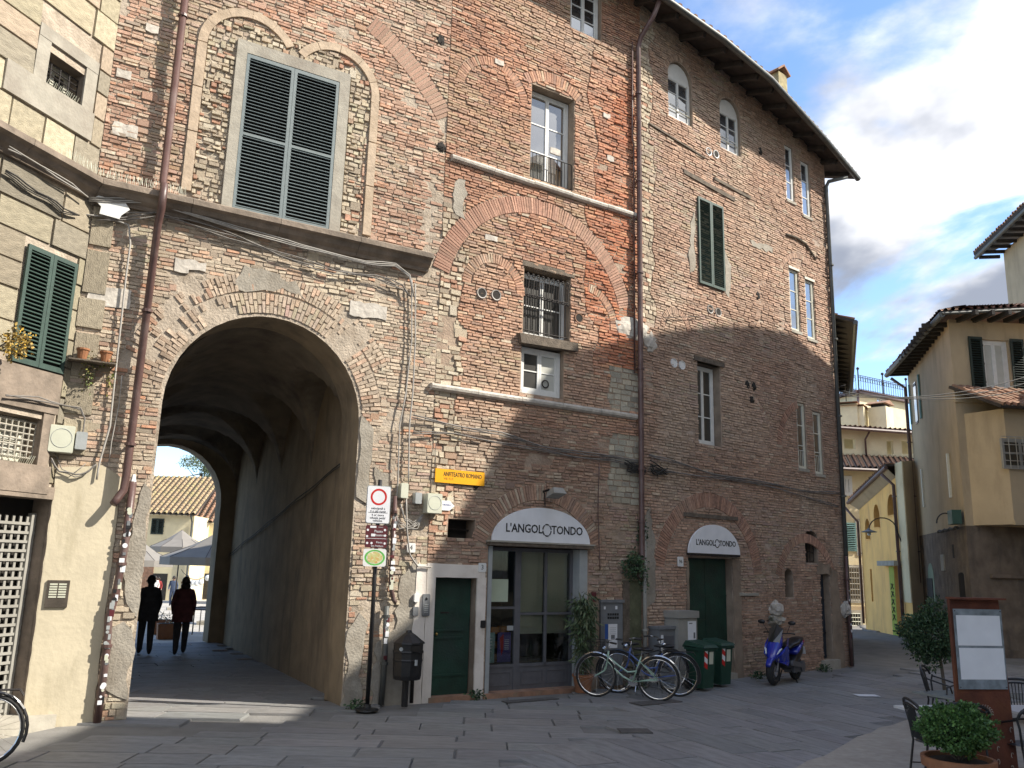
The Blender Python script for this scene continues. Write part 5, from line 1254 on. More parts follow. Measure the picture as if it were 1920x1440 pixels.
mm = bpy.data.materials.new('map_print'); mm.use_nodes = True; t_ = mm.node_tree; co=t_.nodes.new('ShaderNodeTexCoord'); vo=t_.nodes.new('ShaderNodeTexVoronoi'); vo.inputs['Scale'].default_value=38; rp_=t_.nodes.new('ShaderNodeValToRGB'); t_.links.new(co.outputs['Object'],vo.inputs['Vector']); t_.links.new(vo.outputs['Color'],rp_.inputs[0]); t_.links.new(rp_.outputs[0],t_.nodes['Principled BSDF'].inputs['Base Color']); e=rp_.color_ramp.elements; e[0].color=(.6,.3,.1,1); e[1].color=(.75,.62,.4,1); e.new(.5).color=(.5,.5,.2,1)
m = MB(); m.add([FS.p(u+w*.34*math.cos(k*.39)*(1+.1*math.sin(k*2.1)),z+h*.34*math.sin(k*.39),.0420) for k in range(16)],[tuple(range(16))]); build('map_town', m, mm, TSg)
m = MB(); K=24; vs=[FS.p(u+w*r_*math.cos(2*math.pi*k/K), z+h*r_*math.sin(2*math.pi*k/K), .0415) for r_ in (.36,.45) for k in range(K)]; m.add(vs,[(k,K+k,K+(k+1)%K,(k+1)%K) for k in range(K)]); build('map_park', m, M('map_green',(.12,.42,.08),.5,.2,20,0), TSg)
# ---- litter bin on post
pb = gnd(760,1326); LBn = thing('litter_bin','dark grey cast litter bin with domed lid on a post beside the pink door frame','litter bin',(pb.x,pb.y,0),world=True)
zb0, zb1 = 0.40, 0.92
m = MB(); m.lathe([(.20,zb0),(.215,zb0+.06),(.225,zb1),(.21,zb1+.0)],(pb.x,pb.y,0),10); bd = build('body', m, MAT['black'], LBn)
m = MB(); m.lathe([(.25,zb1),(.245,zb1+.02),(.10,zb1+.13),(.05,zb1+.16),(.04,zb1+.19),(.0,zb1+.195)],(pb.x,pb.y,0),10); build('lid', m, MAT['black'], LBn)
m = MB(); m.lathe([(.222,zb0+.26),(.228,zb0+.28),(.222,zb0+.3)],(pb.x,pb.y,0),10); m.lathe([(.23,zb1-.14),(.236,zb1-.12),(.23,zb1-.1)],(pb.x,pb.y,0),10); build('band', m, MAT['black'], LBn)
m = MB(); m.tube([(pb.x-.02,pb.y+.05,0),(pb.x-.02,pb.y+.05,zb0)],.05,8); build('post', m, MAT['black'], LBn)
Fb = Frame((pb.x-.3,pb.y-.2),(pb.x+.3,pb.y-.2+.02))
m = MB(); m.fbox(Fb,.36,.50,zb1-.10,zb1-.02,.0,.03); build('slot', m, MAT['dark'], LBn)
m = MB(); m.add([Fb.p(.22+.03*math.cos(k*.7),zb1-.07+.03*math.sin(k*.7),.035) for k in range(9)],[tuple(range(9))]); m.fbox(Fb,.43,.47,zb0+.22,zb0+.30,.0,.04); build('sticker', m, MAT['lightgrey'], LBn)
# ---- grey metal cabinet with notices
def cabinet(name, label, F, u0, u1, z0, z1, d, mat, o=0.02, top=None):
    t = thing(name, label, 'cabinet', F.p((u0+u1)/2,0,o+d/2), world=True); m = MB(); m.fbox(F,u0,u1,z0,z1,o,o+d); build('body', m, MAT[mat], t)
    if top: m = MB(); m.fbox(F,u0-.02,u1+.02,z1,z1+.05,o,o+d+.03); build('top', m, MAT[mat], t)
    return t
c1 = cabinet('utility_cabinet','tall grey metal door cabinet with papers stuck on it, right of the shopfront',FB,3.57,4.08,.05,1.50,.05,'greybox',top=True)
m = MB(); [m.fbox(FB,3.72+.055*k,3.76+.055*k,1.27,1.31,.07,.075) for k in range(5)]; [m.fbox(FB,3.72+.055*k,3.76+.055*k,1.21,1.25,.07,.075) for k in range(5)]; build('louvre', m, MAT['black'], c1)
m = MB(); m.fbox(FB,3.61,4.05,.4,1.16,.07,.078); build('door_panel', m, MAT['greybox'], c1)
m = MB(); m.fbox(FB,3.73,3.94,.70,1.12,.078,.081); nt1 = build('notice', m, MAT['paper'], c1)
m = MB(); [m.fbox(FB,3.76,3.91,1.05-.035*k,1.055-.035*k,.0805,.082) for k in range(4)]; m.fbox(FB,3.79,3.88,.86,.93,.0805,.082); build('print', m, MAT['greybox'], nt1)
m = MB(); m.fbox(FB,3.65,3.72,.86,1.12,.078,.081); build('notice', m, M('blue_paper',(.03,.09,.32),.6,.1,5,0), c1)
m = MB(); m.fbox(FB,3.63,3.67,1.38,1.43,.07,.073); m.fbox(FB,3.9,3.95,1.38,1.44,.07,.073); build('sticker', m, MAT['paper'], c1)
c2 = cabinet('meter_cabinet','squat grey meter cabinet with white strip behind the bicycles',FC,.10,.62,.0,1.02,.26,'greybox',top=True)
m = MB(); m.fbox(FC,.16,.22,.56,.92,.28,.287); build('strip', m, MAT['paper'], c2); m = MB(); m.fbox(FC,.24,.52,.55,.90,.28,.285); build('inset', m, MAT['greyframe'], c2)
m = MB(); [m.fbox(FC,.12,.60,.34+.07*k,.36+.07*k,.28,.287) for k in range(2)]; build('vent', m, MAT['black'], c2)
c3 = cabinet('telecom_cabinet','tall beige cabinet with overhanging cap left of the green double door',FC,.56,1.12,.08,1.30,.34,'palebox',top=False)
m = MB(); m.fbox(FC,.53,1.15,1.22,1.35,.0,.39); build('top', m, MAT['palebox'], c3); m = MB(); m.fbox(FC,.84,1.08,.74,1.16,.36,.365); pp = build('notice', m, MAT['paper'], c3)
m = MB(); m.fbox(FC,.87,.97,1.11,1.13,.364,.367); m.fbox(FC,1.0,1.05,.84,.95,.364,.367); build('print', m, MAT['greybox'], pp)
m = MB(); m.fbox(FC,.52,1.2,-.05,.08,.0,.42); build('plinth', m, MAT['pietra'], c3)
# recess right of cabinet: weathered timber post and mossy strip
m = MB(); m.fbox(FB,4.12,4.28,0,1.9,-.0,.035); build('timber_post', m, MAT['timber'], BB)
MAT['moss'] = M('mossy_render',(.10,.105,.06),.95,.35,5,.5,20,stain=(.16,.13,.09))
m = MB(); m.fbox(FB,4.28,4.58,0,1.9,-.0,.026); build('mossy_render', m, MAT['moss'], BB)
# floor grates
for (px,py,w_,d_,lab) in ((1190,1372,.42,.30,'small oval dark drain cover in the street'),(995,1314,1.0,.2,'dark metal doormat grate before the shopfront'),(1230,1318,.9,.3,'worn metal plate under the bicycles')):
    g_ = gnd(px,py); m = MB(); m.box((g_.x,g_.y,.012),(w_,d_,.012),Matrix.Rotation(R(34 if py<1330 else 5),3,'Z')); tag(build('drain_cover', m, M('grate_'+str(px),(.09,.085,.08),.7,.3,20,.4), None), lab, 'drain cover')
# ---- wheelie bins
def bin_(loc, rz, label):
    t = thing('wheelie_bin', label, 'bin', loc, rz, 'green wheelie bins'); t.scale=(.88,.88,.9); g = MAT['bin_green']
    m = MB(); bw, bd, h = .40,.46,.82
    vs = []
    for z,s_ in ((.04,.78),(h,1.0)): vs += [(-bw/2*s_,-bd/2*s_,z),(bw/2*s_,-bd/2*s_,z),(bw/2*s_,bd/2*s_,z),(-bw/2*s_,bd/2*s_,z)]
    m.add(vs,[(3,2,1,0),(4,5,6,7),(0,1,5,4),(1,2,6,5),(2,3,7,6),(3,0,4,7)]); m.box((0,0,h-.03),(bw+.05,bd+.05,.05)); build('body', m, g, t)
    m = MB(); m.add([(-.24,-.28,h),(.24,-.28,h),(.24,.28,h+.02),(-.24,.28,h+.02),(-.2,-.24,h+.05),(.2,-.24,h+.05),(.21,.22,h+.12),(-.21,.22,h+.12)],[(4,5,6,7),(0,1,5,4),(1,2,6,5),(2,3,7,6),(3,0,4,7)]); m.tube([(-.2,.3,h),(.2,.3,h)],.02,6); build('lid', m, g, t)
    for s_ in (-1,1): m = MB(); m.lathe([(.05,-.025),(.1,-.025),(.1,.025),(.05,.025)],(s_*.19,.2,.1),16,'x'); build('wheel', m, MAT['black'], t)
    # red and white warning strip and label on the front
    for k in range(4):
        m = MB(); z0 = .40+.1*k; y = lambda z: -(bd/2*(.78+.22*(z-.04)/(h-.04)))-.003
        a = [(-.15,z0+.06),(-.05,z0),(-.05,z0+.1),(-.15,z0+.16)]; m.add([(p[0],y(p[1]),p[1]) for p in a],[(0,1,2,3)]); build('warning_stripe', m, MAT['red'] if k%2==0 else MAT['paper'], t)
    m = MB(); m.add([(p[0],-(bd/2*(.78+.22*(p[1]-.04)/(h-.04)))-.003,p[1]) for p in ((.0,.5),(.13,.5),(.13,.74),(.0,.74))],[(0,1,2,3)]); build('label_sticker', m, MAT['offwhite'], t)
MAT['bin_green'] = M('bin_green',(.012,.05,.032),.5,.15,5,.1)
g_ = gnd(1318,1296); bin_((g_.x,g_.y+.12,.015), R(38), 'left one of the two dark green wheelie bins by the door')
g_ = gnd(1352,1289); bin_((g_.x,g_.y+.15,.015), R(38), 'right one of the two dark green wheelie bins by the door')
# white arrow mark on the paving
a_ = [gnd(1598,1301,.016),gnd(1611,1305.5,.016),gnd(1652,1306,.016),gnd(1640,1302,.016)]; m = MB(); m.add([tuple(p) for p in a_],[(0,1,2,3)]); tag(build('floor_marking', m, MAT['paper']), 'small pale triangular patch lying on the street paving', 'marking')
# ================================================================ HOUSES ON THE RIGHT
MAT['yellowwall'] = M('yellow_house_plaster', (.93,.57,.19), .9, .07, 1.5, .2, 14, stain=(.66,.38,.15), sscale=1.6, streak=1)
MAT['tanwall'] = M('tan_house_plaster', (.46,.36,.23), .9, .08, 1.5, .2, 14, stain=(.34,.265,.17), sscale=1.8, streak=1)
MAT['palewall'] = M('pale_yellow_plaster', (.74,.64,.42), .9, .07, 1.5, .2, 14, stain=(.56,.46,.28), sscale=.8)
MAT['creamwall'] = M('cream_tower_plaster', (.74,.66,.44), .9, .06, 1.5, .2, 14, stain=(.62,.54,.36), sscale=.9)
MAT['oldbrick'] = M('weathered_lower_brick', (.17,.13,.095), .95, .3, 3, .8, 16, stain=(.09,.075,.06), sscale=2.6, streak=1)
MAT['darkwood'] = M('dark_wood', (.03,.026,.022), .8, .3, 6, .3)
MAT['tealshut'] = M('teal_shutter', (.13,.25,.24), .6, .1, 6, .1)
MAT['shut_dk'] = M('black_green_shutter', (.012,.025,.02), .6, .2, 6, .1)
def fb(name, F, rect, o0, o1, mat, parent):
    m = MB(); m.fbox(F,*rect,o0,o1); return build(name, m, MAT[mat], parent)
def blockwall(name, F, u0,u1,z0,z1, mat, parent, depth=6, holes=()):
    hs = [(h, None, .22) for h in holes]
    build(name, wall_mesh(F,u0,u1,[(u1,z1),(u0,z1)],hs,closed_bottom=z0), [MAT[mat],MAT[mat]], parent)
def tile_roof(parent, a, b, c, d, sp=.22, r=.07, stuff=True, mat='rooftile', slab='eave', th=.08):
    """a,b eave line; c,d ridge line above b,a"""
    a,b,c,d = map(Vector,(a,b,c,d)); n_ = (b-a).cross(d-a).normalized(); n_ = n_ if n_.z>0 else -n_
    m = MB(); m.add([a,b,c,d,a+n_*th,b+n_*th,c+n_*th,d+n_*th],[(3,2,1,0),(4,5,6,7),(0,1,5,4),(1,2,6,5),(2,3,7,6),(3,0,4,7)]); rf_ = build('roof', m, MAT[slab], parent)
    m = MB(); n = max(3,int((b-a).length/sp))
    for i in range(n):
        t = (i+.5)/n; p = a.lerp(b,t)+n_*(th+.01); q = d.lerp(c,t)+n_*(th+.01); L_ = (q-p).length; K = max(1,int(L_/.42)); off = random.uniform(-.02,.02)
        for k in range(K):
            s0, s1 = p.lerp(q,k/K), p.lerp(q,(k+1.12)/K if k<K-1 else 1); m.tube([s0+n_*(off+.02),s1+n_*off],[r,r*.8],5,caps=False)
    tag(build('roof_tiles', m, MAT[mat], rf_), kind='stuff'); return rf_
# --- right house (the tan one with the bay)
N0 = depth_pt(1790,740,24.5); N0.z = 0; Fr0 = depth_pt(1716,900,31.5); Fr0.z = 0
RH = thing('tan_house','tan plastered house at right with dark open shutters and a projecting bay','house',(N0.x,N0.y,0),world=True)
R1 = Frame((Fr0.x,Fr0.y),(N0.x,N0.y)); R2 = Frame((N0.x,N0.y),(N0.x+8,N0.y+.9))
def RU(F,px,py): return F.uz(px,py)
zE = (RU(R2,1800,600)[1])           # eave height
zLow = RU(R2,1800,985)[1]           # plaster / brick boundary
wn = [RU(R2,1839,636),RU(R2,1899,733)]
rw = [(wn[0][0],wn[1][1]),(wn[1][0],wn[1][1]),(wn[1][0],wn[0][1]),(wn[0][0],wn[0][1])]
# side face openings
def R1rect(px0,py0,px1,py1):
    a=RU(R1,px0,py0); b=RU(R1,px1,py1); return [(a[0],b[1]),(b[0],b[1]),(b[0],a[1]),(a[0],a[1])]
s1 = R1rect(1711,722,1721,780); s2 = R1rect(1779,850,1788,925)
blockwall('wall',R1,0,R1.len,zLow,zE,'tanwall',RH,holes=[s2])
blockwall('wall',R2,0,8,zLow,zE,'tanwall',RH,holes=[rw])
blockwall('lower_wall',R1,-.0,R1.len,-.2,zLow,'oldbrick',RH); blockwall('lower_wall',R2,0,8,-.2,zLow,'oldbrick',RH)
m = MB(); a,b = R1.p(0,0),R2.p(8,0); c = b+Vector((0,8,0)); d = a+Vector((4,3,0)); m.add([a,d,d+Vector((0,0,zE)),a+Vector((0,0,zE))],[(0,1,2,3)]); m.add([b,c,c+Vector((0,0,zE)),b+Vector((0,0,zE))],[(0,1,2,3)]); build('back_wall', m, MAT['tanwall'], RH)
window(RH,R2,rw[0][0],rw[1][0],rw[0][1],rw[2][1],o=-.12,rows=1,glass='curtain',fw=.09)
ww = (rw[1][0]-rw[0][0])/2
for s_,uu in ((-1,rw[0][0]-ww*1.02),(1,rw[1][0]+.02)): shutter(RH,R2,uu,uu+ww,rw[0][1]-.03,rw[2][1]+.05,.04,'shut_dk',22,fw=.07)
fb('window_sill',R2,(rw[0][0]-.1,rw[1][0]+.1,rw[0][1]-.09,rw[0][1]-.005),-.1,.1,'pietra',RH)
fb('string_course',R2,(-.05,8,RU(R2,1800,750)[1]-.08,RU(R2,1800,750)[1]+.08),-.01,.07,'tanwall',RH)
# side windows: shutters ajar
for (x0,y0,x1,y1) in ((1706,722,1712,795),(1724,702,1729,785)):
    a=RU(R1,x0,y0); b=RU(R1,x1,y1); m = MB(); m.fbox(R1,a[0],b[0],b[1],a[1],.02,.07); build('shutter', m, MAT['tealshut'], RH)
a=RU(R1,1713,720); b=RU(R1,1723,792); fb('window',R1,(a[0],b[0],b[1],a[1]),.002,.03,'glass_low',RH)
window(RH,R1,s2[0][0]+.02,s2[1][0]-.02,s2[0][1],s2[2][1],o=-.12,rows=3,mat='creampaint',cols=1)
fb('window_surround',R1,(s2[0][0]-.15,s2[0][0]-.01,s2[0][1]-.1,s2[2][1]),.0,.06,'creampaint',RH)
a=RU(R1,1728,880); b=RU(R1,1735,950); fb('blind_window',R1,(a[0],b[0],b[1],a[1]),.0,.05,'creampaint',RH)
# roof: eave over side face and front face
ev = .75; e1 = R1.p(.1,zE-.1,ev); eN = Vector((N0.x,N0.y,0))+R1.n*ev*.9+R2.n*.9+Vector((0,0,zE-.05)); e2 = R2.p(3.6,zE+.35,.9)
rg1 = R1.p(1.0,zE+1.6,-4.5); rg2 = R2.p(3.4,zE+1.7,-4.0)
tile_roof(RH,e1,eN,rg2,rg1); tile_roof(RH,eN,e2,R2.p(3.9,zE+1.7,-4.0),rg2)
m = MB(); m.tube([e1,eN+Vector((0,0,-.02))],.09,8); m.tube([eN,e2],.05,8); build('gutter', m, MAT['gutter'], RH)
for i in range(15):
    m = MB(); p = R1.p(.3+i*.48,zE-.10,.32); m.box(p,(.10,.75,.14),R1.rot()); build('rafter', m, MAT['darkwood'], RH)
for i in range(7):
    m = MB(); p = R2.p(.3+i*.52,zE-.02+.03*i,.42); m.box(p,(.10,.95,.14),R2.rot()); build('rafter', m, MAT['darkwood'], RH)
# projecting bay on the front
bz0, bz1 = RU(R2,1830,985)[1], RU(R2,1850,778)[1]
B0 = R2.p(.25,0,.0); FBay = Frame((R2.p(.75,0,1.0).x,R2.p(.75,0,1.0).y),(R2.p(7,0,1.0).x,R2.p(7,0,1.0).y)); FBs = Frame((B0.x,B0.y),(FBay.a.x,FBay.a.y))
m = MB(); m.add([B0+Vector((0,0,bz0)),FBay.p(0,bz0),FBay.p(6.2,bz0),R2.p(7,bz0,0),B0+Vector((0,0,bz1)),FBay.p(0,bz1),FBay.p(6.2,bz1),R2.p(7,bz1,0)],[(0,1,5,4),(1,2,6,5),(3,2,1,0),(2,3,7,6)]); build('bay', m, MAT['tanwall'], RH)
fb('bay_ledge',FBay,(-.03,6,bz0-.02,bz0+.10),.0,.08,'tanwall',RH)
tile_roof(RH,FBay.p(-.35,bz1-.05,.35),FBay.p(6,bz1-.05,.35),FBay.p(6,bz1+.75,-1.05),FBay.p(-.9,bz1+.75,-1.05),sp=.2,r=.07)
a=FBay.uz(1873,822); b=FBay.uz(1915,880)
window(RH,FBay,a[0],a[0]+1.15,b[1],a[1],o=.04,rows=2,mat='palebox',glass='glass_low',fw=.06); railing(RH,FBay,a[0]-.08,a[0]+1.2,b[1]-.02,a[1]+.03,6,.2,.012,'pietra','window_grille',cross=3)
# lower wall features
def niche(F,px0,px1,py0,py1,mat,parent,name,arch=True,o=.01):
    a=F.uz(px0,py0); b=F.uz(px1,py1); u0,u1=sorted((a[0],b[0])); z0,z1=b[1],a[1]; zs=z1-(u1-u0)/2 if arch else z1-.001
    m = MB(); m.prism([F.p(x,y,-.02) for x,y in (arch_pts(u0,u1,z0,max(z0+.01,zs),z1,8) if arch else [(u0,z0),(u1,z0),(u1,z1),(u0,z1)])],F.n*(o+.02)); return build(name, m, MAT[mat], parent)
MAT['fan'] = M('green_fanlight',(.16,.22,.14),.6,.1,6,0)
niche(R1,1739,1755,1056,1130,'fan',RH,'fanlight'); niche(R1,1739,1755,1084,1165,'darkwood',RH,'door',arch=False,o=.03)
niche(R1,1765,1773,1040,1070,'pietra',RH,'wall_plate',arch=False,o=.04); niche(R1,1785,1790,1021,1046,'dark',RH,'vent_hole',arch=False)
niche(R2,1797,1812,1073,1140,'dark',RH,'niche',o=.012)
fb('stone_ledge',R2,(.6,8,RU(R2,1850,1083)[1],RU(R2,1850,1083)[1]+.1),-.01,.12,'oldbrick',RH)
fb('stone_ledge',R2,(.3,8,RU(R2,1850,1218)[1]-.5,RU(R2,1850,1218)[1]),-.01,.08,'oldbrick',RH)
fb('recess',R2,(.9,7.5,RU(R2,1850,1075)[1],bz0-.25),-.02,.006,'oldbrick',RH)
pipe(R1,[(.05,zE-.2,.6),(.06,zE-.6,.12),(.08,1.9,.12)],.06,.12,'pipe','brown downpipe at the left corner of the tan house',(7,5,3),name='drainpipe')
# ledge with plants and green thing under side face
m = MB(); m.tube([R1.p(R1.len-3+.25*i,zLow-.05+.02*math.sin(i*2),.16) for i in range(12)],.05,5); build('ledge', m, MAT['darkwood'], RH)
# iron curled bracket lamp on the tan house
m = MB(); c0 = R1.p(R1.len-.8,zLow+.1,.1); m.tube([c0+R1.n*(.0+.25*(1-math.cos(t)))+Vector((0,0,.3*math.sin(t))) for t in [k*math.pi/10 for k in range(11)]],.02,5); tag(build('lamp_bracket', m, MAT['iron']),'curled iron lamp bracket on the tan house side wall','bracket')
m = MB(); m.box(R1.p(R1.len-.35,zLow+.25,.2),(.6,.25,.4),R1.rot()); tag(build('planter_box', m, MAT['bin_green']),'dark green box on the ledge of the tan house corner','planter')
# --- taller house behind on the right
TH0 = depth_pt(1886,520,33); TH = thing('tall_house','taller yellow house rising behind the tan house at the right edge','house',(TH0.x,TH0.y,0),world=True)
q0 = Vector((TH0.x,TH0.y,0)); T2 = Frame((q0.x,q0.y),(q0.x-1.07,q0.y-6.5)); T1 = Frame((q0.x,q0.y),(q0.x+6,q0.y+.9))
zt = T2.uz(1886,468)[1]; T3 = Frame((q0.x+1.2,q0.y+5),(q0.x,q0.y))
blockwall('wall',T2,0,7,0,zt,'tanwall',TH)
m = MB(); a=q0; b=q0+Vector((7,2,0)); m.add([a,b,b+Vector((0,0,zt)),a+Vector((0,0,zt))],[(3,2,1,0)]); build('back_wall', m, MAT['tanwall'], TH)
ga = T2.p(-.9,zt-.15,-.0)-T2.d*0; g1 = depth_pt(1842,481,T2.p(-1,0,1).y); g1 = T2.p(-.75,zt+.05,.8); g2 = T2.p(7,zt+.05,.8)
tile_roof(TH,g1,g2,T2.p(7,zt+1.6,-3),T2.p(-.75,zt+1.6,-3),th=.2)
m = MB(); m.tube([g1,g2],.08,8); build('gutter', m, MAT['gutter'], TH)
for i in range(10): m = MB(); m.box(T2.p(-.5+i*.6,zt-.02,.35),(.10,.8,.13),T2.rot()); build('rafter', m, MAT['darkwood'], TH)
# --- yellow house in the alley
ya = depth_pt(1624,1180,36.0); yb = depth_pt(1716,1206,31.0); ya.z=yb.z=0
YH = thing('yellow_house','bright yellow alley house with small arched windows and a shuttered garage door','house',(yb.x,yb.y,0),world=True)
FY = Frame((ya.x,ya.y),(yb.x,yb.y)); zg0 = FY.uz(1606,948)[1]; zg1 = FY.uz(1673,886)[1]; zgt = (zg0+zg1)/2+.2
usp = FY.uz(1691,1050)[0]
gd = [FY.uz(1676,1062),FY.uz(1700,1206)]; gu0,gu1 = gd[0][0],gd[1][0]
gh = [(gu0,-.2),(gu1,-.2),(gu1,gd[0][1]),(gu0,gd[0][1])]
sl_ = [FY.uz(1631,1067),FY.uz(1638,1128)]; slh = [(sl_[0][0],sl_[1][1]),(sl_[1][0],sl_[1][1]),(sl_[1][0],sl_[0][1]),(sl_[0][0],sl_[0][1])]
arcs = []
for (x0,x1,y0,y1) in ((1622,1631,972,1012),(1638,1649,945,990),(1663,1679,926,967)):
    a=FY.uz(x0,(y0+y1)/2)[0]; b=FY.uz(x1,(y0+y1)/2)[0]; zt_=FY.uz((x0+x1)/2,y0)[1]; zb_=FY.uz((x0+x1)/2,y1)[1]; arcs.append(arch_pts(a,b,zb_,zt_-(b-a)*.75,zt_,8))
build('wall', wall_mesh(FY,0,FY.len,[(FY.len,zg1),(0,zg0)],[(gh,None,.3),(slh,None,.2)]+[(a,None,.3) for a in arcs],closed_bottom=-.2), [MAT['yellowwall'],MAT['yellowwall']], YH)
m = MB(); m.add([FY.p(0,-.2),FY.p(0,zg0),FY.p(0,zg0,-6)+Vector((3,0,0)),FY.p(0,-.2,-6)+Vector((3,0,0))],[(0,1,2,3)]); build('side_wall', m, MAT['yellowwall'], YH)
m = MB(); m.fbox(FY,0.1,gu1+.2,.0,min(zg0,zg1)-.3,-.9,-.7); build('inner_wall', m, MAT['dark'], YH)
m = MB(); m.add([yb,Vector((Fr0.x,Fr0.y,0)),Vector((Fr0.x,Fr0.y,zg1+.4)),yb+Vector((0,0,zg1+.3))],[(0,1,2,3)]); build('return_wall', m, MAT['tanwall'], YH)
for a in arcs: u0_=a[0][0];u1_=a[1][0]; m = MB(); m.fbox(FY,u0_,u1_,a[0][1]-.02,a[0][1]+.02,-.2,.03); build('window_sill', m, MAT['yellowwall'], YH)
m = MB(); m.fbox(FY,gu0,gu1,0,gd[0][1],-.28,-.25); g_=build('garage_door', m, MAT['greybox'], YH)
for k in range(22): m = MB(); m.fbox(FY,gu0,gu1,.1*k+.02,.1*k+.085,-.25,-.235); build('slat', m, MAT['greybox'], g_)
MAT['limegreen'] = M('lime_green_paint',(.30,.36,.03),.7,.1,6,0); fb('door_jamb',FY,(gu0-.5,gu0-.01,-.1,gd[0][1]),-.02,.012,'limegreen',YH)
m = MB(); 
for k in range(5): z=.5+.28*k; m.tube([FY.p(gu0-.4,z,.02),FY.p(gu0-.15,z+.2,.02),FY.p(gu0-.35,z+.22,.02),FY.p(gu0-.12,z+.02,.02)],.018,4)
build('graffiti', m, MAT['ink'], YH)
fb('canopy_beam',FY,(gu0-.9,gu1+.1,gd[0][1]+.02,gd[0][1]+.2),-.02,.3,'pietra',YH)
fb('slot_back',FY,(slh[0][0],slh[1][0],slh[0][1],slh[2][1]),-.21,-.19,'dark',YH)
# paler section to the right and its pipe
m = MB(); m.fbox(FY,usp,FY.len,1.2,zg1+.3,-.01,.03); build('pale_render', m, MAT['palewall'], YH)
pipe(FY,[(usp-.1,zg1-.1,.5),(usp-.05,zg1-.5,.1),(usp,.4,.10)],.06,.10,'pipe','brown downpipe dividing the bright yellow wall from the paler wall',(5,3))
pipe(FY,[(.05,zg0-.1,.6),(.05,zg0-.7,.1),(.05,.2,.10)],.05,.10,'pipe','brown downpipe at the far left corner of the yellow house',(5,3))
# sloping boarded eave and gutter
ga, gb = FY.p(-.3,zg0+.1,.35), FY.p(usp,zg1+.15,.35)
m = MB(); m.add([FY.p(0,zg0-.2,.01),FY.p(usp,zg1-.2,.01),gb,ga],[(0,1,2,3)]); m.add([FY.p(0,zg0-.2,.0)+Vector((0,0,.7)),FY.p(usp,zg1-.2,.0)+Vector((0,0,.7)),gb+Vector((0,0,.04)),ga+Vector((0,0,.04))],[(3,2,1,0)]); build('eave_board', m, MAT['tanwall'], YH)
tile_roof(YH,ga+Vector((0,0,.05)),gb+Vector((0,0,.05)),FY.p(usp,zg1+.2,-3),FY.p(0,zg0+.2,-3))
m = MB(); m.tube([ga,gb],.07,8); build('gutter', m, MAT['pipe'], YH)
# swan neck lamp
SL = thing('street_lamp','swan neck street lamp with flat shade on the yellow house','street lamp',FY.p(usp-.2,3.5,0),world=True)
lx,lz = FY.uz(1690,1000); m = MB(); m.tube([FY.p(lx,lz-.3,.02),FY.p(lx,lz+.1,.15)]+[FY.p(lx,lz+.1+.45*math.sin(t),.15+.5*(1-math.cos(t))) for t in [k*math.pi/9 for k in range(1,10)]],.022,6); build('arm', m, MAT['iron'], SL)
m = MB(); m.lathe([(.02,.12),(.06,.06),(.28,-.02),(.27,-.04)],FY.p(lx,lz+.05,1.15),16); build('shade', m, MAT['greybox'], SL); m = MB(); m.ball(FY.p(lx,lz-.05,1.15),.07); build('globe', m, MAT['white'], SL)
# --- far house behind, pale
def frontal(px0,px1,y): a=depth_pt(px0,1100,y); b=depth_pt(px1,1100,y+.01); return Frame((a.x,a.y),(b.x,b.y+.6))
FZ = frontal(1560,1722,40); ZH = thing('pale_house','pale yellow house closing the alley with green shutter and barred window','house',(FZ.a.x,FZ.a.y,0),world=True)
zz1 = FZ.uz(1640,884)[1]
blockwall('wall',FZ,-1,FZ.len+2,-.3,zz1,'palewall',ZH)
def fr(F,x0,y0,x1,y1): a=F.uz(x0,y0); b=F.uz(x1,y1); return (a[0],b[0],b[1],a[1])
q = fr(FZ,1577,892,1598,930); window(ZH,FZ,*q,o=.03,rows=1,cols=2,mat='whitepaint',fw=.1)
q = fr(FZ,1584,980,1606,1034); shutter(ZH,FZ,*q,.03,'tealshut',16,fw=.06); fb('window_surround',FZ,(q[1],q[1]+.3,q[2]-.2,q[3]+.2),0,.03,'pietra',ZH)
q = fr(FZ,1590,1065,1613,1122); fb('window_surround',FZ,(q[0]-.2,q[1]+.2,q[2]-.2,q[3]+.15),0,.03,'pietra',ZH); fb('window',FZ,q,.03,.04,'glass_low',ZH); railing(ZH,FZ,q[0]-.1,q[1]+.1,q[2]-.1,q[3]+.05,6,.25,.02,'pietra','window_grille',cross=5)
fb('base_band',FZ,(-1,FZ.len+1,q[2]-.85,q[2]-.35),0,.03,'tanwall',ZH); fb('foot_wall',FZ,(-1,FZ.len+1,-.1,q[2]-.86),0,.02,'creamwall',ZH)
q = fr(FZ,1592,1150,1612,1173); fb('window_surround',FZ,(q[0]-.15,q[1]+.15,q[2]-.15,q[3]+.15),.02,.05,'pietra',ZH); fb('window',FZ,q,.05,.06,'dark',ZH); railing(ZH,FZ,*q,4,.1,.02,'offwhite','window_grille',cross=2)
zr = FZ.uz(1640,852)[1]
FQ = frontal(1560,1722,45); zq0 = FQ.uz(1640,858)[1]; zq1 = FQ.uz(1640,808)[1]
tile_roof(ZH,FZ.p(-1,zz1,.5),FZ.p(FZ.len+2,zz1,.5),FQ.p(FQ.len+2,zq0,.0),FQ.p(-1,zq0,.0),sp=.28,r=.09)
m = MB(); m.tube([FZ.p(-1,zz1-.02,.6),FZ.p(FZ.len+2,zz1-.02,.6)],.08,6); build('gutter', m, MAT['pipe'], ZH)
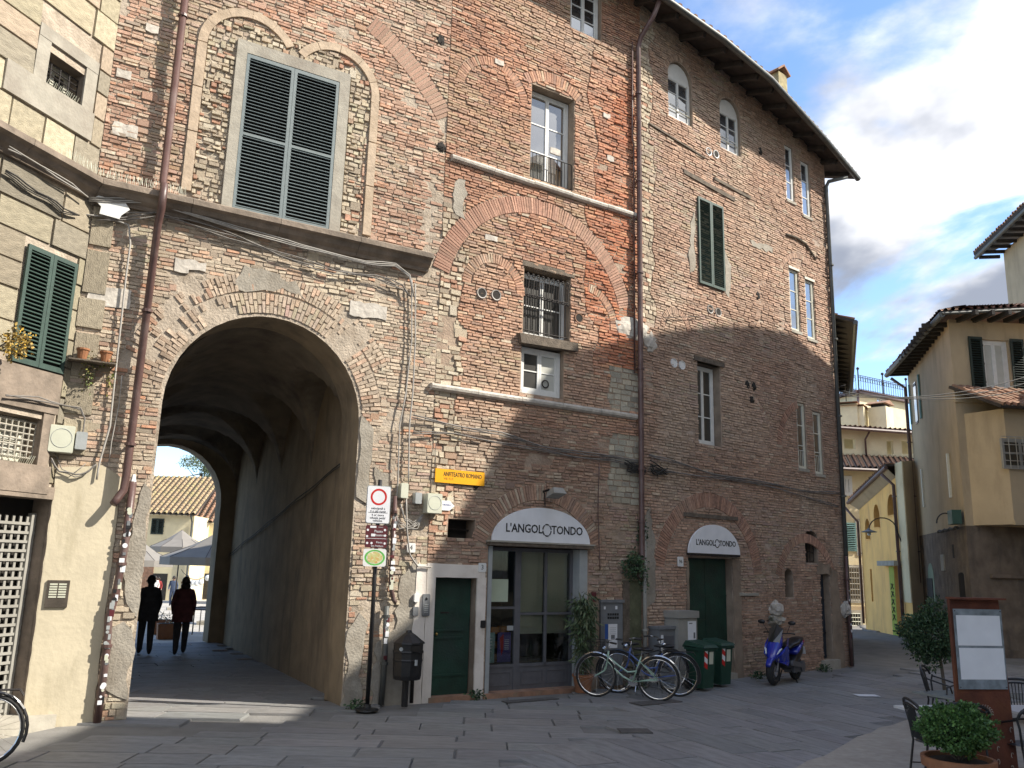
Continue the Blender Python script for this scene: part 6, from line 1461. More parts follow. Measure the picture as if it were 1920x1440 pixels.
# loggia house behind it
LH = thing('loggia_house','cream house with open loggia under a flat tiled roof behind the pale house','house',(FQ.a.x,FQ.a.y,0),world=True)
lg = [FQ.uz(1662,826),FQ.uz(1676,852)]; lg2=[FQ.uz(1690,826),FQ.uz(1712,852)]; wq=[FQ.uz(1582,822),FQ.uz(1604,842)]
hs=[[(a[0],b[1]),(b[0],b[1]),(b[0],a[1]),(a[0],a[1])] for a,b in ((lg[0],lg[1]),(lg2[0],lg2[1]),(wq[0],wq[1]))]
blockwall('wall',FQ,-1,FQ.len+3,0,zq1,'creamwall',LH,holes=hs)
m = MB(); m.fbox(FQ,-1,FQ.len+3,zq0,zq1,-2.2,-2.0); build('back_wall', m, MAT['palewall'], LH)
tile_roof(LH,FQ.p(-1,zq1,.7),FQ.p(FQ.len+3,zq1-.15,.7),FQ.p(FQ.len+3,zq1+.05,-3),FQ.p(-1,zq1+.2,-3),sp=.28,r=.09)
m = MB(); m.tube([FQ.p(-1,zq1-.03,.75),FQ.p(FQ.len+3,zq1-.2,.75)],.09,6); build('gutter', m, MAT['pipe'], LH)
pipe(FQ,[(FQ.uz(1622,815)[0],zq1,.6),(FQ.uz(1620,815)[0],zq1-.5,.1),(FQ.uz(1620,815)[0],zq0,.1)],.05,.1,'pipe','brown downpipe on the cream loggia house',())
# tower with roof terrace
t0 = depth_pt(1576,800,52); tC = depth_pt(1612,800,50.5); t1 = depth_pt(1702,800,53); 
TW = thing('tower_house','cream tower house with a railed roof terrace in the distance','tower',(tC.x,tC.y,0),world=True)
Fa_ = Frame((t0.x,t0.y),(tC.x,tC.y)); Fb_ = Frame((tC.x,tC.y),(t1.x,t1.y)); ztw = Fb_.uz(1614,735)[1]
blockwall('wall',Fa_,-.5,Fa_.len,0,ztw,'creamwall',TW); 
q = fr(Fb_,1643,743,1668,766); hq=[(q[0],q[2]),(q[1],q[2]),(q[1],q[3]),(q[0],q[3])]
blockwall('wall',Fb_,0,Fb_.len,0,ztw,'creamwall',TW,holes=[hq]); window(TW,Fb_,*q,o=-.1,rows=2,cols=3,fw=.1,mw=.08,glass='glass_sky')
m = MB(); m.add([Fa_.p(-.5,ztw,.3),tC+Vector((0,-.5,0))-Vector((0,0,tC.z))+Vector((0,0,ztw)),Fb_.p(Fb_.len+.3,ztw,.3),Fb_.p(Fb_.len+.3,ztw,-6),Fa_.p(-.5,ztw,-6)],[(0,1,2,3,4)])
mm_=MB(); 
for F_,a,b in ((Fa_,-.5,Fa_.len+.2),(Fb_,-.2,Fb_.len+.3)): mm_.fbox(F_,a,b,ztw-.15,ztw+.05,-.3,.3)
build('terrace_slab', m, MAT['rooftile'], TW); build('terrace_edge', mm_, MAT['pipe'], TW)
m = MB()
for F_ in (Fa_,Fb_):
    n = int(F_.len/.22)
    for z in (ztw+.15,ztw+1.0,ztw+.9): m.tube([F_.p(0,z,.1),F_.p(F_.len,z,.1)],.02,4)
    for i in range(n+1): u = F_.len*i/n; m.tube([F_.p(u,ztw,.1),F_.p(u,ztw+1.0,.1)],.016,4); 
    for i in range(n): u = F_.len*(i+.5)/n; m.tube([F_.p(u+.09*math.cos(k*.785),ztw+.75+.12*math.sin(k*.785),.1) for k in range(8)],.012,3,closed=True)
for p in (Fb_.p(0,0,.1),Fb_.p(Fb_.len*.5,0,.1),Fb_.p(Fb_.len,0,.1)): m.tube([p+Vector((0,0,ztw)),p+Vector((0,0,ztw+1.35))],.04,5); m.ball(p+Vector((0,0,ztw+1.4)),.09)
build('railing', m, MAT['iron'], TW)
m = MB(); x = Fb_.p(-.03,0,.03); m.tube([x+Vector((0,0,ztw)),x+Vector((0,0,6))],.07,6); build('corner_pipe', m, MAT['pipe'], TW)
def chimney(px0,px1,py0,py1,y,label,mat='creamwall',cap='rooftile'):
    F=frontal(px0,px1,y); a=F.uz(px0,py0); b=F.uz(px1,py1); w=b[0]-a[0]; h=a[1]-b[1]; t=thing('chimney',label,'chimney',F.p(w/2,b[1],0),world=True)
    m=MB(); m.fbox(F,w*.12,w*.88,b[1]-1.2,a[1]-h*.35,-w*.7,0); build('shaft',m,MAT[mat],t)
    m=MB(); m.fbox(F,w*.2,w*.8,a[1]-h*.35,a[1]-h*.2,-w*.6,-w*.1); build('vent_throat',m,MAT['dark'],t)
    m=MB(); m.prism([F.p(0,a[1]-h*.2,.05),F.p(w,a[1]-h*.2,.05),F.p(w/2,a[1],.05)],F.n*(-w*.8)); build('cap',m,MAT[cap],t)
chimney(1626,1637,780,806,48.5,'left one of two little gabled chimneys before the tower'); chimney(1638,1650,778,804,48.5,'right one of two little gabled chimneys before the tower')
chimney(1681,1701,756,800,48.5,'large cream chimney with tiled cap right of the tower window')
# lower roof slope between chimneys
False and tile_roof(LH,FQ.p(FQ.uz(1640,805)[0],zq1+.75,-3.0),FQ.p(FQ.len+3,zq1+.6,-3.0),FQ.p(FQ.len+3,zq1+1.6,-5),FQ.p(FQ.uz(1690,805)[0],zq1+1.6,-5),sp=.28,r=.09)
# --- next building beyond the brick corner: only its eave shows
NB_ = thing('neighbour_house','dark eave and wall of the next house beyond the brick building corner','house',(P1.x,P1.y,0),world=True)
fn = Frame((P1.x+.02,P1.y+.05),(P1.x+3.6,P1.y+9.7)); 
blockwall('wall',fn,0,fn.len,-.3,8.9,'palewall',NB_)
m = MB(); m.add([fn.p(0,8.9,0),fn.p(fn.len,8.9,0),fn.p(fn.len,8.9,-7),fn.p(0,8.9,-5)],[(0,1,2,3)]); build('ceiling', m, MAT['eave'], NB_)
tile_roof(NB_,fn.p(.1,8.5,.5),fn.p(fn.len,8.6,.6),fn.p(fn.len,10.2,-4),fn.p(.1,10.1,-4))
m = MB(); m.tube([fn.p(.1,8.5,.55),fn.p(fn.len,8.6,.65)],.065,8); build('gutter', m, MAT['gutter'], NB_)
for i in range(16): m = MB(); m.box(fn.p(.3+i*.6,8.62,.25),(.10,.5,.12),fn.rot()); build('rafter', m, MAT['darkwood'], NB_)

# ================================================================ UNSEEN HOUSES ACROSS THE STREET (added on the sun's side to cast the shadow)
def opp_house(name, label, y0, y1, h, ridge, x0=15.0):
    t = thing(name, label, 'house', (x0,(y0+y1)/2,0), world=True); F = Frame((x0,y1),(x0,y0)); F.n = Vector((-1,0,0))
    m = MB(); m.box((x0+4,(y0+y1)/2,h/2),(8,y1-y0,h)); build('wall', m, MAT['tanwall'], t)
    m = MB(); a=[Vector((x0-.6,y,h-.1)) for y in (y0-.3,y1+.3)]; b=[Vector((x0+4,y,h+ridge)) for y in (y0-.3,y1+.3)]; c=[Vector((x0+8.6,y,h-.1)) for y in (y0-.3,y1+.3)]
    m.add([a[0],a[1],b[1],b[0],c[0],c[1]],[(0,1,2,3),(3,2,5,4),(0,3,4),(1,5,2)]); build('roof', m, MAT['rooftile'], t)
    n = int((y1-y0)/3)
    for k in range(n):
        for z in (1.2,4.8,8.4,12.0):
            if z+1.8 < h: 
                y = y0+(k+.5)*(y1-y0)/n; m = MB(); m.box((x0-.02,y,z+.9),(.06,1.1,1.8)); w_=build('window', m, MAT['glass'], t)
                for s_ in (-1,1): m = MB(); m.box((x0-.05,y+s_*.85,z+.9),(.05,.55,1.8)); build('shutter', m, MAT['shut_dk'], w_)
opp_house('shadow_house','unseen long tan house added across the street to cast shadow on the street and shopfront',9.95,12.3,15.75,.3)
opp_house('shadow_house','unseen taller tan house behind the viewer on the right, added to shade the near paving',-14,9.85,17.9,.3)  # height set so its shadow covers the near paving
GH = thing('shadow_house','unseen gable-fronted tan house across the street, roofline shaped to cast the facade shadow','house',(14.4,16.5,0),world=True)
pr_ = [(12.5,0),(12.5,16.3),(13.1,17.0),(13.6,17.8),(14.3,18.2),(15.4,17.4),(16,17.1),(17,16.5),(18,15.8),(19.2,14.75),(20.5,12.9),(20.6,0)]  # roofline shaped to throw the shadow edge across the facade
m = MB(); m.prism([Vector((14.4,y,z)) for y,z in pr_], Vector((7,0,0))); build('wall', m, MAT['tanwall'], GH)
m = MB(); m.box((19.5,22.3,4.3),(7,3.4,8.6)); build('shade_wing', m, MAT['tanwall'], GH)  # unseen block added to keep sun off the alley paving
for y in (14.2,16.6,18.9):
    for z in (1.2,4.8,8.4): m = MB(); m.box((14.38,y,z+.9),(.06,1.1,1.8)); build('window', m, MAT['glass'], GH)
bh = thing('rear_house','pale houses behind the viewer on the near side of the square','house',(-4,-24,0)); m = MB(); m.box((0,0,4.5),(40,6,9)); build('wall', m, MAT['palewall'], bh)
for i in range(9):
    for z in (1.5,5.2): m = MB(); m.box((-16+i*4,3.02,z+.8),(1.1,.06,1.6)); build('window', m, MAT['glass'], bh)

# ================================================================ THE PIAZZA SEEN THROUGH THE ARCH
FP_ = None
def gp(px,py,y):    # point on the sloping piazza plane is close to this; build at given distance
    p = depth_pt(px,py,y); return p
PY = 66.0
def pfr(px0,px1,y): a=depth_pt(px0,1080,y); b=depth_pt(px1,1080,y); return Frame((a.x,a.y),(b.x,b.y+(b.x-a.x)*.04))
FH = pfr(255,352,PY); gh_ = gz(FH.a.x,FH.a.y)
PH = thing('piazza_house','pale yellow house with old tiled roof and green shutters across the sunny piazza','house',(FH.a.x,FH.a.y,gh_),world=True)
zev = FH.uz(320,966)[1]; blockwall('wall',FH,-6,FH.len,gh_-.5,zev,'palewall',PH)
m = MB(); m.add([FH.p(FH.len,gh_-.5),FH.p(FH.len,zev),FH.p(FH.len,zev,-7),FH.p(FH.len,gh_-.5,-7)],[(3,2,1,0)]); build('side_wall', m, MAT['palewall'], PH)
MAT['oldtile'] = M('lichen_roof_tile', (.34,.25,.15), .95, .35, 3, .5, stain=(.30,.28,.12), sscale=1.2)
zrd = FH.uz(320,922)[1]
tile_roof(PH,FH.p(-6,zev,.6),FH.p(FH.len+.3,zev,.6),FH.p(FH.len+.3,zrd+1.6,-5.5),FH.p(-6,zrd+1.6,-5.5),sp=.42,r=.15,mat='oldtile')
q = fr(FH,288,972,303,1002); shutter(PH,FH,q[0]-.1,(q[0]+q[1])/2-.01,q[2],q[3],.03,'shut_dk',9,fw=.08); shutter(PH,FH,(q[0]+q[1])/2+.01,q[1]+.1,q[2],q[3],.03,'shut_dk',9,fw=.08)
q = fr(FH,287,1075,311,1112); fb('garage_door',FH,(q[0],q[1],gh_-.1,q[3]),-.0,.03,'darkwood',PH)
m = MB(); u_=FH.len-.1; m.tube([FH.p(u_,zev,.6),FH.p(u_,zev-.5,.1),FH.p(u_,gh_,.1)],.07,6); build('downpipe', m, MAT['gutter'], PH)
q = fr(FH,264,1050,283,1115); fb('brick_base',FH,(q[0]-1,q[1],gh_-.1,q[3]),.0,.03,'rooftile',PH)
# second house set back, with balcony
FK = pfr(350,395,PY+4); KH = thing('balcony_house','pale house with little balcony and a roof with skylights beside the piazza house','house',(FK.a.x,FK.a.y,gh_),world=True)
zk = FK.uz(365,980)[1]; zk2 = FK.uz(365,935)[1]; blockwall('wall',FK,-.5,FK.len,gh_-.5,zk,'palewall',KH)
tile_roof(KH,FK.p(-.5,zk,.6),FK.p(FK.len,zk,.6),FK.p(FK.len,zk2+1.2,-4),FK.p(-.5,zk2+1.2,-4),sp=.42,r=.15,mat='rooftile')
q = fr(FK,361,985,376,1015); fb('window',FK,q,0,.03,'darkwood',KH); railing(KH,FK,q[0]-.5,q[1]+.5,q[2]-.5,q[2]+.3,8,.7,.025,'iron'); fb('balcony_slab',FK,(q[0]-.5,q[1]+.5,q[2]-.6,q[2]-.5),0,.75,'pietra',KH)
q = fr(FK,372,1075,388,1115); fb('shop_door',FK,(q[0],q[1],gh_,q[3]),0,.03,'darkwood',KH)
m = MB(); sk = FK.p(.9,zk+.85,-1.3); m.box(sk,(.8,.9,.12),FK.rot()@Matrix.Rotation(R(28),3,'X')); build('skylight', m, MAT['paper'], KH)
# tall plain house at right of the opening
FM = pfr(393,440,PY-8); MH = thing('plain_house','tall plain cream house wall at the right side of the piazza view','house',(FM.a.x,FM.a.y,gh_),world=True)
blockwall('wall',FM,0,9,gh_-.5,FM.uz(400,876)[1],'palewall',MH); m = MB(); zz_=FM.uz(400,876)[1]; m.add([FM.p(0,gh_-.5),FM.p(0,zz_),FM.p(0,zz_,-6),FM.p(0,gh_-.5,-6)],[(0,1,2,3)]); build('side_wall', m, MAT['palewall'], MH)
m = MB(); m.fbox(FM,-.4,9,zz_,zz_+.15,-6,.5); build('roof', m, MAT['rooftile'], MH)
q = fr(FM,388,1065,402,1090); 
m = MB(); m.fbox(FM,.5,3,gh_+1.4,gh_+3.2,0,.04); build('shop_window', m, MAT['glass_low'], MH)
# rear roofs
FX = pfr(240,400,PY+16); XH = thing('red_roof_house','terracotta tiled roof rising behind the piazza houses','house',(FX.a.x,FX.a.y,gh_),world=True)
zx = FX.uz(320,925)[1]; zx2 = FX.uz(320,908)[1]; blockwall('wall',FX,-5,FX.len+3,gh_-.5,zx,'palewall',XH)
tile_roof(XH,FX.p(-5,zx,.4),FX.p(FX.len+3,zx,.4),FX.p(FX.len+3,zx2+.8,-4),FX.p(-5,zx2+.8,-4),sp=.45,r=.16)
chimney(301,306,893,912,PY+17,'thin pale chimney on the terracotta roof across the piazza'); chimney(306,318,902,912,PY+14,'wide low chimney on the terracotta roof across the piazza',mat='rooftile')
# big parasols
def parasol(px, py, y, r, label, h=2.6, ang=0):
    b = depth_pt(px,py,y); g0 = gz(b.x,b.y); t = thing('parasol', label, 'parasol', (b.x,b.y,g0), R(ang), 'cafe parasols'); m = MB(); n=4; z0=b.z-g0; hr=.9
    top=Vector((0,0,z0+hr)); K=8; ring_=[Vector((r*math.cos(2*math.pi*k/K)*(1 if k%2==0 else .96),r*math.sin(2*math.pi*k/K)*(1 if k%2==0 else .96),z0)) for k in range(K)]
    val=[p+Vector((0,0,-.28)) for p in ring_]; mid=[p*.5+top*.5+Vector((0,0,-.08)) for p in ring_]
    vs=[top]+mid+ring_+val; fs=[(0,1+k,1+(k+1)%K) for k in range(K)]+[(1+k,1+K+k,1+K+(k+1)%K,1+(k+1)%K) for k in range(K)]+[(1+K+k,1+2*K+k,1+2*K+(k+1)%K,1+K+(k+1)%K) for k in range(K)]
    m.add(vs,fs); build('canopy', m, MAT['parasol'], t); m = MB(); m.tube([(0,0,0),(0,0,z0+hr)],.035,8); build('pole', m, MAT['iron'], t); m = MB(); m.box((0,0,.06),(.7,.7,.12)); build('base', m, MAT['pietra'], t)
    for k in range(K): m = MB(); m.tube([(0,0,z0+hr-.15),ring_[k]],.012,4); build('rib', m, MAT['iron'], t)
MAT['parasol'] = M('parasol_cloth',(.22,.205,.185),.9,.06,3,0)
parasol(402,1046,32,1.9,'largest grey parasol at the right edge of the arch view',ang=10); parasol(338,1026,46,1.5,'middle pale parasol between the two others in the arch view',ang=25); parasol(258,1050,40,1.6,'left parasol half hidden by the arch pier',ang=5)
m = MB(); a=depth_pt(340,1068,40); b=depth_pt(404,1062,38)
STRG = thing('string_lights','string of round white bulbs hanging below the parasols in the piazza','lights',(a.x,a.y,a.z),world=True)
P_=[a.lerp(b,k/16)-Vector((0,0,.5*4*(k/16)*(1-k/16))) for k in range(17)]; m.tube(P_,.015,4); build('wire', m, MAT['iron'], STRG)
for k in (3,6,8,10,13): m = MB(); m.ball(P_[k]-Vector((0,0,.16)),.13,10,6); build('bulb', m, MAT['white'], STRG)
# ================================================================ PLANTS
MAT['leafA'] = M('laurel_leaf',(.045,.085,.03),.55,.3,8,0,src='col'); MAT['bark'] = M('bark',(.10,.08,.06),.9,.3,12,.5)
MAT['terracotta'] = M('terracotta_pot',(.30,.13,.06),.85,.15,8,.2,stain=(.22,.11,.07),sscale=5)
MAT['soil'] = M('soil',(.03,.02,.015),.95,.3,20,.4)
def leaves(n, sampler, size, cols, elong=1.6, seed=1, droop=0):
    rng = np.random.default_rng(seed); mb = MB(); mb.has_c = True
    for i in range(n):
        p, nrm = sampler(rng); s_ = size*rng.uniform(.6,1.25)
        d = Vector(rng.normal(size=3)); d = (d*.6+Vector(nrm)*.9); d.z -= droop; d.normalize()
        x = d.cross(Vector(rng.normal(size=3))).normalized(); e = d*s_*elong
        P_ = Vector(p); c = cols[rng.integers(len(cols))]; f = rng.uniform(.7,1.3); c = tuple(v*f for v in c)
        y_ = x.cross(d)*s_*.12
        mb.add([P_, P_+e*.5+x*s_*.5+y_, P_+e, P_+e*.5-x*s_*.5+y_], [(0,1,2,3)], c)
    return mb
def blob_sampler(c, r, inner=.55, lump=.18, seed=0, flat=0):
    ph = [random.Random(seed+k).uniform(0,6) for k in range(6)]
    def f(rng):
        v = rng.normal(size=3); v /= np.linalg.norm(v)
        k = 1+lump*(math.sin(4*v[0]+ph[0])*math.sin(5*v[1]+ph[1])+.6*math.sin(9*v[2]+ph[2])*math.sin(8*v[0]+ph[3]))
        rr = (inner+(1-inner)*rng.random()**.6)*k
        return (c[0]+v[0]*r[0]*rr, c[1]+v[1]*r[1]*rr, c[2]+v[2]*r[2]*rr), v
    return f
# laurel standard
tp_ = depth_pt(1772,1297,16.6); gx, gy = tp_.x, tp_.y
cz = depth_pt(1748,1188,gy).z; cxx = depth_pt(1748,1188,gy).x
TR = thing('laurel_tree','small round-headed laurel tree on a thin stem behind the cafe tables','tree',(gx,gy,0),world=True)
m = MB(); m.tube([(gx,gy,0),(gx-.03,gy,.5),(gx-.08,gy+.02,.9),(cxx+.05,gy,cz-.25)],[.035,.028,.024,.02],7)
for k in range(9): a=k*2.3; m.tube([(cxx+.05,gy,cz-.35+.04*k),(cxx+.4*math.cos(a),gy+.4*math.sin(a),cz-.1+.1*math.sin(k*1.7))],[.014,.005],5)
build('trunk', m, MAT['bark'], TR)
LG = [(.035,.075,.03),(.05,.10,.04),(.025,.055,.025),(.07,.12,.05)]
cr_ = leaves(5200, blob_sampler((cxx,gy,cz),(.54,.5,.45),.35,.2,3), .034, LG, 1.9, 4)
for (dx,dz,r_,n_) in ((-.42,.05,.22,500),(.30,-.28,.22,450),(.1,.42,.25,500),(-.2,-.30,.25,400),(.45,.18,.2,300),(-.05,-.55,.12,120)):
    q_ = leaves(n_, blob_sampler((cxx+dx,gy,cz+dz),(r_,r_,r_),.3,.2,7), .034, LG, 1.9, int(dx*100+500)); o_=len(cr_.v); cr_.v+=q_.v; cr_.f+=[tuple(i+o_ for i in f) for f in q_.f]; cr_.c+=q_.c; cr_.m+=q_.m
build('crown', cr_, MAT['leafA'], TR)
# box shrub in terracotta pot
bpx = depth_pt(1793,1372,8.25); bx, by, bz = bpx.x, bpx.y, bpx.z
SHB = thing('potted_shrub','clipped green box shrub in a terracotta pot at the lower right corner','potted plant',(bx,by,0),world=True)
zr_ = depth_pt(1795,1420,8.25).z
m = MB(); m.lathe([(.20,.012),(.27,zr_-.09),(.31,zr_-.08),(.315,zr_),(.28,zr_),(.26,zr_-.05),(.0,zr_-.05)],(bx,by,0),28); build('pot', m, MAT['terracotta'], SHB, smooth=False)
m = MB(); m.lathe([(.26,zr_-.06),(.25,zr_-.03),(.0,zr_-.02)],(bx,by,0),16); build('soil', m, MAT['soil'], SHB)
LS = [(.06,.13,.03),(.08,.17,.04),(.045,.10,.025),(.11,.21,.05)]
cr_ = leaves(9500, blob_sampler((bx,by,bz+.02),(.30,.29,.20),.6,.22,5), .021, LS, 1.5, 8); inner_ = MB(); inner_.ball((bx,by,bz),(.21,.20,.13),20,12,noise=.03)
for k in range(46):
    a=random.uniform(0,6.28); e=random.uniform(-.2,1.3); dv=Vector((math.cos(a)*math.cos(e),math.sin(a)*math.cos(e),math.sin(e))); p0_=Vector((bx,by,bz+.02))+Vector((dv.x*.29,dv.y*.28,dv.z*.19)); ln=random.uniform(.03,.10)
    q_=leaves(14,lambda rng,p0_=p0_,dv=dv,ln=ln: (tuple(p0_+dv*ln*rng.random()),tuple(dv)),.020,LS,1.6,k+200); o_=len(cr_.v); cr_.v+=q_.v; cr_.f+=[tuple(i+o_ for i in f) for f in q_.f]; cr_.c+=q_.c; cr_.m+=q_.m
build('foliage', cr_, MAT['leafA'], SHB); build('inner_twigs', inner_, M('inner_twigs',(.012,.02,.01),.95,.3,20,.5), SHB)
m = MB(); [m.tube([(bx,by,zr_-.05),(bx+.2*math.cos(a),by+.2*math.sin(a),bz)],.008,5) for a in [k*.9 for k in range(7)]]; build('stems', m, MAT['bark'], SHB)
# bamboo-like plant by the shopfront
pp_ = FB.p(2.98,0,.30); BP = thing('oleander_plant','tall drooping narrow-leaved potted plant leaning at the right of the shopfront','potted plant',(pp_.x,pp_.y,0),world=True)
m = MB(); tops = []
for k in range(11):
    a = k*2.4; h_ = random.uniform(1.15,1.65); e = Vector((.16*math.cos(a),.12*math.sin(a),h_)); c_ = [Vector((pp_.x,pp_.y,0))+Vector((.05*math.cos(a),.05*math.sin(a),.25)), pp_+Vector((e.x*.5,e.y*.5,h_*.6)), pp_+e]; m.tube(c_,[.012,.009,.004],5); tops.append(c_)
build('stems', m, MAT['bark'], BP)
def bs(rng):
    c_ = tops[rng.integers(len(tops))]; t = rng.random()**.7; p = c_[1].lerp(c_[2],t) if rng.random()<.7 else c_[0].lerp(c_[1],.2+.8*t); q = rng.normal(size=3)*.05; return (p.x+q[0],p.y+q[1],p.z+q[2]), (q[0]*8,q[1]*8,-.2)
build('foliage', leaves(1500, bs, .028, [(.06,.10,.04),(.09,.13,.06),(.045,.075,.035),(.12,.14,.07)], 5.2, 21, droop=.8), MAT['leafA'], BP)
m = MB(); m.lathe([(.13,.012),(.17,.26),(.19,.27),(.19,.31),(.16,.31),(.0,.28)],(pp_.x,pp_.y,0),18); build('pot', m, MAT['terracotta'], BP)
# wall plants growing from the masonry
def wall_plant(F, px, py, r, n, label, cols, size=.03, droop=.3, seed=3, o=.12, elong=1.5, extra=()):
    u,z = F.uz(px,py); c = F.p(u,z,o); t = thing('wall_plant', label, 'plant', c, world=True); 
    mb = leaves(n, blob_sampler(c, (r[0],r[0],r[1]), .2, .3, seed), size, cols, elong, seed, droop); 
    for (dx,dz,rx,rz,n2) in extra:
        u2,z2=F.uz(px+dx,py+dz); q_=leaves(n2, blob_sampler(F.p(u2,z2,o*.8),(rx,rx*.6,rz),.1,.3,seed+1),size,cols,elong,seed+5,droop); o_=len(mb.v); mb.v+=q_.v; mb.f+=[tuple(i+o_ for i in f) for f in q_.f]; mb.c+=q_.c; mb.m+=q_.m
    build('foliage', mb, MAT['leafA'], t); m = MB()
    for k in range(5): m.tube([F.p(u,z-.05,0), c+Vector((r[0]*.6*math.cos(k*1.3),r[0]*.4*math.sin(k*1.3),r[1]*.5*math.sin(k*2.1)))],.006,4)
    build('stems', m, MAT['bark'], t); return t
wall_plant(FB,1180,1060,(.24,.26),900,'leafy caper-like plant growing from the wall by the tall drainpipe',LG,.035,extra=((18,-60,.08,.35,260),(22,30,.06,.3,160)))
wall_plant(FA,165,700,(.10,.30),150,'straggly yellowing plant trailing from a terracotta pot on the left wall',[(.25,.24,.05),(.12,.16,.04),(.2,.15,.08)],.024,.9,seed=9,extra=((25,-18,.2,.08,120),(40,10,.05,.25,70)))
m = MB(); [m.lathe([(.05,-.06),(.075,.06),(.08,.065)],FA.p(FA.uz(x,675)[0],FA.uz(x,675)[1],.16),12) for x in (150,196)]; u_,z_=FA.uz(172,682); m.fbox(FA,u_-.3,u_+.28,z_-.02,z_,.02,.26)
t_=thing('pot_shelf','little wall shelf carrying terracotta pots under the trailing plant','shelf',FA.p(u_,z_,.1),world=True)
m1 = MB(); m1.fbox(FA,u_-.3,u_+.28,z_-.02,z_,.02,.26); build('board', m1, MAT['timber'], t_)
for i,x in enumerate((152,196)): m1 = MB(); uu_=FA.uz(x,675)[0]; m1.lathe([(.05,0),(.075,.13),(.085,.135),(.085,.16)],FA.p(uu_,z_+.002,.15),12); tag(build('flower_pot', m1, MAT['terracotta']), ('left','right')[i]+' terracotta pot on the little wall shelf','pot','pots on the wall shelf')
wall_plant(FL,-12,648,(.17,.2),420,'yellow-orange flowering bush at the left edge beside the green shutters',[(.42,.28,.06),(.30,.22,.08),(.16,.14,.06),(.5,.32,.05)],.03,.1,seed=12,o=.35)
wall_plant(FC,1437,1160,(.05,.05),0+40,'tiny tuft growing beside the white corbel stone',LG,.02,seed=15)
for (px,py,lab) in ((892,1310,'small weed tuft at the foot of the pink jamb'),(1195,1290,'low green weeds at the foot of the tall drainpipe'),(668,1331,'small weeds growing at the foot of the right arch pier'),(1425,1272,'weed tuft at the wall foot left of the scooter'),(1548,1258,'weeds beside the doorstep at the right end of the brick wall')):
    p=gnd(px,py); t=thing('weeds',lab,'plant',(p.x,p.y,0),world=True); build('foliage', leaves(160, blob_sampler((p.x,p.y+.05,.05),(.16,.07,.07),.1,.3,2),.03,LG,1.6,33), MAT['leafA'], t)
# tree behind the piazza roofs
tt = depth_pt(378,888,95); g0 = gz(tt.x,tt.y); PT = thing('poplar_tree','loose grey-green tree above the roofs seen through the arch','tree',(tt.x,tt.y,g0),world=True)
m = MB(); m.tube([(tt.x,tt.y,g0),(tt.x,tt.y,tt.z)],[.4,.15],8); [m.tube([(tt.x,tt.y,tt.z-2+.4*k),(tt.x+1.8*math.cos(k*2),tt.y+1.5*math.sin(k*2),tt.z+.5*math.sin(k))],[.08,.03],5) for k in range(8)]; build('trunk', m, MAT['bark'], PT)
cr_ = MB(); cr_.has_c=True
for k in range(16):
    a=k*2.4; c_=(tt.x+1.7*math.cos(a)*random.random()**.5+.4*(k%3),tt.y+1.7*math.sin(a),tt.z+random.uniform(-2.2,1.9)); r_=random.uniform(.5,.95)
    q_=leaves(420,blob_sampler(c_,(r_,r_,r_*.8),.2,.3,k),.11,[(.10,.14,.07),(.14,.18,.10),(.07,.10,.05)],1.5,k+60); o_=len(cr_.v); cr_.v+=q_.v; cr_.f+=[tuple(i+o_ for i in f) for f in q_.f]; cr_.c+=q_.c; cr_.m+=q_.m
build('crown', cr_, MAT['leafA'], PT)
# planters in the tunnel mouth
for i,(px,py,w_,lab) in enumerate(((315,1195,.55,'front terracotta planter box standing at the tunnel exit'),(303,1183,.45,'rear terracotta planter box with a sparse white flower'))):
    p=gnd(px,py); p=Vector((p.x,p.y,gz(p.x,p.y))); t=thing('planter',lab,'planter',(p.x,p.y,p.z),R(28)); m=MB(); m.box((0,0,.2),(w_,.35,.4),taper=1.1); build('box', m, MAT['terracotta'], t); m=MB(); m.box((0,0,.4),(w_*.95,.32,.02)); build('soil', m, MAT['soil'], t)
    build('foliage', leaves(90,blob_sampler((0,0,.52),(.2,.12,.14),.1,.3,i),.035,[(.08,.12,.05),(.4,.4,.36)],1.4,70+i), MAT['leafA'], t)

